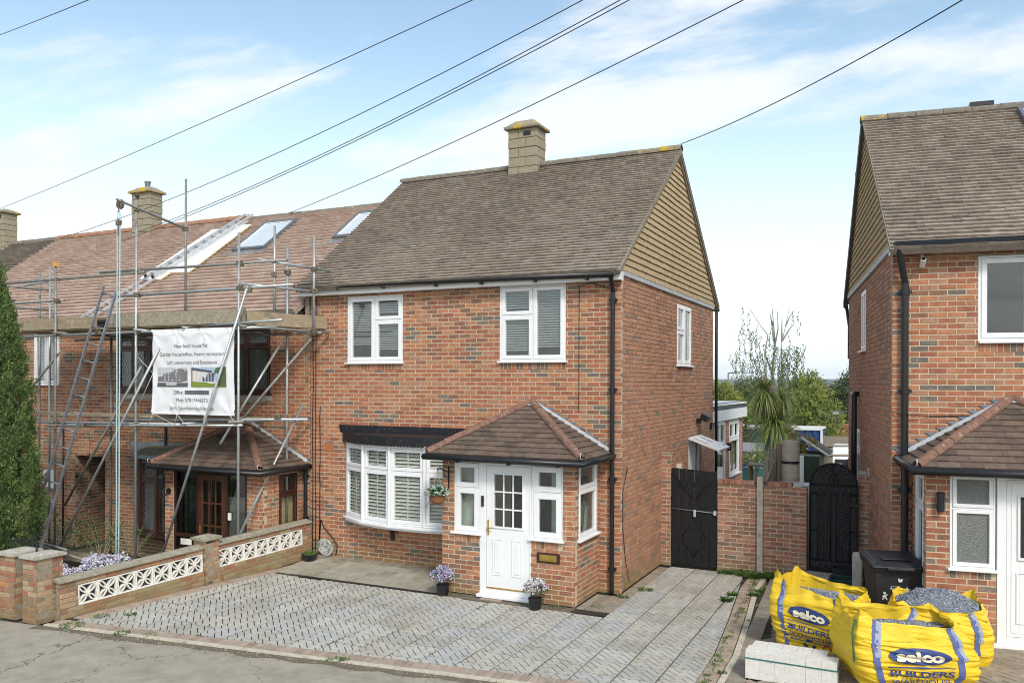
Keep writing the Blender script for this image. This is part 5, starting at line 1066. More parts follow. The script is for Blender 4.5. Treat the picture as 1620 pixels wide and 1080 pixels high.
stube((-9.08,-0.36,6.44),(-8.30,-2.62,6.52),STEEL2,'transom')
for a, b, m in (((-5.80,-2.1,4.95),(-7.95,-2.15,GL+0.1),STEEL),((-6.10,-2.06,0.62),(-6.2,-0.2,2.95),STEEL),((-6.3,-0.65,4.15),(-6.4,-2.1,2.30),STEEL),((-7.9,-2.06,3.95),(-10.75,-2.12,-0.2),STEEL),((-8.30,-2.10,3.62),(-10.3,-2.14,1.0),STEEL2),
                ((-10.75,-1.9,3.95),(-12.4,-1.9,2.6),STEEL2),((-5.78,-0.5,4.15),(-6.1,-1.9,2.72),STEEL2)): stube(a, b, m, 'brace')
for p in ((-10.78,-1.97,5.33),(-10.78,-1.97,4.91),(-8.56,-1.97,5.35),(-8.56,-1.97,4.93),(-8.56,-1.97,4.26),(-6.09,-1.97,5.36),(-6.09,-1.97,4.94),(-6.09,-1.97,4.30),(-9.07,-0.4,6.44),(-8.56,-2.0,6.50),(-6.43,-0.4,5.42),(-5.8,-0.4,5.44),(-5.8,-0.4,5.04),
          (-5.8,-0.4,4.3),(-6.74,-0.42,5.4),(-8.56,-1.97,2.58),(-6.09,-1.97,2.64),(-10.78,-1.97,2.54),(-6.1,-2.03,0.72),(-5.83,-2.05,4.9),(-6.2,-1.95,2.74),(-6.43,-0.4,2.7),(-10.78,-1.97,4.27),(-9.6,-1.97,4.27),(-7.2,-1.97,4.27),(-8.9,-2.1,2.9),(-5.25,-1.97,2.78),(-9.9,-2.1,2.52)): coupler(p)
for k in range(5): box('scaffold_board', BOARDG if k % 2 else BOARD, -10.0, -6.28, -1.49+0.235*k, -1.49+0.235*k+0.225, 4.375, 4.413, sc)
for k in range(5): box('scaffold_board', BOARD, -13.0, -10.2, -1.49+0.235*k, -1.49+0.235*k+0.225, 4.375, 4.413, sc)
box('toe_board', BOARDG, -9.96, -6.43, -1.515, -1.475, 4.40, 4.65, sc, bevel=0.004); box('toe_board', BOARD, -12.96, -10.28, -1.515, -1.475, 4.40, 4.635, sc, bevel=0.004)
MB().box(0,1.95,0,0.04,0,0.24).build('toe_board', BOARD, sc, T(-6.34,-1.53,4.36,71), bevel=0.004)
for k, (y, x0, x1) in enumerate(((-1.40,-12.6,-6.5),(-1.15,-12.6,-6.6),(-0.9,-11.4,-6.6))): box('scaffold_board', BOARD, x0, x1, y, y+0.225, 2.665, 2.70, sc)
stube((-10.62,-2.45,0.28),(-8.4,-2.5,0.02), BOARDG, 'ledger'); stube((-10.9,-2.3,0.30),(-9.6,-2.6,0.30), STEEL2, 'ledger')
MB().lathe([(0.0,-0.02),(0.09,-0.02),(0.09,0.02),(0,0.02)], (0,0,0), 14).build('gin_wheel', COUP, sc, Matrix.Translation(fr((-8.34,-2.52,6.46))) @ Matrix.Rotation(R(90),4,'X'))
box('end_plug', mat('orange_tape', (0.75,0.38,0.06), 0.6), -11.41, -11.34, -1.612, -1.542, 5.66, 5.75, sc)
# rope and pulley hanging in front
rp_ = tag(empty('hoist_rope', T(-8.84,-2.15,0.12)), 'long pale blue doubled hoist rope hanging from the gin wheel on the scaffolding', 'rope')
ROPE = mat('pale_blue_rope', (0.42,0.58,0.58), 0.9, 0.3, 60)
for i, (dx, z0) in enumerate(((-0.035,-0.3),(0.035,-0.3))): tube('rope', ROPE, [(dx*0.6,0,6.32),(dx,0,6.2)] + [(dx+0.004*sin(k*2.0+i),0,6.0-k*0.7) for k in range(10)], 0.013, rp_, 7)
b = MB(); b.tube([(0,0,6.46),(0,0,6.36),(0.03,0,6.3),(0.03,0,6.2),(-0.03,0,6.2),(-0.03,0,6.3),(0,0,6.36)], 0.009, 6); b.box(-0.06,0.06,-0.02,0.02,6.08,6.16); b.tube([(0,0,6.2),(0,0,5.9)],0.02,6); b.build('hook', COUP, rp_)
# ladders
def ladder(name, label, a, b, side, w, n, m, r=0.03, rails=2, grp=None, wide=(0.028,0.05)):
    a, b = Vector(a), Vector(b); d = (b-a).normalized(); L_ = (b-a).length; s = Vector(side).normalized(); s = (s - d*s.dot(d)).normalized()
    lad = tag(empty(name, basis(a, s, d)), label, 'ladder', grp)
    for k in (0, w-wide[0]): box('stile', m, k, k+wide[0], 0, L_, -wide[1]/2, wide[1]/2, lad, bevel=0.003)
    for i in range(n): y = L_*(i+0.6)/n; tube('rung', m, [(wide[0],y,0),(w-wide[0],y,0)], 0.014, lad, 8)
    for k in (0, w-wide[0]): box('rubber_foot', BLK, k-0.004, k+wide[0]+0.004, -0.03, 0.03, -wide[1]/2-.004, wide[1]/2+.004, lad)
    return lad
ladder('access_ladder', 'tall weathered aluminium ladder leaning on the scaffolding beside the conifer', (-10.80,-2.75,-0.32), (-9.90,-1.64,5.19), (1,0.05,0), 0.40, 17, ALUD)
k_ = (7.5-4.70)/dy; zr_ = lambda y, o=0.0: 4.70 + (y-YE)*k_ + o
ladder('roof_ladder', 'aluminium extension ladder lying up the pinkish roof over white boards', (-12.25,-0.42,zr_(-0.42,0.13)), (-11.05,3.15,zr_(3.15,0.13)), (1,0,0), 0.38, 18, ALU)
ladder('roof_ladder', 'shorter upper section of ladder lying beside the extension ladder on the roof', (-11.75,0.9,zr_(0.9,0.20)), (-11.0,3.3,zr_(3.3,0.20)), (1,0,0), 0.34, 12, ALU)
FOIL = mat('white_foam_board', (0.80,0.81,0.83), 0.5, 0.06, 3); FOAMY = mat('foam_edge', (0.62,0.50,0.22), 0.8, 0.2, 10)
for lab, cx, ya, yb, w, sk in (('white foam insulation board on the roof left of the ladder', -12.05, 1.0, 2.95, 0.80, 0.35), ('white foam insulation board with yellow edge on the roof right of the ladder', -11.2, 1.15, 3.0, 0.60, 0.12)):
    M = basis((cx,ya,zr_(ya,0.06)), (1,-0.0,0), (0,1,k_)) @ Matrix.Rotation(R(-sk*22),4,'Z'); Lb = math.hypot(yb-ya,(yb-ya)*k_)
    t = tag(empty('insulation_board', M), lab, 'insulation board', 'insulation boards lying on the roof'); box('board', FOIL, 0, w, 0, Lb, 0.028, 0.03, t); box('foam_core', FOAMY, -0.002, w+0.002, -0.002, Lb+0.002, 0, 0.0278, t)
tag(MB().grid(lambda u,v: (-12.9+0.9*u, -1.2+0.5*v, 4.44+0.10*abs(noise.noise(Vector((u*4,v*4,1))))+0.14*sin(pi*u)*sin(pi*v)), 12, 8).build('tarpaulin', mat('blue_sheet', (0.10,0.13,0.38), 0.5, 0.5, 6, stain=((0.6,0.6,0.62),1,3))), 'crumpled blue and white sheet lying on the scaffold boards', 'tarpaulin')
# banner
bn = tag(empty('banner', T(-8.58,-1.615,2.757)), 'white printed builders banner tied to the scaffolding tubes', 'banner')
BWd, BHt = 2.03, 1.56
def bsurf(x, z, o=0.0):
    e = 0.020*noise.noise(Vector((x*1.3,z*1.6,5))) + 0.010*noise.noise(Vector((x*5+z*3,z*2,8))) + 0.016*sin(z*2.3+x*1.1)
    for px in (0.0,0.63,1.3,1.95):
        for pz in (0,1.5): d_ = math.hypot(x-px, z-pz); e += 0.020*math.exp(-d_*5)*sin(7*math.atan2(z-pz,x-px))
    return (x, -0.01+e-o, z)
MB().grid(lambda u,v: bsurf(u*BWd, v*BHt), 60, 46).build('sheet', mat('banner_vinyl', (0.78,0.79,0.81), 0.45, 0.05, 3), bn, smooth=True)
INK = mat('banner_ink', (0.09,0.09,0.10), 0.6, 0.1); 
def text_mesh(txt, size, align='CENTER', bold=0.0, spacing=1.0):
    cu = bpy.data.curves.new('t', 'FONT'); cu.body = txt; cu.size = size; cu.align_x = align; cu.offset = bold; cu.space_character = spacing; cu.resolution_u = 3
    o = bpy.data.objects.new('t', cu); COL.objects.link(o); bpy.context.view_layer.update(); dg = bpy.context.evaluated_depsgraph_get()
    me = bpy.data.meshes.new_from_object(o.evaluated_get(dg)); bm = bmesh.new(); bm.from_mesh(me); bmesh.ops.triangulate(bm, faces=bm.faces[:])
    for _ in range(3):
        es = [e for e in bm.edges if e.calc_length() > size*0.16]
        if not es: break
        bmesh.ops.subdivide_edges(bm, edges=es, cuts=1, use_grid_fill=False); bmesh.ops.triangulate(bm, faces=[f for f in bm.faces if len(f.verts) > 3])
    bm.to_mesh(me); bm.free(); vs = [tuple(v.co) for v in me.vertices]; fs = [tuple(p.vertices) for p in me.polygons]
    bpy.data.objects.remove(o); bpy.data.meshes.remove(me); return vs, fs
def text_on(surf, txt, cx, cz, size, m, parent, off=0.004, width=None, bold=0.0, name='lettering', shear=0.0, tf=None):
    vs, fs = text_mesh(txt, size, bold=bold)
    x0, x1 = min(v[0] for v in vs), max(v[0] for v in vs); sx = width/(x1-x0) if width else 1
    b = MB(); b.add([surf(*( (cx+(v[0]-(x0+x1)/2)*sx, cz+v[1]) if tf is None else tf(cx+(v[0]-(x0+x1)/2)*sx, cz+v[1])), off) for v in vs], fs)
    return b.build(name, m, parent, kind=None)
for t, cz, w, sz_ in (('New build house/flat',1.215,0.84,0.10),('Garden house/office, Home renovation',1.065,1.62,0.10),('Loft conversion and Extension',0.915,1.26,0.10),('Mob: 07817446573',0.23,0.76,0.10),('http://plumbers-builders.co',0.085,1.06,0.10)): text_on(bsurf, t, 1.0, cz, sz_, INK, bn, off=0.007, width=w, bold=-0.0004)
text_on(bsurf, 'Office:', 0.67, 0.37, 0.10, INK, bn, width=0.24, bold=0.0008)
def patch(m, x0, x1, z0, z1, off, name, poly=None, n=8):
    b = MB()
    if poly: 
        b.add([bsurf(p[0],p[1],off) for p in poly], [tuple(range(len(poly)))])
    else: b.grid(lambda u,v: bsurf(x0+(x1-x0)*u, z0+(z1-z0)*v, off), n, n)
    return b.build(name, m, bn)
fm_ = lambda n, c: mat('print_'+n, c, 0.6, 0.15, 14)
patch(fm_('bar',(0.13,0.13,0.15)), 0.83, 1.42, 0.365, 0.44, 0.004, 'crossed_out_bar')
patch(fm_('sky',(0.55,0.57,0.60)), 0.12, 0.90, 0.50, 0.86, 0.003, 'printed_picture'); 
patch(fm_('block',(0.19,0.18,0.19)), 0,0,0,0, 0.005, 'printed_building', [(0.13,0.60),(0.72,0.585),(0.89,0.62),(0.89,0.80),(0.72,0.835),(0.50,0.80),(0.50,0.765),(0.27,0.75),(0.27,0.70),(0.13,0.68)])
patch(fm_('street',(0.10,0.11,0.11)), 0.12, 0.90, 0.50, 0.575, 0.0045, 'printed_street'); patch(fm_('hoarding',(0.5,0.5,0.5)), 0.35, 0.62, 0.53, 0.575, 0.0055, 'printed_hoarding')
for r_ in range(4):
    for c_ in range(6): x = 0.30+0.095*c_ - (0.0 if r_ < 3 else -0.03); z = 0.615+0.052*r_ ; (z < 0.80 and (x > 0.46 or z < 0.73)) and patch(MATS['print_sky'], x, x+0.035, z, z+0.028, 0.0062, 'printed_window', n=1)
patch(fm_('sky2',(0.40,0.52,0.66)), 0.98, 1.85, 0.50, 0.86, 0.003, 'printed_picture'); patch(fm_('tree',(0.10,0.14,0.06)), 0,0,0,0, 0.004, 'printed_tree', [(1.52,0.7),(1.85,0.7),(1.85,0.86),(1.74,0.87),(1.6,0.84)])
patch(fm_('render',(0.66,0.64,0.62)), 0,0,0,0, 0.005, 'printed_bungalow', [(1.03,0.58),(1.75,0.56),(1.75,0.74),(1.03,0.80)]); patch(fm_('roof',(0.10,0.09,0.13)), 0,0,0,0, 0.006, 'printed_roof', [(1.02,0.80),(1.75,0.735),(1.75,0.765),(1.02,0.85)])
patch(fm_('lawn',(0.20,0.26,0.05)), 0,0,0,0, 0.0055, 'printed_lawn', [(0.98,0.50),(1.85,0.50),(1.85,0.56),(1.45,0.585),(0.98,0.60)]); patch(fm_('timber',(0.5,0.22,0.06)), 0.98, 1.02, 0.58, 0.84, 0.0058, 'printed_fence')
for i in range(4): patch(fm_(f'pane{i}',(0.08,0.10,0.16)), 1.27+0.075*i, 1.325+0.075*i, 0.60, 0.755, 0.0065, 'printed_window', n=1)
patch(MATS['print_tree'], 1.66, 1.85, 0.52, 0.70, 0.0068, 'printed_tree')
TIE = mat('white_string', (0.75,0.75,0.72), 0.9)
for x0, z0, x1, z1 in ((0.02,0.0,-0.18,-0.2),(0.02,0.0,0.5,-0.2),(0.63,0,0.5,-0.2),(0.63,0,0.78,-0.2),(1.3,0,1.22,-0.18),(1.3,0,1.34,-0.18),(1.93,0,2.0,-0.15),(0.0,0.75,-0.45,1.05),(0.0,0.75,-0.47,0.1),(0.63,1.5,0.63,1.57),(1.3,1.5,1.3,1.57),(0.03,1.5,0.03,1.57),(1.93,1.5,1.97,1.57),(-0.47,1.35,-0.45,1.05)): tube('tie', TIE, [bsurf(x0,z0), (x1,0.06,z1)], 0.005, bn, 5)

# ================================================================== OVERHEAD CABLES
WIRE = mat('overhead_wire', (0.06,0.06,0.07), 0.7)
def cable(label, p, q, sag, r=0.008, air_end=False, grp='overhead cables crossing the sky'):
    p, q = Vector(p), Vector(q); d = q-p; t0 = -1.2 if air_end else 0.0; ts = [t0 + (1.9-t0)*i/32 for i in range(33)]
    o = MB().tube([tuple(p + d*t + Vector((0,0,-sag*4*t*(1-t)))) for t in ts], r, 5).build('overhead_cable', WIRE, smooth=True); return tag(o, label, 'cable', grp)
PO = None
def air(u, v, dist): 
    d = (at(u, v, 'y', 40.0) - CAMP).normalized(); return CAMP + d*dist
cable('topmost overhead cable cutting across the upper left corner', air(-40,70,30), air(160,-8,16), 0.02, air_end=True)
cable('uppermost long overhead cable passing from above the far left roof', air(-30,342,34), air(770,-10,14), 0.10, air_end=True)
cable('overhead cable passing just right of the scaffolded house chimney', at(95,377,'y',3.3), air(945,-12,13), 0.30)
cable('upper of the two close parallel overhead cables', at(60,402,'y',-0.4)+Vector((0,2.6,0.9)), air(1000,-10,13), 0.22)
cable('lower of the two close parallel overhead cables', at(40,415,'y',-0.4)+Vector((0,2.6,0.9)), air(1022,-14,13), 0.22)
cable('overhead cable meeting the left edge of the end house roof', at(455,338,'y',3.44), air(1200,-12,12), 0.12)
cable('overhead cable running from the end house gable peak up to the right', (0.10,YR,8.05), air(1560,-22,11), 0.12)

# ================================================================== BUILDERS' BAGS
YEL = mat('yellow_bag', (0.78,0.53,0.025), 0.5, 0.12, 4, 0.9, 7, spec=0.4, stretch=(1.5,1.5,9), stain=((0.62,0.44,0.07),0.5,3)); YELD = mat('yellow_bag_liner', (0.76,0.52,0.03), 0.6, 0.15, 4)
BLUE = mat('bag_blue', (0.035,0.06,0.20), 0.55, 0.2, 8); BSTR = mat('blue_strap', (0.10,0.14,0.34), 0.7, 0.4, 70); GRSTR = mat('grey_strap', (0.33,0.36,0.44), 0.7, 0.3, 80)
CRM = mat('cream_print', (0.76,0.71,0.55), 0.6, 0.1); REDP = mat('red_paint_mark', (0.62,0.06,0.03), 0.6, 0.2)
GRAV = [mat(f'gravel_{i}', c, 0.9, 0.3, 30) for i, c in enumerate([(0.30,0.33,0.37),(0.17,0.19,0.22),(0.45,0.48,0.52),(0.10,0.11,0.13)])]
def bag(label, M, w, d, h, seed, lean=(0,0), bulge=0.12, droop=(0.1,0.1,0.1,0.1), heap=0.0, fill=0.85, text=True, ty=0.0, corner=(0.1,0.1,0.1,0.1)):
    root = tag(empty('builders_bag', M), label, 'builders bag', 'yellow builders bags of gravel')
    def sec(u):      # rounded square outline, u 0..1 starting front left going right
        a = u*4; k = int(a) % 4; f = a - int(a); c = [(-1,-1),(1,-1),(1,1),(-1,1)]; p, q = c[k], c[(k+1) % 4]
        x, y = p[0]+(q[0]-p[0])*f, p[1]+(q[1]-p[1])*f; r = (abs(x)**7+abs(y)**7)**(1/7); return x/r, y/r
    def surf(u, v, o=0.0):
        x, y = sec(u); a = u*4; k = int(a) % 4; f = a-int(a)
        top = h - (droop[k]*(1-f) + droop[(k+1) % 4]*f) + (corner[k]*max(0,1-f*5)**1.2 + corner[(k+1) % 4]*max(0,1-(1-f)*5)**1.2)
        z = top*v; b_ = 1 + bulge*sin(pi*min(1,v*1.05)) - 0.10*(1-v)**6
        if v > 0.72: b_ -= 0.06*((v-0.72)/0.28)
        px, py = x*w/2*b_, y*d/2*b_
        wr = 0.016*noise.noise(Vector((px*2.2+seed, py*2.2, z*9))) + 0.008*noise.noise(Vector((px*4+seed, py*4, z*24))) + 0.02*noise.noise(Vector((px*3, py*3+seed, z*3)))
        wr += 0.012*sin(z*34 + 3*noise.noise(Vector((px*2,py*2,seed)))) * (0.5+0.5*noise.noise(Vector((px*1.5,seed,z*2)))) 
        cz_ = noise.noise(Vector((px*1.7+seed, py*1.7, z*15+px*2))); wr -= 0.030*max(0, 0.22-abs(cz_))/0.22*max(0, 0.5+noise.noise(Vector((px*2.4,py*2.4,z*2+seed))))
        if v > 0.7: wr += 0.060*(v-0.7)/0.3*noise.noise(Vector((u*26, v*2, seed+4)))
        wr += o; px += x*wr; py += y*wr
        return (px + lean[0]*z, py + lean[1]*z, max(0.0, z + 0.01*noise.noise(Vector((u*14,v*3,seed)))))
    MB().grid(surf, 180, 110, closeu=True).build('bag_body', YEL, root, smooth=True)
    def inner(u, v): p = surf(u, 1.0); q = surf(u, fill); c_ = (lean[0]*h*fill, lean[1]*h*fill); return (p[0]*(1-v)+(q[0]*0.93+c_[0]*0.07)*v, p[1]*(1-v)+(q[1]*0.93+c_[1]*0.07)*v, p[2]*(1-v)+h*fill*v*0.97+0.0)
    MB().grid(inner, 132, 4, closeu=True).build('bag_liner', YELD, root, smooth=True)
    gb = MB()
    def gs(u, v): p = inner(u, 1.0); cx, cy = lean[0]*h*fill, lean[1]*h*fill; t = 1-v; return (cx+(p[0]-cx)*t, cy+(p[1]-cy)*t, p[2]*t + (h*fill)*(1-t) + heap*(1-t*t) + 0.015*noise.noise(Vector((u*20,v*9,seed))))
    gb.grid(gs, 60, 14, closeu=True); gb.build('gravel_fill', GRAV[1], root)
    st = MB()
    for i in range(1500):
        u, v = rnd(), 1-math.sqrt(rnd()); p = gs(u, v); r = ru(0.007,0.015); s = Matrix.Translation(p) @ Matrix.Rotation(ru(0,6),4,(rnd(),rnd(),rnd()+.1)); st.M = s
        st.lathe([(0.0005,r*0.7),(r,r*0.1),(0.0005,-r*0.6)], (0,0,0), 4, m=random.randrange(4))
    st.M = None; st.build('gravel', GRAV, root, kind='stuff')
    def strip(us, vs_, wd, m, name, o=0.008):
        b = MB(); n = len(us)-1; A_ = []
        for i in range(n+1): A_ += [surf(us[i]-wd/2, vs_[i], o), surf(us[i]+wd/2, vs_[i], o)]
        b.add(A_, [(2*i,2*i+1,2*i+3,2*i+2) for i in range(n)]); return b.build(name, m, root, smooth=True)
    vv = [i/24 for i in range(25)]
    strip([0.040+0.008*(1-v) for v in vv], vv, 0.013, BSTR, 'strap'); strip([0.205-0.006*(1-v) for v in vv], vv, 0.013, BSTR, 'strap')
    strip([0.047 for v in vv[12:]], [0.55+0.45*v for v in [i/12 for i in range(13)]], 0.012, GRSTR, 'strap'); strip([0.212 for v in vv[12:]], [0.55+0.45*v for v in [i/12 for i in range(13)]], 0.012, GRSTR, 'strap')
    if text:
        L2 = lambda x, z, o=0.0: surf(0.125 + x*0.25/ (w*0.98), min(0.99, z/h), o)
        cz = 0.62*h+ty; N_ = 40
        def ell(cx, czz, rx, rz, m, o, name):
            b = MB(); vs = [L2(cx, czz, o)]; R_ = 6
            for j in range(1, R_+1): vs += [L2(cx+rx*j/R_*cos(2*pi*k/N_), czz+rz*j/R_*sin(2*pi*k/N_), o) for k in range(N_)]
            fs = [(0,1+k,1+(k+1) % N_) for k in range(N_)] + [(1+(j-1)*N_+k,1+j*N_+k,1+j*N_+(k+1) % N_,1+(j-1)*N_+(k+1) % N_) for j in range(1,R_) for k in range(N_)]
            b.add(vs, fs); return b.build(name, m, root)
        ell(0.0, cz, 0.225*w, 0.118*h, BLUE, 0.018, 'printed_oval')
        text_on(L2, 'selco', 0.0, cz-0.058*h, 0.16, CRM, root, off=0.030, width=0.34*w, bold=0.008)
        text_on(L2, 'BUILDERS', 0.0, cz-0.275*h, 0.10, BLUE, root, off=0.030, width=0.46*w, bold=0.003)
        text_on(L2, 'WAREHOUSE', 0.0, cz-0.385*h, 0.082, BLUE, root, off=0.030, width=0.46*w, bold=0.001)
        for z_ in (cz-0.155*h, cz-0.43*h):
            b = MB(); b.grid(lambda u,v: L2(-0.24*w+0.48*w*u, z_+0.012*v, 0.026), 24, 1); b.build('printed_line', BLUE, root)
        return root, L2, surf, cz
    return root, None, surf, 0
r_, L2, sf, cz = bag('lettered yellow bag behind the concrete blocks, rim pulled up at its left corner', T(3.17,-1.48,0.05,-14), 1.02, 0.80, 0.86, 3.3, lean=(-0.05,0.0), bulge=0.06, droop=(0.0,0.20,0.16,0.05), corner=(0.12,0.03,0.05,0.09), fill=0.73, heap=0.04)
for i in range(3):      # recycling mark: three bent arrows
    a = R(90+120*i); cx, c_z, q = -0.02, 0.125, 0.062
    P_ = lambda ang, r: (cx+cos(ang)*r, c_z+sin(ang)*r)
    pl = [P_(a-0.75,0.045),P_(a-0.55,0.078),P_(a+0.25,0.078),P_(a+0.62,0.06),P_(a+0.25,0.030),P_(a+0.1,0.045)]
    MB().add([L2(p[0],p[1],0.012) for p in pl], [tuple(range(len(pl)))]).build('recycling_mark', BLUE, r_)
b = MB(); b.tube([L2(0.14+0.022*i, 0.10+0.075*abs(sin(i*0.785)), 0.014) for i in range(13)], 0.009, 6); b.build('red_squiggle', REDP, r_)
MB().tube([sf(0.205,0.93,0.01), Vector(sf(0.205,1.0,0.03))+Vector((0.03,0,0.06)), Vector(sf(0.25,1.0,0.02))+Vector((0.03,0,0.03)), sf(0.27,0.80,0.02)], 0.016, 6).build('lifting_loop', BSTR, r_)
r_, L2, sf, cz = bag('nearest yellow bag with blue oval, bulging to the right at the picture bottom', T(4.13,-2.55,0.08,22), 1.16, 0.80, 0.84, 7.7, lean=(-0.14,0.0), bulge=0.16, droop=(0.06,0.12,0.10,0.05), corner=(0.15,0.06,0.07,0.15), fill=0.72, heap=0.03, ty=-0.02)
MB().tube([sf(0.985,0.9,0.015), sf(0.985,0.75,0.03), sf(0.987,0.55,0.02), sf(0.984,0.4,0.02)], 0.011, 6).build('green_strap', mat('green_strap', (0.03,0.13,0.06), 0.7), r_)
bag('rear yellow bag heaped with grey gravel beside the right hand porch', T(4.45,-1.72,0.12,6), 0.98, 0.80, 0.74, 12.1, lean=(0.0,0.0), bulge=0.10, droop=(0.06,0.06,0.02,0.02), corner=(0.08,0.06,0.1,0.06), fill=0.90, heap=0.18, text=False)
# stack of concrete blocks
cs = tag(empty('concrete_block_stack', T(2.47,-2.98,0.02,-2)), 'strapped stack of pale concrete blocks in front of the yellow bags', 'block stack')
CBL = mat('pale_concrete_block', (0.70,0.68,0.63), 0.95, 0.12, 14, 0.6, 90, stain=((0.28,0.27,0.24),0.8,55), sthr=(0.6,0.68))
for i in range(6): box('block', CBL, 0.163*i+0.001, 0.163*(i+1)-0.001, ru(-.003,.003), 0.215, 0.0, 0.315+ru(-.003,.003), cs, bevel=0.003)
for i in range(5): box('block', CBL, 0.03+0.163*i+0.001+(0.002 if i else 0), 0.03+0.163*(i+1)-0.001, 0.218, 0.42, 0.0, 0.318+ru(-.003,.003), cs, bevel=0.003)
b = MB(); b.box(-0.004,0.982,-0.006,-0.0035,0.225,0.240); b.box(-0.005,-0.0045+0.001,-0.006,0.425,0.225,0.240); b.box(0.982,0.9845,-0.006,0.43,0.225,0.240); b.build('packing_strap', mat('green_band', (0.03,0.17,0.14), 0.5), cs)
tag(MB().lathe([(0.0,0),(0.03,0.02),(0.02,0.05)], (0,0,0), 5).build('red_twine', REDP), 'x', 'twine') if False else None
# ---- wheeled bin
bi = tag(empty('wheeled_bin', T(3.96,-0.72,0.15,14)), 'black wheeled bin with white council markings beside the right hand house', 'bin')
BIN = mat('bin_plastic', (0.022,0.023,0.026), 0.5, 0.25, 10, 0.2, 60, stain=((0.06,0.06,0.06),0.5,8))
b = MB(); prof = [(0.0,0.23,0.24,0.30),(0.05,0.245,0.25,0.31),(0.60,0.285,0.31,0.37),(0.84,0.305,0.33,0.40)]
vs = []
for z, hw, f_, bk in prof: vs += [(-hw,-f_,z),(hw,-f_,z),(hw,bk-0.02,z),(-hw,bk-0.02,z)]
fs = [(0,3,2,1)]
for i in range(3):
    for k in range(4): fs.append((i*4+k, i*4+(k+1)%4, (i+1)*4+(k+1)%4, (i+1)*4+k))
b.add(vs, fs); b.build('bin_body', BIN, bi, bevel=0.02)
MB().box(-0.33,0.33,-0.36,0.42,0.835,0.875).build('rim', BIN, bi, bevel=0.01)
b = MB(); b.add([(-0.335,-0.40,0.88),(0.335,-0.40,0.88),(0.335,0.42,0.88),(-0.335,0.42,0.88),(-0.335,-0.40,0.905),(0.335,-0.40,0.905),(0.335,0.42,0.93),(-0.335,0.42,0.93),(-0.28,-0.33,0.935),(0.28,-0.33,0.935),(0.28,0.36,0.975),(-0.28,0.36,0.975)],
    [(0,3,2,1),(0,1,5,4),(1,2,6,5),(2,3,7,6),(3,0,4,7),(4,5,9,8),(5,6,10,9),(6,7,11,10),(7,4,8,11),(8,9,10,11)]); b.build('lid', BIN, bi, bevel=0.012)
MB().box(-0.18,0.18,-0.2,0.2,0.955,0.965).build('lid_panel', BIN, bi, bevel=0.01); tube('handle', BIN, [(-0.25,0.45,0.90),(0.25,0.45,0.90)], 0.018, bi); MB().box(-0.16,0.16,-0.425,-0.39,0.86,0.90).build('lid_grip', BIN, bi, bevel=0.01)
for s_ in (-1,1): MB().tube([(s_*0.22,0.33,0.1),(s_*0.28,0.33,0.1)],0.1,18).build('wheel', BLK, bi)
LBL = mat('white_print', (0.66,0.67,0.68), 0.6, 0.1)
bs = lambda x, z, o=0.0: (x, -(0.25 + (z-0.05)*0.108) - 0.008 - o, z)
def prt(poly, o=0.0): return MB().add([bs(p[0],p[1],o) for p in poly], [tuple(range(len(poly)))]).build('print', LBL, bi)
text_on(bs, 'Redbridge', -0.02, 0.60, 0.05, LBL, bi, off=0.002, width=0.17, bold=0.001); text_on(bs, 'London Borough of', -0.05, 0.645, 0.02, LBL, bi, off=0.002, width=0.10)
prt([(0.09+0.045*cos(R(90+36*i))*(1 if i % 2 == 0 else 0.42), 0.61+0.045*sin(R(90+36*i))*(1 if i % 2 == 0 else 0.42)) for i in range(10)])
for cx, cz_, s_ in ((-0.17,0.50,1.0),(0.20,0.58,1.0)):      # little figure symbols
    prt([(cx-0.035,cz_-0.035),(cx-0.02,cz_-0.035),(cx,cz_+0.0),(cx+0.02,cz_-0.035),(cx+0.035,cz_-0.035),(cx+0.012,cz_+0.02),(cx+0.035,cz_+0.03),(cx+0.03,cz_+0.04),(cx-0.01,cz_+0.032),(cx-0.035,cz_+0.005),(cx-0.03,cz_-0.002),(cx-0.012,cz_+0.012)])
    prt([(cx+0.018*cos(R(60*i))-0.005, cz_+0.055+0.018*sin(R(60*i))) for i in range(6)])
prt([(-0.06,0.40),(0.07,0.40),(0.07,0.48),(-0.06,0.48)]); text_on(bs, '25 RG1', 0.005, 0.425, 0.035, BIN, bi, off=0.003, width=0.11, bold=0.0006)
prt([(-0.02,0.72),(0.0,0.70),(0.03,0.71),(0.035,0.75),(0.01,0.74),(-0.02,0.755)])
tag(box('concrete_post', CONC, 3.42, 3.55, 0.05, 0.25, -0.05, 0.95, bevel=0.012), 'short pale concrete post standing left of the black bin', 'post')
gc = tag(empty('recycling_crate', T(3.28,1.05,0.10,0)), 'low dark green recycling crate in front of the arched gate', 'crate')
GRN = mat('dark_green_plastic', (0.012,0.045,0.035), 0.5, 0.3, 8)
b = MB()
for x0,x1,y0,y1 in ((-0.22,0.22,-0.16,-0.145),(-0.22,0.22,0.145,0.16),(-0.22,-0.205,-0.145,0.145),(0.205,0.22,-0.145,0.145)): b.box(x0,x1,y0,y1,0.0,0.26)
b.box(-0.205,0.205,-0.145,0.145,0,0.012); b.build('crate_body', GRN, gc); b = MB(); ring(b, -0.245, 0.245, -0.185, 0.185, 0.03, 0, 0.02); b.build('rim', GRN, gc, Matrix.Translation((0,0,0.28)) @ Matrix.Rotation(R(-90),4,'X'))
gt = tag(empty('open_green_box', T(3.30,1.75,0.28,0)), 'dark open plastic box standing on the ground behind the green crate', 'box'); b = MB()
for x0,x1,y0,y1 in ((-0.26,0.26,-0.16,-0.14),(-0.26,0.26,0.14,0.16),(-0.26,-0.24,-0.14,0.14),(0.24,0.26,-0.14,0.14)): b.box(x0,x1,y0,y1,-0.15,0.12)
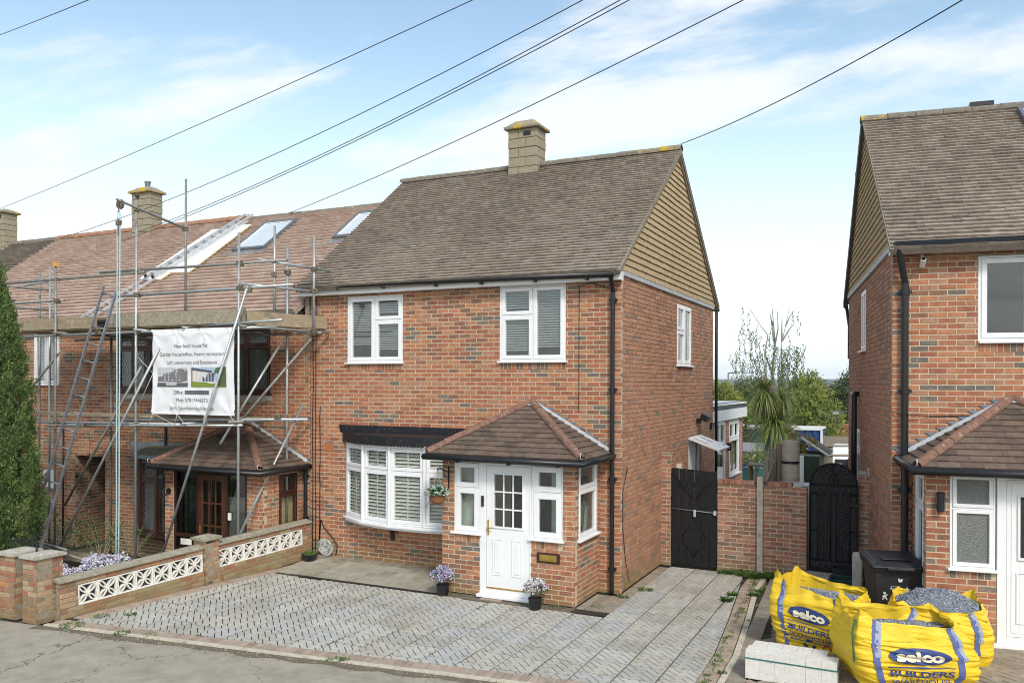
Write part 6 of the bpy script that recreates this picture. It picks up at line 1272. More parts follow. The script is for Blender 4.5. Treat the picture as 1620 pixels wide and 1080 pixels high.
b.box(-0.24,0.24,-0.14,0.14,-0.15,-0.13); b.box(-0.255,0.255,-0.155,0.155,-0.18,-0.151); b.build('box_body', BLK, gt)
tag(MB().lathe([(0.0,0),(0.09,0.01),(0.12,0.10),(0.10,0.24),(0.04,0.30),(0,0.31)], (4.50,-0.55,0.95), 12, sx=1.0, sy=0.8).build('plastic_sack', mat('white_sack', (0.7,0.72,0.74), 0.5, 0.2, 14, 1.0, 18), smooth=True), 'white plastic sack behind the right edge of the black bin', 'sack')
MB()
# small slab step at the arched gate
tag(box('stone_step', CONC, 2.50, 3.42, 1.95, 2.36, -0.02, 0.16, bevel=0.01), 'mossy concrete step below the arched black gate', 'step')

# ================================================================== SMALL THINGS BY THE HOUSE
LEAF = [mat(f'leaf_{i}', c, 0.75, 0.3, 9) for i, c in enumerate([(0.045,0.10,0.02),(0.07,0.14,0.03),(0.03,0.07,0.018),(0.11,0.18,0.035)])]
for m_ in LEAF: m_.use_backface_culling = False
PETL = [mat(f'petal_{i}', c, 0.8, 0.15, 20) for i, c in enumerate([(0.55,0.50,0.70),(0.72,0.70,0.74),(0.30,0.38,0.60),(0.62,0.46,0.60),(0.78,0.78,0.76)])]
def leafquad(b, p, d, up, l, w, m):
    d = Vector(d).normalized(); s = d.cross(Vector(up)); s = s.normalized() if s.length > 1e-4 else Vector((1,0,0)); p = Vector(p)
    b.add([p, p+d*l*0.5+s*w/2, p+d*l, p+d*l*0.5-s*w/2], [(0,1,2,3)], m)
def rdir():
    z = ru(-1,1); a = ru(0,2*pi); r = math.sqrt(1-z*z); return Vector((r*cos(a), r*sin(a), z))
def bouquet(parent, c, rx, rz, n, pals, leafn, seed, fs=0.022):
    c = Vector(c); stems = MB()
    for i in range(leafn):
        d = rdir(); d.z = abs(d.z)*0.9-0.15; p = c + Vector((d.x*rx, d.y*rx, d.z*rz))*ru(0.4,1.05); leafquad(stems, p, d+rdir()*0.6, rdir(), ru(0.03,0.06), 0.018, random.randrange(3))
    stems.build('leaves', LEAF, parent, kind='stuff')
    for pi2, pm in enumerate(pals):
        f = MB()
        for i in range(n//len(pals)):
            d = rdir(); d.z = abs(d.z)*1.0-0.12; q = c + Vector((d.x*rx, d.y*rx, d.z*rz))*ru(0.8,1.05)
            for k in range(12): e = rdir(); leafquad(f, q + e*fs*0.5, e + d*0.6, rdir(), fs*1.3, fs*1.1, 0)
        f.build('flower_heads', pm, parent, kind='stuff')
for lab, x, y, pals in (('pot of lilac and blue artificial hydrangeas left of the white front door', -2.50, -1.28, [PETL[0],PETL[2],PETL[3],PETL[0]]), ('pot of white and pale pink artificial hydrangeas right of the white front door', -0.86, -1.38, [PETL[4],PETL[4],PETL[1],PETL[3]])):
    pt = tag(empty('flower_pot', T(x,y,0)), lab, 'flower pot', 'flower pots beside the front door')
    MB().lathe([(0,0.0),(0.085,0.0),(0.10,0.15),(0.108,0.152),(0.108,0.17),(0.09,0.17),(0.085,0.14),(0,0.14)], (0,0,0), 20).build('pot', BLK, pt, smooth=False); bouquet(pt, (ru(-.02,.02),0,0.29), 0.175, 0.15, 90, pals, 420, 1); bouquet(pt, (ru(-.08,.08),0.0,0.37), 0.10, 0.10, 30, pals, 80, 1)
hb2 = tag(empty('hanging_basket', T(-2.50,PY-0.36,1.47)), 'hanging basket with coir liner and white and green artificial flowers beside the porch', 'hanging basket')
MB().lathe([(0.0,-0.02),(0.06,-0.015),(0.11,0.03),(0.135,0.10),(0.14,0.105),(0.12,0.10),(0.0,0.08)], (0,0,0), 18).build('coir_bowl', mat('coir', (0.27,0.13,0.06), 1.0, 0.4, 50, 1.0, 90), hb2)
for a in (0,120,240): tube('chain', GOLD, [(0.13*cos(R(a)),0.13*sin(R(a)),0.10),(0,0,0.52)], 0.004, hb2, 5)
bouquet(hb2, (0,0,0.16), 0.18, 0.13, 60, [PETL[4],PETL[1],mat('pale_turquoise_petal',(0.35,0.60,0.52),0.8,0.1)], 520, 2, 0.016); tube('trailing_stem', LEAF[1], [(-0.12,0,0.10),(-0.16,0,-0.0),(-0.21,0,-0.08)], 0.005, hb2, 5)
ds = tag(MB().lathe([(0,-0.02),(0.165,-0.02),(0.17,0),(0.165,0.02),(0,0.02)], (0,0,0), 32).build('round_stone', mat('marbled_white', (0.62,0.63,0.61), 0.6, 0.3, 9, 0.2, 40, stain=((0.18,0.20,0.19),0.9,16), sthr=(0.5,0.56)), None, Matrix.Translation((-5.72,-0.14,0.26)) @ Matrix.Rotation(R(14),4,'X') @ Matrix.Rotation(R(90),4,'X')), 'round marbled white disc leaning against the brick wall beside the garden wall', 'stone disc')
bw_ = tag(empty('planter_bowl', T(-5.86,-0.42,0.05)), 'low black planter bowl with moss and small plants beside the leaning disc', 'planter'); MB().lathe([(0,0),(0.10,0),(0.15,0.11),(0.155,0.13),(0.13,0.12),(0,0.10)], (0,0,0), 18).build('bowl', BLK, bw_)
b = MB()
for i in range(300): a = ru(0,6.28); r = 0.13*math.sqrt(rnd()); leafquad(b, (r*cos(a),r*sin(a),0.10), Vector((ru(-.5,.5),ru(-.5,.5),1)), rdir(), ru(0.03,0.09), 0.012, random.choice([1,3,3]))
b.build('plants', LEAF, bw_, kind='stuff')
# weeds in the joints and along the edges
wb = MB(); MOSS = mat('moss', (0.14,0.19,0.035), 1.0, 0.4, 20)
def weed(x, y, z, r, n, h=0.06):
    for i in range(n): a = ru(0,6.28); rr = r*math.sqrt(rnd()); leafquad(wb, (x+rr*cos(a), y+rr*sin(a), z), Vector((cos(a)*0.8,sin(a)*0.8,ru(0.4,1.2))), rdir(), ru(0.4,1)*h, h*0.28, random.choice([1,1,3,0]))
for x, y, r, n, h in ((0.10,-0.16,0.07,50,0.07),(0.30,0.42,0.10,80,0.07),(1.62,0.35,0.06,150,0.10),(1.63,0.75,0.06,90,0.08),(1.95,0.85,0.05,100,0.09),(1.97,1.15,0.05,70,0.07),(1.25,2.25,0.14,160,0.10),(1.75,2.25,0.25,420,0.13),(2.1,2.28,0.2,300,0.12),(1.5,2.2,0.12,120,0.08),
    (-6.2,-4.98,0.16,130,0.05),(-5.3,-4.92,0.10,80,0.05),(-4.9,-4.8,0.08,30,0.04),(-2.1,-4.52,0.10,80,0.045),(-2.0,-4.46,0.05,40,0.05),(-5.95,-4.25,0.07,60,0.05),(-0.6,-1.18,0.12,70,0.04),(-1.0,-1.2,0.15,80,0.03),(-2.3,-1.2,0.12,60,0.03),(-0.05,-0.85,0.12,50,0.04),(2.12,-0.6,0.03,40,0.04),(2.2,-2.9,0.04,60,0.05),(3.6,-2.3,0.15,160,0.14),(3.55,-2.1,0.1,90,0.2),(5.3,-1.2,0.08,70,0.05),(1.45,-0.8,0.10,30,0.03),(0.9,0.2,0.12,30,0.025),(-6.25,-4.5,0.1,60,0.05)):
    weed(x, y, 0.0, r, n, h)
for i in range(150): t = rnd(); y = -4.0+6.3*t; x = 2.06-0.055*(y+3)+ru(-.03,.03); weed(x, y, 0.0, 0.03, 8, 0.035)
wb.build('weeds', LEAF, None, kind='stuff'); tag(bpy.data.objects['weeds'], 'weeds and moss growing in the paving joints', 'weeds')
mb_ = MB()
for i in range(46):
    if i < 20: k = random.randrange(-15, 1); x = 0.2+SP*k; y = ru(-4.2,-1.4); dx_, dy_ = 0.010, ru(0.05,0.35)
    else: x = 2.08-0.055*(ru(-3.8,2.3)+3); y = ru(-3.8,2.3); x = 2.02-0.055*(y+3)+ru(0,.25); dx_, dy_ = ru(.01,.04), ru(0.05,0.3)
    mb_.add([(x-dx_,y,0.0022),(x+dx_,y+0.01,0.0022),(x+dx_*0.6,y+dy_,0.0022),(x-dx_*0.6,y+dy_,0.0022)], [(0,1,2,3)])
mb_.build('moss_patches', MOSS, None, kind='stuff'); tag(bpy.data.objects['moss_patches'], 'thin green moss lines in the driveway joints', 'moss')
# flower bed behind the garden wall
fb_ = MB()
for i in range(5200):
    x = ru(-8.6,-6.75); y = ru(-4.55,-2.9); g_ = noise.noise(Vector((x*2,y*2,3)))
    if g_ < -0.28: continue
    zt_ = 0.12 + 0.30*max(0,g_+0.4)*ru(0.5,1.0) + 0.1; leafquad(fb_, (x,y,zt_*rnd()-0.02), Vector((ru(-.6,.6),ru(-.6,.6),1)), rdir(), ru(0.05,0.10), 0.02, random.choice([0,0,1,2]))
    if rnd() < 0.42: 
        for k in range(4): leafquad(fb_, (x+ru(-.02,.02),y+ru(-.02,.02),zt_+0.02), rdir(), rdir(), 0.035, 0.03, random.choice([4,4,5,6]))
fb_.build('flower_bed', LEAF + [PETL[0],PETL[1],PETL[4]], None, kind='stuff'); tag(bpy.data.objects['flower_bed'], 'low bed of pale lilac flowers behind the garden wall', 'flowers')
for i, (x, y, lab) in enumerate(((-11.6,-1.3,'untidy rose bush with brown stems growing by the passage'),(-10.9,-0.9,'leafy yellowing bush at the foot of the scaffolding poles'),(-9.9,-1.0,'small dead shrub below the brown bow window'))):
    bu = tag(empty('garden_bush', T(x,y,-0.42)), lab, 'bush'); st = MB(); lf = MB()
    for k in range(12):
        a = ru(0,6.28); h_ = ru(0.5,1.15); p0 = Vector((0,0,0)); p1 = Vector((cos(a)*0.2,sin(a)*0.2,h_*0.6)); p2 = Vector((cos(a)*0.45,sin(a)*0.45,h_)); st.tube([p0,p1,p2],[0.01,0.007,0.003],5)
        for j in range(16 if i < 2 else 5): q = p1.lerp(p2, rnd()); leafquad(lf, q+rdir()*0.05, rdir(), rdir(), 0.07, 0.04, random.choice([0,1,3] if i else [0,1]))
    st.build('stems', TIMBER, bu, kind='stuff'); lf.build('leaves', LEAF, bu, kind='stuff')
for k, (x0, y0, a) in enumerate(((-12.4,-0.9,8),(-12.2,-1.25,5))): tag(box('timber_sleeper', TIMBER, 0, 1.6, 0, 0.14, 0, 0.16, None, T(x0,y0,-0.45+0.1*k,a)), ('weathered timber lying across the passage entrance','second weathered timber lying in front of the passage')[k], 'timber')

# ================================================================== CONIFER AND OTHER PLANTING
def shootmass(name, fn, n, per, cols, parent, lsz, upb=0.9, spread=0.10):
    b = MB()
    for i in range(n):
        p, nrm, s = fn()
        m = random.randrange(len(cols))
        ax = (nrm*0.75 + Vector((0,0,upb)) + rdir()*0.25).normalized()
        for k in range(per):
            t = rnd(); q = p + ax*(t*spread*2.0*s) + rdir()*spread*(1-t*0.75)*s*0.8; leafquad(b, q, ax + rdir()*0.55, rdir(), lsz*ru(0.6,1.3), lsz*0.42, (m + (1 if rnd() < 0.25 else 0)) % len(cols))
    return b.build(name, cols, parent, kind='stuff')
CON = [mat(f'conifer_{i}', c, 0.85, 0.35, 14) for i, c in enumerate([(0.10,0.165,0.045),(0.14,0.22,0.06),(0.065,0.11,0.032),(0.19,0.26,0.08)])]
BARK = mat('bark', (0.13,0.10,0.075), 0.95, 0.4, 14, 0.8, 40)
ct = tag(empty('conifer_tree', T(-10.98,-3.45,-0.35)), 'tall dense dark green conifer filling the left edge of the picture', 'tree')
MB().tube([(0,0,0),(0.02,0,1.5),(0,0.03,3.2)],[0.13,0.11,0.05],10).build('trunk', BARK, ct)
def confn():
    t = rnd()**0.85; z = 0.15 + 5.55*t; a = ru(0,2*pi)
    R0 = 1.0*min(1, 0.72+1.6*min(t,0.18))*(1-max(0,t-0.30)/0.74)**0.50*(1+0.15*noise.noise(Vector((cos(a)*1.6,sin(a)*1.6,z*1.1)))) + 0.20*noise.noise(Vector((cos(a)*4.5,sin(a)*4.5,z*1.6)))
    R0 = max(0.05, R0); r = R0*(1-0.15*rnd()**2); return Vector((r*cos(a), r*sin(a), z)), Vector((cos(a),sin(a),0)), 1.0
shootmass('crown', confn, 4200, 36, CON, ct, 0.046, upb=1.4, spread=0.11)
core = MB(); core.lathe([(0.6,0.3),(0.80,1.2),(0.74,2.5),(0.50,3.8),(0.22,4.8),(0.02,5.2)], (0,0,0), 18); core.build('crown_core', CON[2], ct)
for x, y, h, r in ((0.25,-0.05,5.1,0.16),(-0.35,0.2,5.5,0.18),(0.55,0.1,4.6,0.17),(0.0,0.25,5.75,0.13)):
    def spire(x=x,y=y,h=h,r=r): t = rnd(); a = ru(0,6.28); rr = r*(1-t)**0.7; return Vector((x+rr*cos(a), y+rr*sin(a), h-1.0+1.1*t)), Vector((cos(a),sin(a),0)), 0.7
    shootmass('crown', spire, 170, 18, CON, ct, 0.05)

# ================================================================== BEYOND THE HOUSES
def px_at(u, v, y): return at(u, v, 'y', y)
BGL = [mat(f'far_leaf_{i}', c, 0.8, 0.3, 3) for i, c in enumerate([(0.135,0.185,0.04),(0.19,0.245,0.055),(0.085,0.125,0.035),(0.27,0.29,0.06),(0.058,0.09,0.028),(0.085,0.12,0.038)])]
def tree(label, c, blobs, n, lsz, cols, trunk_z, cat='tree', group=None, hang=0.0, tr=0.12, name='tree'):
    t = tag(empty(name, T(c[0],c[1],trunk_z)), label, cat, group); h = blobs[0][2] - trunk_z + c[2]
    b = MB(); top = c[2]-trunk_z; b.tube([(0,0,0),(0.05,0,top*0.5),(0,0,top)], [tr,tr*0.75,tr*0.4], 8)
    for bl in blobs: b.tube([(0,0,max(0.2,top*0.55)),(bl[0]*0.5,bl[1]*0.5,top+bl[2]*0.4-0.1),(bl[0],bl[1],top+bl[2])], [tr*0.5,tr*0.3,tr*0.12], 5)
    b.build('trunk', BARK, t); lf = MB(); 
    for i in range(n//14):
        bl = random.choices(blobs, weights=[q[3]**2 for q in blobs])[0]; d = rdir(); r = bl[3]*ru(0.55,1.05)*(1+0.25*noise.noise(d*2.2+Vector((bl[0],bl[2],0))))
        cc = Vector((bl[0],bl[1],top+bl[2])) + Vector((d.x*r, d.y*r, d.z*r*(bl[4] if len(bl) > 4 else 0.9))); m = random.randrange(len(cols))
        for k in range(14):
            p = cc + rdir()*lsz*2.6*rnd(); dd = rdir(); dd.z -= hang; leafquad(lf, p, dd, rdir(), lsz*ru(0.7,1.4), lsz*0.6, m)
    lf.build('crown', cols, t, kind='stuff'); return t
def P(u, v, y): q = at(u, v, 'y', y); return (q.x, q.y, q.z)
tree('weeping green tree standing behind the bare birch and the palm', P(1272,632,30), [(0,0,0,1.35),(-0.7,0,-0.6,1.2),(0.8,0,-0.8,1.15),(0.1,0.4,0.75,0.75),(-0.3,0,-1.5,1.3),(0.7,0,-1.8,1.2),(0,-0.3,0.2,1.0),(0.35,0,1.15,0.3)], 22000, 0.10, [BGL[1],BGL[1],BGL[3],BGL[0]], -2.0, hang=1.2)
tree('dark dense tree beside the wall of the right hand house', P(1345,625,46), [(0,0,0,1.5),(-0.9,0,-1.2,1.2),(0.5,0,1.3,1.0),(0.8,0,-1.0,1.4),(-1.0,0,-2.6,1.1),(0.3,0,-2.8,1.5),(0.9,0,0.9,1.2),(-0.8,0,0.2,0.7)], 16000, 0.14, [BGL[4],BGL[5],BGL[2],BGL[4]], -5.5)
tree('dark rounded tree low between the palm and the lamp post', P(1183,618,70), [(0,0,0,1.5),(-1.1,0,-0.6,1.1),(1.0,0,-0.7,1.2)], 5000, 0.17, [BGL[5],BGL[2],BGL[0]], -6)
tree('bright yellow green bush above the flat roof of the extension', P(1140,628,38), [(0,0,0,1.0),(-0.8,0,-0.1,0.9),(0.7,0,-0.35,0.8),(0.1,0,0.45,0.5)], 9000, 0.11, [BGL[3],BGL[1],BGL[3]], -3)
tree('yellowish tree left of the palm above the blue container', P(1193,655,34), [(0,0,0,0.9),(0.5,0,-0.7,0.8),(-0.3,0,-0.8,0.8),(0.2,0,0.5,0.45)], 7000, 0.10, [BGL[3],BGL[1],BGL[0]], -3)
tree('green hedge like shrub between the palm and the extension', P(1180,668,24), [(0,0,0,0.55),(0.35,0,-0.5,0.5),(-0.2,0,-0.5,0.5)], 1800, 0.07, [BGL[2],BGL[0],BGL[5]], -2, cat='shrub', name='shrub')
tree('low yellow green shrub growing beside the wooden garden table', P(1196,722,12), [(0,0,0,0.22),(0.25,0,-0.05,0.2),(-0.25,0,-0.08,0.18)], 1300, 0.045, [BGL[3],BGL[1],BGL[0]], -0.6, cat='shrub', tr=0.03, name='shrub')
tree('leafy climber with orange leaves above the small shed roof', P(1262,695,9), [(0,0,0,0.22),(0.3,0,0.0,0.15),(-0.15,0,0.2,0.18),(0.1,0,-0.25,0.2)], 900, 0.05, [BGL[3],BGL[1],mat('orange_leaf',(0.40,0.20,0.04),0.8)], -0.5, cat='shrub', tr=0.02, name='shrub')
# bare topped birch with hanging leaves
bt_ = P(1226,700,20); bi2 = tag(empty('birch_tree', T(bt_[0],bt_[1],-1.2)), 'half bare birch with white trunk and hanging strings of leaves', 'tree')
WB = mat('birch_bark', (0.30,0.28,0.24), 0.9, 0.4, 5, stain=((0.10,0.09,0.08),0.8,6)); tk = MB(); lf = MB(); rs = random.Random(5)
z0_ = 1.2
def Q(u, v, y=20, dy=0): q = at(u, v, 'y', y+dy); return Vector((q.x-bt_[0], q.y-bt_[1], q.z+1.2))
limbs = [[(1228,700),(1229,660),(1228,625),(1222,590),(1226,545),(1224,515),(1221,482)],[(1228,625),(1215,605),(1207,570),(1200,545),(1183,520)],[(1222,590),(1210,560),(1215,530),(1203,515),(1186,488)],[(1228,640),(1240,612),(1236,575),(1237,540),(1243,515),(1249,487)],[(1237,540),(1248,522),(1258,510)],[(1243,515),(1250,500),(1257,489)],[(1226,545),(1231,520),(1230,492)],
         [(1240,612),(1247,590),(1245,560),(1258,547)],[(1215,605),(1198,585),(1190,560),(1171,556)],[(1228,640),(1218,620),(1212,590)],[(1228,625),(1246,612),(1247,596)],[(1224,515),(1218,500)],[(1224,540),(1219,495)],[(1237,540),(1237,502)]]
for L_ in limbs:
    n = len(L_); dd = rs.uniform(-0.5,0.5); pts = [Q(u,v,20,dd*i/n) for i,(u,v) in enumerate(L_)]; r0 = 0.10 if L_[0] == (1228,700) else 0.045
    tk.tube(pts, [max(0.009, r0*0.8*(1-0.88*i/(n-1))) for i in range(n)], 6)
tk.build('trunk', WB, bi2)
for i in range(120):
    L_ = rs.choice([l for l in limbs if len(l) > 3][:7]); k = rs.randrange(1, len(L_)); u, v = L_[k]
    if v < 520 and rs.random() < 0.85: v = rs.uniform(540,580); u = rs.uniform(1176,1260)
    p = Q(u+rs.uniform(-16,16), v+rs.uniform(-4,14), 20, rs.uniform(-0.6,0.6)); ln_ = rs.uniform(0.4,1.35)
    m = rs.randrange(3); n = int(ln_*38)
    for j in range(n): q = p + Vector((0.03*sin(j*0.3+i),0.03*cos(j*0.4),-ln_*j/n)) + rdir()*0.045; leafquad(lf, q, Vector((ru(-.5,.5),ru(-.5,.5),-1)), rdir(), 0.075, 0.04, m)
lf.build('hanging_leaves', [BGL[2],BGL[5],BGL[0]], bi2, kind='stuff')
# cabbage palm
pb_ = P(1222,742,14); pm_ = tag(empty('palm_tree', T(pb_[0],pb_[1],-0.6)), 'spiky cabbage palm with two shaggy heads above the boundary fence', 'tree')
PLM = [mat(f'palm_leaf_{i}', c, 0.6, 0.2, 6) for i, c in enumerate([(0.14,0.19,0.04),(0.20,0.25,0.06),(0.10,0.14,0.04),(0.30,0.25,0.13),(0.24,0.20,0.11)])]
def Q2(u, v): q = at(u, v, 'y', 14); return Vector((q.x-pb_[0], 0, q.z+0.6))
MB().tube([Q2(1222,760),Q2(1223,740),Q2(1226,710),Q2(1230,680),Q2(1226,665)],[0.10,0.09,0.085,0.09,0.05],9).build('trunk', BARK, pm_); MB().tube([Q2(1229,685),Q2(1222,655),Q2(1214,625)],[0.05,0.045,0.03],7).build('trunk', BARK, pm_)
lf = MB()
for (u, v, R_, n) in ((1226,668,0.98,900),(1210,620,0.75,520),(1238,628,0.6,160)):
    c_ = Q2(u, v)
    for i in range(n):
        d = rdir(); d.z = d.z*0.9+0.15; dead = d.z < -0.45; L_ = R_*ru(0.75,1.1); s_ = d.cross(Vector((0,0,1))).normalized()*0.013; prev = c_.copy(); m = random.choice([3,4]) if dead or rnd() < 0.08 else random.choice([0,1,1,2])
        pts = [c_ + d*L_*t - Vector((0,0,1))*0.75*L_*t*t*(1.0-max(0,d.z)*0.6) for t in (0.05,0.35,0.7,1.0)]
        for a, b_, w0_, w1_ in zip(pts, pts[1:], (1,1,0.8), (1,0.8,0.05)): lf.add([a-s_*w0_, a+s_*w0_, b_+s_*w1_, b_-s_*w1_], [(0,1,2,3)], m)
lf.build('leaves', PLM, pm_, kind='stuff')
# blue container
CB = mat('container_blue', (0.02,0.06,0.20), 0.5, 0.25, 3, stain=((0.10,0.14,0.24),0.6,2)); c0, c1 = P(1128,680,26), P(1298,680,26)
co = tag(empty('shipping_container', T(c0[0],26,-1.3)), 'dark blue corrugated steel container with pale top rail behind the palm', 'container'); Lc = c1[0]-c0[0]; b = MB(); n = int(Lc/0.28)
for i in range(n): x = Lc*i/n; w_ = Lc/n; b.add([(x,0,0.1),(x+w_*0.35,0,0.1),(x+w_*0.5,0.05,0.1),(x+w_*0.85,0.05,0.1),(x+w_,0,0.1),(x,0,2.6),(x+w_*0.35,0,2.6),(x+w_*0.5,0.05,2.6),(x+w_*0.85,0.05,2.6),(x+w_,0,2.6)], [(0,1,6,5),(1,2,7,6),(2,3,8,7),(3,4,9,8)])
b.box(0,Lc,0.06,2.4,0.1,2.6); b.build('body', CB, co); box('top_rail', WPAINT, -0.02, Lc+0.02, -0.03, 2.42, 2.6, 2.68, co); box('corner_post', WPAINT, Lc-0.0, Lc+0.09, -0.02, 0.1, 0, 2.6, co)
for x in (Lc-1.3, Lc-1.02): box('door_bar', WPAINT, x, x+0.05, -0.03, 0.0, 1.3, 1.95, co)
# street lamp far away
q = P(1152,612,60); lp = tag(empty('street_lamp', T(q[0],60,-7)), 'distant grey street lamp with its arm pointing right', 'street lamp'); h_ = P(1152,590,60)[2]+7
tube('post', GREYM, [(0,0,0),(0,0,h_)], 0.06, lp); tube('arm', GREYM, [(0,0,h_),(0.55,0,h_+0.05)], 0.05, lp); box('lamp_head', GREYM, 0.5, 1.0, -0.08, 0.08, h_-0.0, h_+0.1, lp)
# far houses seen over the gardens
for (u, v, y, w_, hr_, col, lab) in ((1166,611,330,9,2.2,(0.20,0.09,0.06),'distant brown roofed house left of the birch'),(1200,615,240,7,2.2,(0.17,0.13,0.10),'brown roofed house glimpsed left of the palm'),(1296,610,380,12,2.5,(0.22,0.11,0.08),'distant low house between the weeping tree and the dark tree'),(1142,608,420,12,2.5,(0.24,0.12,0.09),'small far house above the extension roof'),(1212,608,600,14,3,(0.20,0.12,0.10),'faraway rooftop just below the horizon behind the birch')):
    q = P(u, v, y); hh = tag(empty('distant_house', T(q[0],y,q[2]-6,ru(-20,20))), lab, 'house', 'far houses beyond the gardens'); box('wall', DBR[1], -w_/2, w_/2, -3, 3, -6, 6-hr_, hh)
    b = MB(); b.add([(-w_/2-.3,-3.3,6-hr_),(w_/2+.3,-3.3,6-hr_),(w_/2+.3,3.3,6-hr_),(-w_/2-.3,3.3,6-hr_),(-w_/2-.3,0,6),(w_/2+.3,0,6)], [(0,1,5,4),(2,3,4,5),(1,2,5),(3,0,4)]); b.build('roof', mat('far_roof', col, 0.9, 0.3, 2), hh)
    for k in range(3): box('window', WPAINT, -w_/2+w_*(k+0.5)/3-0.5, -w_/2+w_*(k+0.5)/3+0.5, -3.03, -3.0, 1.2, 2.6, hh)
# far woods and hills
fw_ = MB()
for i in range(15000):
    y = 120*math.exp(rnd()*2.6); x = ru(-0.65,0.25)*y + ru(-30,30); zg = gz(x,y); s_ = 2.0+y*0.006; leafquad(fw_, (x,y,zg+ru(0.2,5.5)), rdir(), rdir(), s_*ru(0.7,1.4), s_*0.7, random.randrange(4))
fw_.build('far_woodland', [BGL[2],BGL[5],BGL[0],BGL[4]], None, kind='stuff'); tag(bpy.data.objects['far_woodland'], 'woodland and gardens filling the valley before the horizon', 'woodland')
b = MB(); nx = 90; b.add([(-3600+5200*i/nx, y, z + (0 if z < 0 else 9*noise.noise(Vector((i*0.16,k*3,2)))+4*noise.noise(Vector((i*0.7,k,7))))) for k, (y, z) in enumerate(((1900,-30),(2300,-14),(2700,6),(3100,19),(3600,12)) ) for i in range(nx+1)], [(k*(nx+1)+i,k*(nx+1)+i+1,(k+1)*(nx+1)+i+1,(k+1)*(nx+1)+i) for k in range(4) for i in range(nx)])
b.build('hills', mat('wooded_hill', (0.10,0.13,0.07), 1.0, 0.4, 0.02), kind='structure', smooth=True)
# ---- things in the back gardens
def fpost(parent, x, y, z0, z1, s=0.05, m=TIMBER, lean=0.0): return MB().box(-s,s,-s,s,0,z1-z0).build('post', m, parent, T(x,y,z0,ru(-8,8)) @ Matrix.Rotation(R(lean),4,'X'), bevel=0.006)
bf = tag(empty('boundary_fence', T()), 'weathered grey timber fence running back from the concrete post', 'fence')
for (u, y, zt) in ((1212,3.2,1.95),(1220,3.9,2.02),(1224,4.7,2.05),(1231,5.5,2.1),(1234,6.6,2.0)):
    q = at(u, 740, 'y', y); fpost(bf, q.x, y, -0.3, zt, 0.045, lean=ru(-2,2))
a0, a1 = at(1207,760,'y',2.7), at(1236,700,'y',7.2)
for i in range(22): t = i/22; p = a0.lerp(a1, t); MB().box(0,0.008,-0.0,0.15,0,1.55+ru(-.05,.12)).build('pale', TIMBER, bf, T(p.x-0.03,2.7+4.5*t,-0.25,7+ru(-3,3)))
tube('top_rail', TIMBER, [(a0.x-0.03,2.6,1.45),(a0.lerp(a1,0.5).x,4.9,1.75)], 0.03, bf, 6); tube('top_rail', TIMBER, [(a0.x+0.05,2.7,1.60),(a0.lerp(a1,0.3).x+0.1,4.2,1.95)], 0.03, bf, 6)
q = at(1251,760,'y',4.0); ro = tag(empty('rolled_mat', T(q.x,4.0,-0.2)), 'upright cream striped roll tied with a dark band behind the alley wall', 'roll')
b = MB(); b.lathe([(0.155+0.003*(1 if i % 2 else -1), 2.46*i/40) for i in range(41)] + [(0.0,2.48)], (0,0,0), 18, sx=1.05); b.build('roll', mat('cream_roll', (0.50,0.47,0.37), 0.85, 0.12, 9, stain=((0.33,0.31,0.26),0.4,12)), ro); b = MB().lathe([(0.165,2.03),(0.165,2.08)], (0,0,0), 18, sx=1.05); b.build('band', BLK, ro)
tag(box('door_slab', WPAINT, 0, 0.07, 0, 0.06, -0.2, 2.05, None, T(at(1265,760,'y',3.2).x,3.2,0,6)), 'narrow pale plank standing upright beside the arched gate', 'plank')
tag(box('white_box', WPAINT, 0, 0.9, 0, 0.5, -0.2, 1.50, None, T(at(1232,760,'y',3.3).x,3.3,0,4)), 'white appliance box half hidden behind the alley wall', 'box')
tag(box('green_tank', mat('tank_green', (0.05,0.09,0.05), 0.6), 0, 0.5, 0, 0.5, -0.3, 1.85, None, T(at(1256,740,'y',5.6).x,5.6,0,4)), 'dark green water butt beside the cream roll', 'water butt')
sh = tag(empty('garden_shed', T(at(1240,720,'y',9).x,9.0,-0.4)), 'small low shed with pale edged pitched roof behind the fence', 'shed'); zt = at(1262,692,'y',9).z+0.4
box('wall', TIMBER, -0.1, 0.95, 0, 1.4, 0, zt-0.4, sh); b = MB(); b.add([(-0.2,-0.1,zt-0.42),(0.42,-0.1,zt),(1.05,-0.1,zt-0.42),(-0.2,1.5,zt-0.42),(0.42,1.5,zt),(1.05,1.5,zt-0.42)], [(0,1,4,3),(1,2,5,4)]); b.build('roof', mat('shed_felt', (0.07,0.06,0.055), 0.9, 0.4, 9), sh); tube('bargeboard', WCONC, [(0.42,-0.11,zt+0.01),(1.07,-0.11,zt-0.43)], 0.035, sh, 5); tube('bargeboard', TIMBER, [(0.42,-0.11,zt+0.01),(-0.22,-0.11,zt-0.43)], 0.03, sh, 5)
tb = tag(empty('garden_table', T(at(1180,745,'y',9.5).x,9.5,-0.2)), 'weathered wooden garden table behind the black side gate', 'table'); tt = at(1190,735,'y',9.5).z+0.2
for k in range(4): box('slat', TIMBER, 0.0, 0.62, 0.13*k, 0.13*k+0.11, tt-0.04, tt, tb)
for x in (0.05,0.5):
    for y in (0.05,0.42): box('leg', TIMBER, x, x+0.06, y, y+0.06, 0, tt-0.04, tb)
q0, q1 = at(1270,705,'y',14), at(1348,702,'y',14); rf = tag(empty('rail_fence', T()), 'brown post and rail fence crossing behind the arched gate', 'fence')
for z in (1.50,1.22,0.95,0.62): tube('rail', TIMBER, [(q0.x,14,z-0.05),(q1.x+0.4,14,z+0.02)], 0.035, rf, 5)
for i in range(3): fpost(rf, q0.x+0.1+(q1.x-q0.x)*i/2, 14.05, -0.8, 1.55, 0.05)
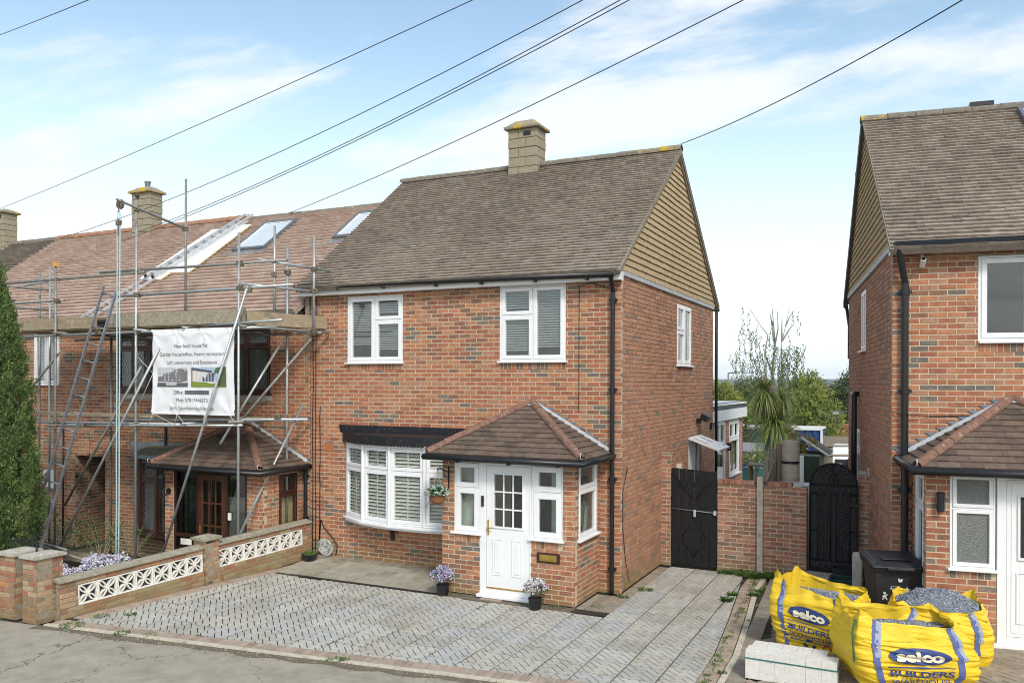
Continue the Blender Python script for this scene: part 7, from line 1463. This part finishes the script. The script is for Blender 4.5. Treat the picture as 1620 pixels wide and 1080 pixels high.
vn = tag(empty('white_van', T(at(1302,720,'y',19).x,19,-1.2)), 'white van roof showing behind the post and rail fence', 'van'); zt = at(1320,706,'y',19).z+1.2
b = MB(); b.add([(0,0,0.3),(3.2,0,0.3),(3.2,1.8,0.3),(0,1.8,0.3),(0,0,zt-0.5),(3.2,0,zt-0.5),(3.2,1.8,zt-0.5),(0,1.8,zt-0.5),(0.25,0.15,zt),(3.0,0.15,zt),(3.0,1.65,zt),(0.25,1.65,zt)], [(0,1,5,4),(1,2,6,5),(2,3,7,6),(3,0,4,7),(4,5,9,8),(5,6,10,9),(6,7,11,10),(7,4,8,11),(8,9,10,11)]); b.build('body', UPVC, vn, bevel=0.06); box('window', DARKIN, 0.4, 1.5, -0.01, 0.0, zt-0.9, zt-0.45, vn)
for x in (0.6,2.6): MB().tube([(x,-0.02,0.32),(x,0.2,0.32)],0.32,18).build('wheel', BLK, vn)
tag(box('brick_outbuilding', RED[2], 0, 1.8, 0, 2, -2.5, at(1320,672,'y',33).z, None, T(at(1311,690,'y',33).x,33,0,0)), 'low red brick outbuilding in front of the dark tree', 'outbuilding')
tag(box('panel_fence', TIMBER, 0, 2.4, 0, 0.08, -2, at(1320,690,'y',27).z, None, T(at(1302,690,'y',27).x,27,0,0)), 'grey panel fence below the red brick outbuilding', 'fence')
sg = tag(empty('sign_frame', T(at(1322,653,'y',20).x,20,at(1322,653,'y',20).z)), 'small metal sign and looped bracket in front of the dark tree', 'sign'); box('sign', LEADW, -0.10, 0.10, -0.01, 0.01, -0.04, 0.06, sg); tube('bracket', GREYM, [(-0.22,0,0.02),(0.45,0,0.06)], 0.015, sg, 5); tube('bracket', GREYM, [(0.2*cos(R(a))-0.02,0,0.2*sin(R(a))-0.03) for a in range(180,361,20)], 0.012, sg, 5); tube('bracket', GREYM, [(0.45,0,0.06),(0.5,0.2,-2.5)], 0.02, sg, 5)
ga = tag(empty('greenhouse_frame', T(at(1178,720,'y',16).x,16,-1.0)), 'teal metal frame and pale panel beyond the garden table', 'frame'); TEAL = mat('teal_paint', (0.05,0.20,0.17), 0.6); 
for (a, b_) in (((0,1.9),(0.55,1.9)),((0,1.65),(0.6,1.7)),((0.05,1.5),(0.35,2.0)),((0.3,1.5),(0.1,1.95)),((0.5,1.5),(0.5,1.95))): tube('bar', WPAINT if a[1] == 1.5 else TEAL, [(a[0],0,a[1]),(b_[0],0,b_[1])], 0.03, ga, 5)
box('sheet', LEADW, -0.1, 0.6, 0.2, 0.25, 2.05, 2.35, ga); box('base', TEAL, -0.1, 0.8, 0.1, 0.4, 0.0, 1.5, ga)
tag(MB().grid(lambda u,v: (1.1*u, 0.6*v, 1.2+0.25*sin(pi*u)*sin(pi*v)+0.08*noise.noise(Vector((u*6,v*6,3)))-0.6*(1-min(1,8*min(u,1-u,v,1-v)))), 16, 12).build('dark_sheet', BLK, None, T(at(1322,735,'y',10).x,10,0.0)), 'crumpled dark sheet over a heap behind the arched gate', 'sheet')
# haze: one box of thin air round everything
HZ = bpy.data.materials.new('thin_air'); HZ.use_nodes = True; t = HZ.node_tree; t.nodes.clear(); o_ = t.nodes.new('ShaderNodeOutputMaterial'); v_ = t.nodes.new('ShaderNodeVolumePrincipled'); v_.inputs['Density'].default_value = 0.00014; v_.inputs['Color'].default_value = (0.86,0.92,1,1); v_.inputs['Anisotropy'].default_value = 0.2; t.links.new(v_.outputs[0], o_.inputs['Volume'])
USE_HAZE = True
if USE_HAZE: box('haze', HZ, -4100, 4100, -500, 3700, -80, 60, kind='stuff')
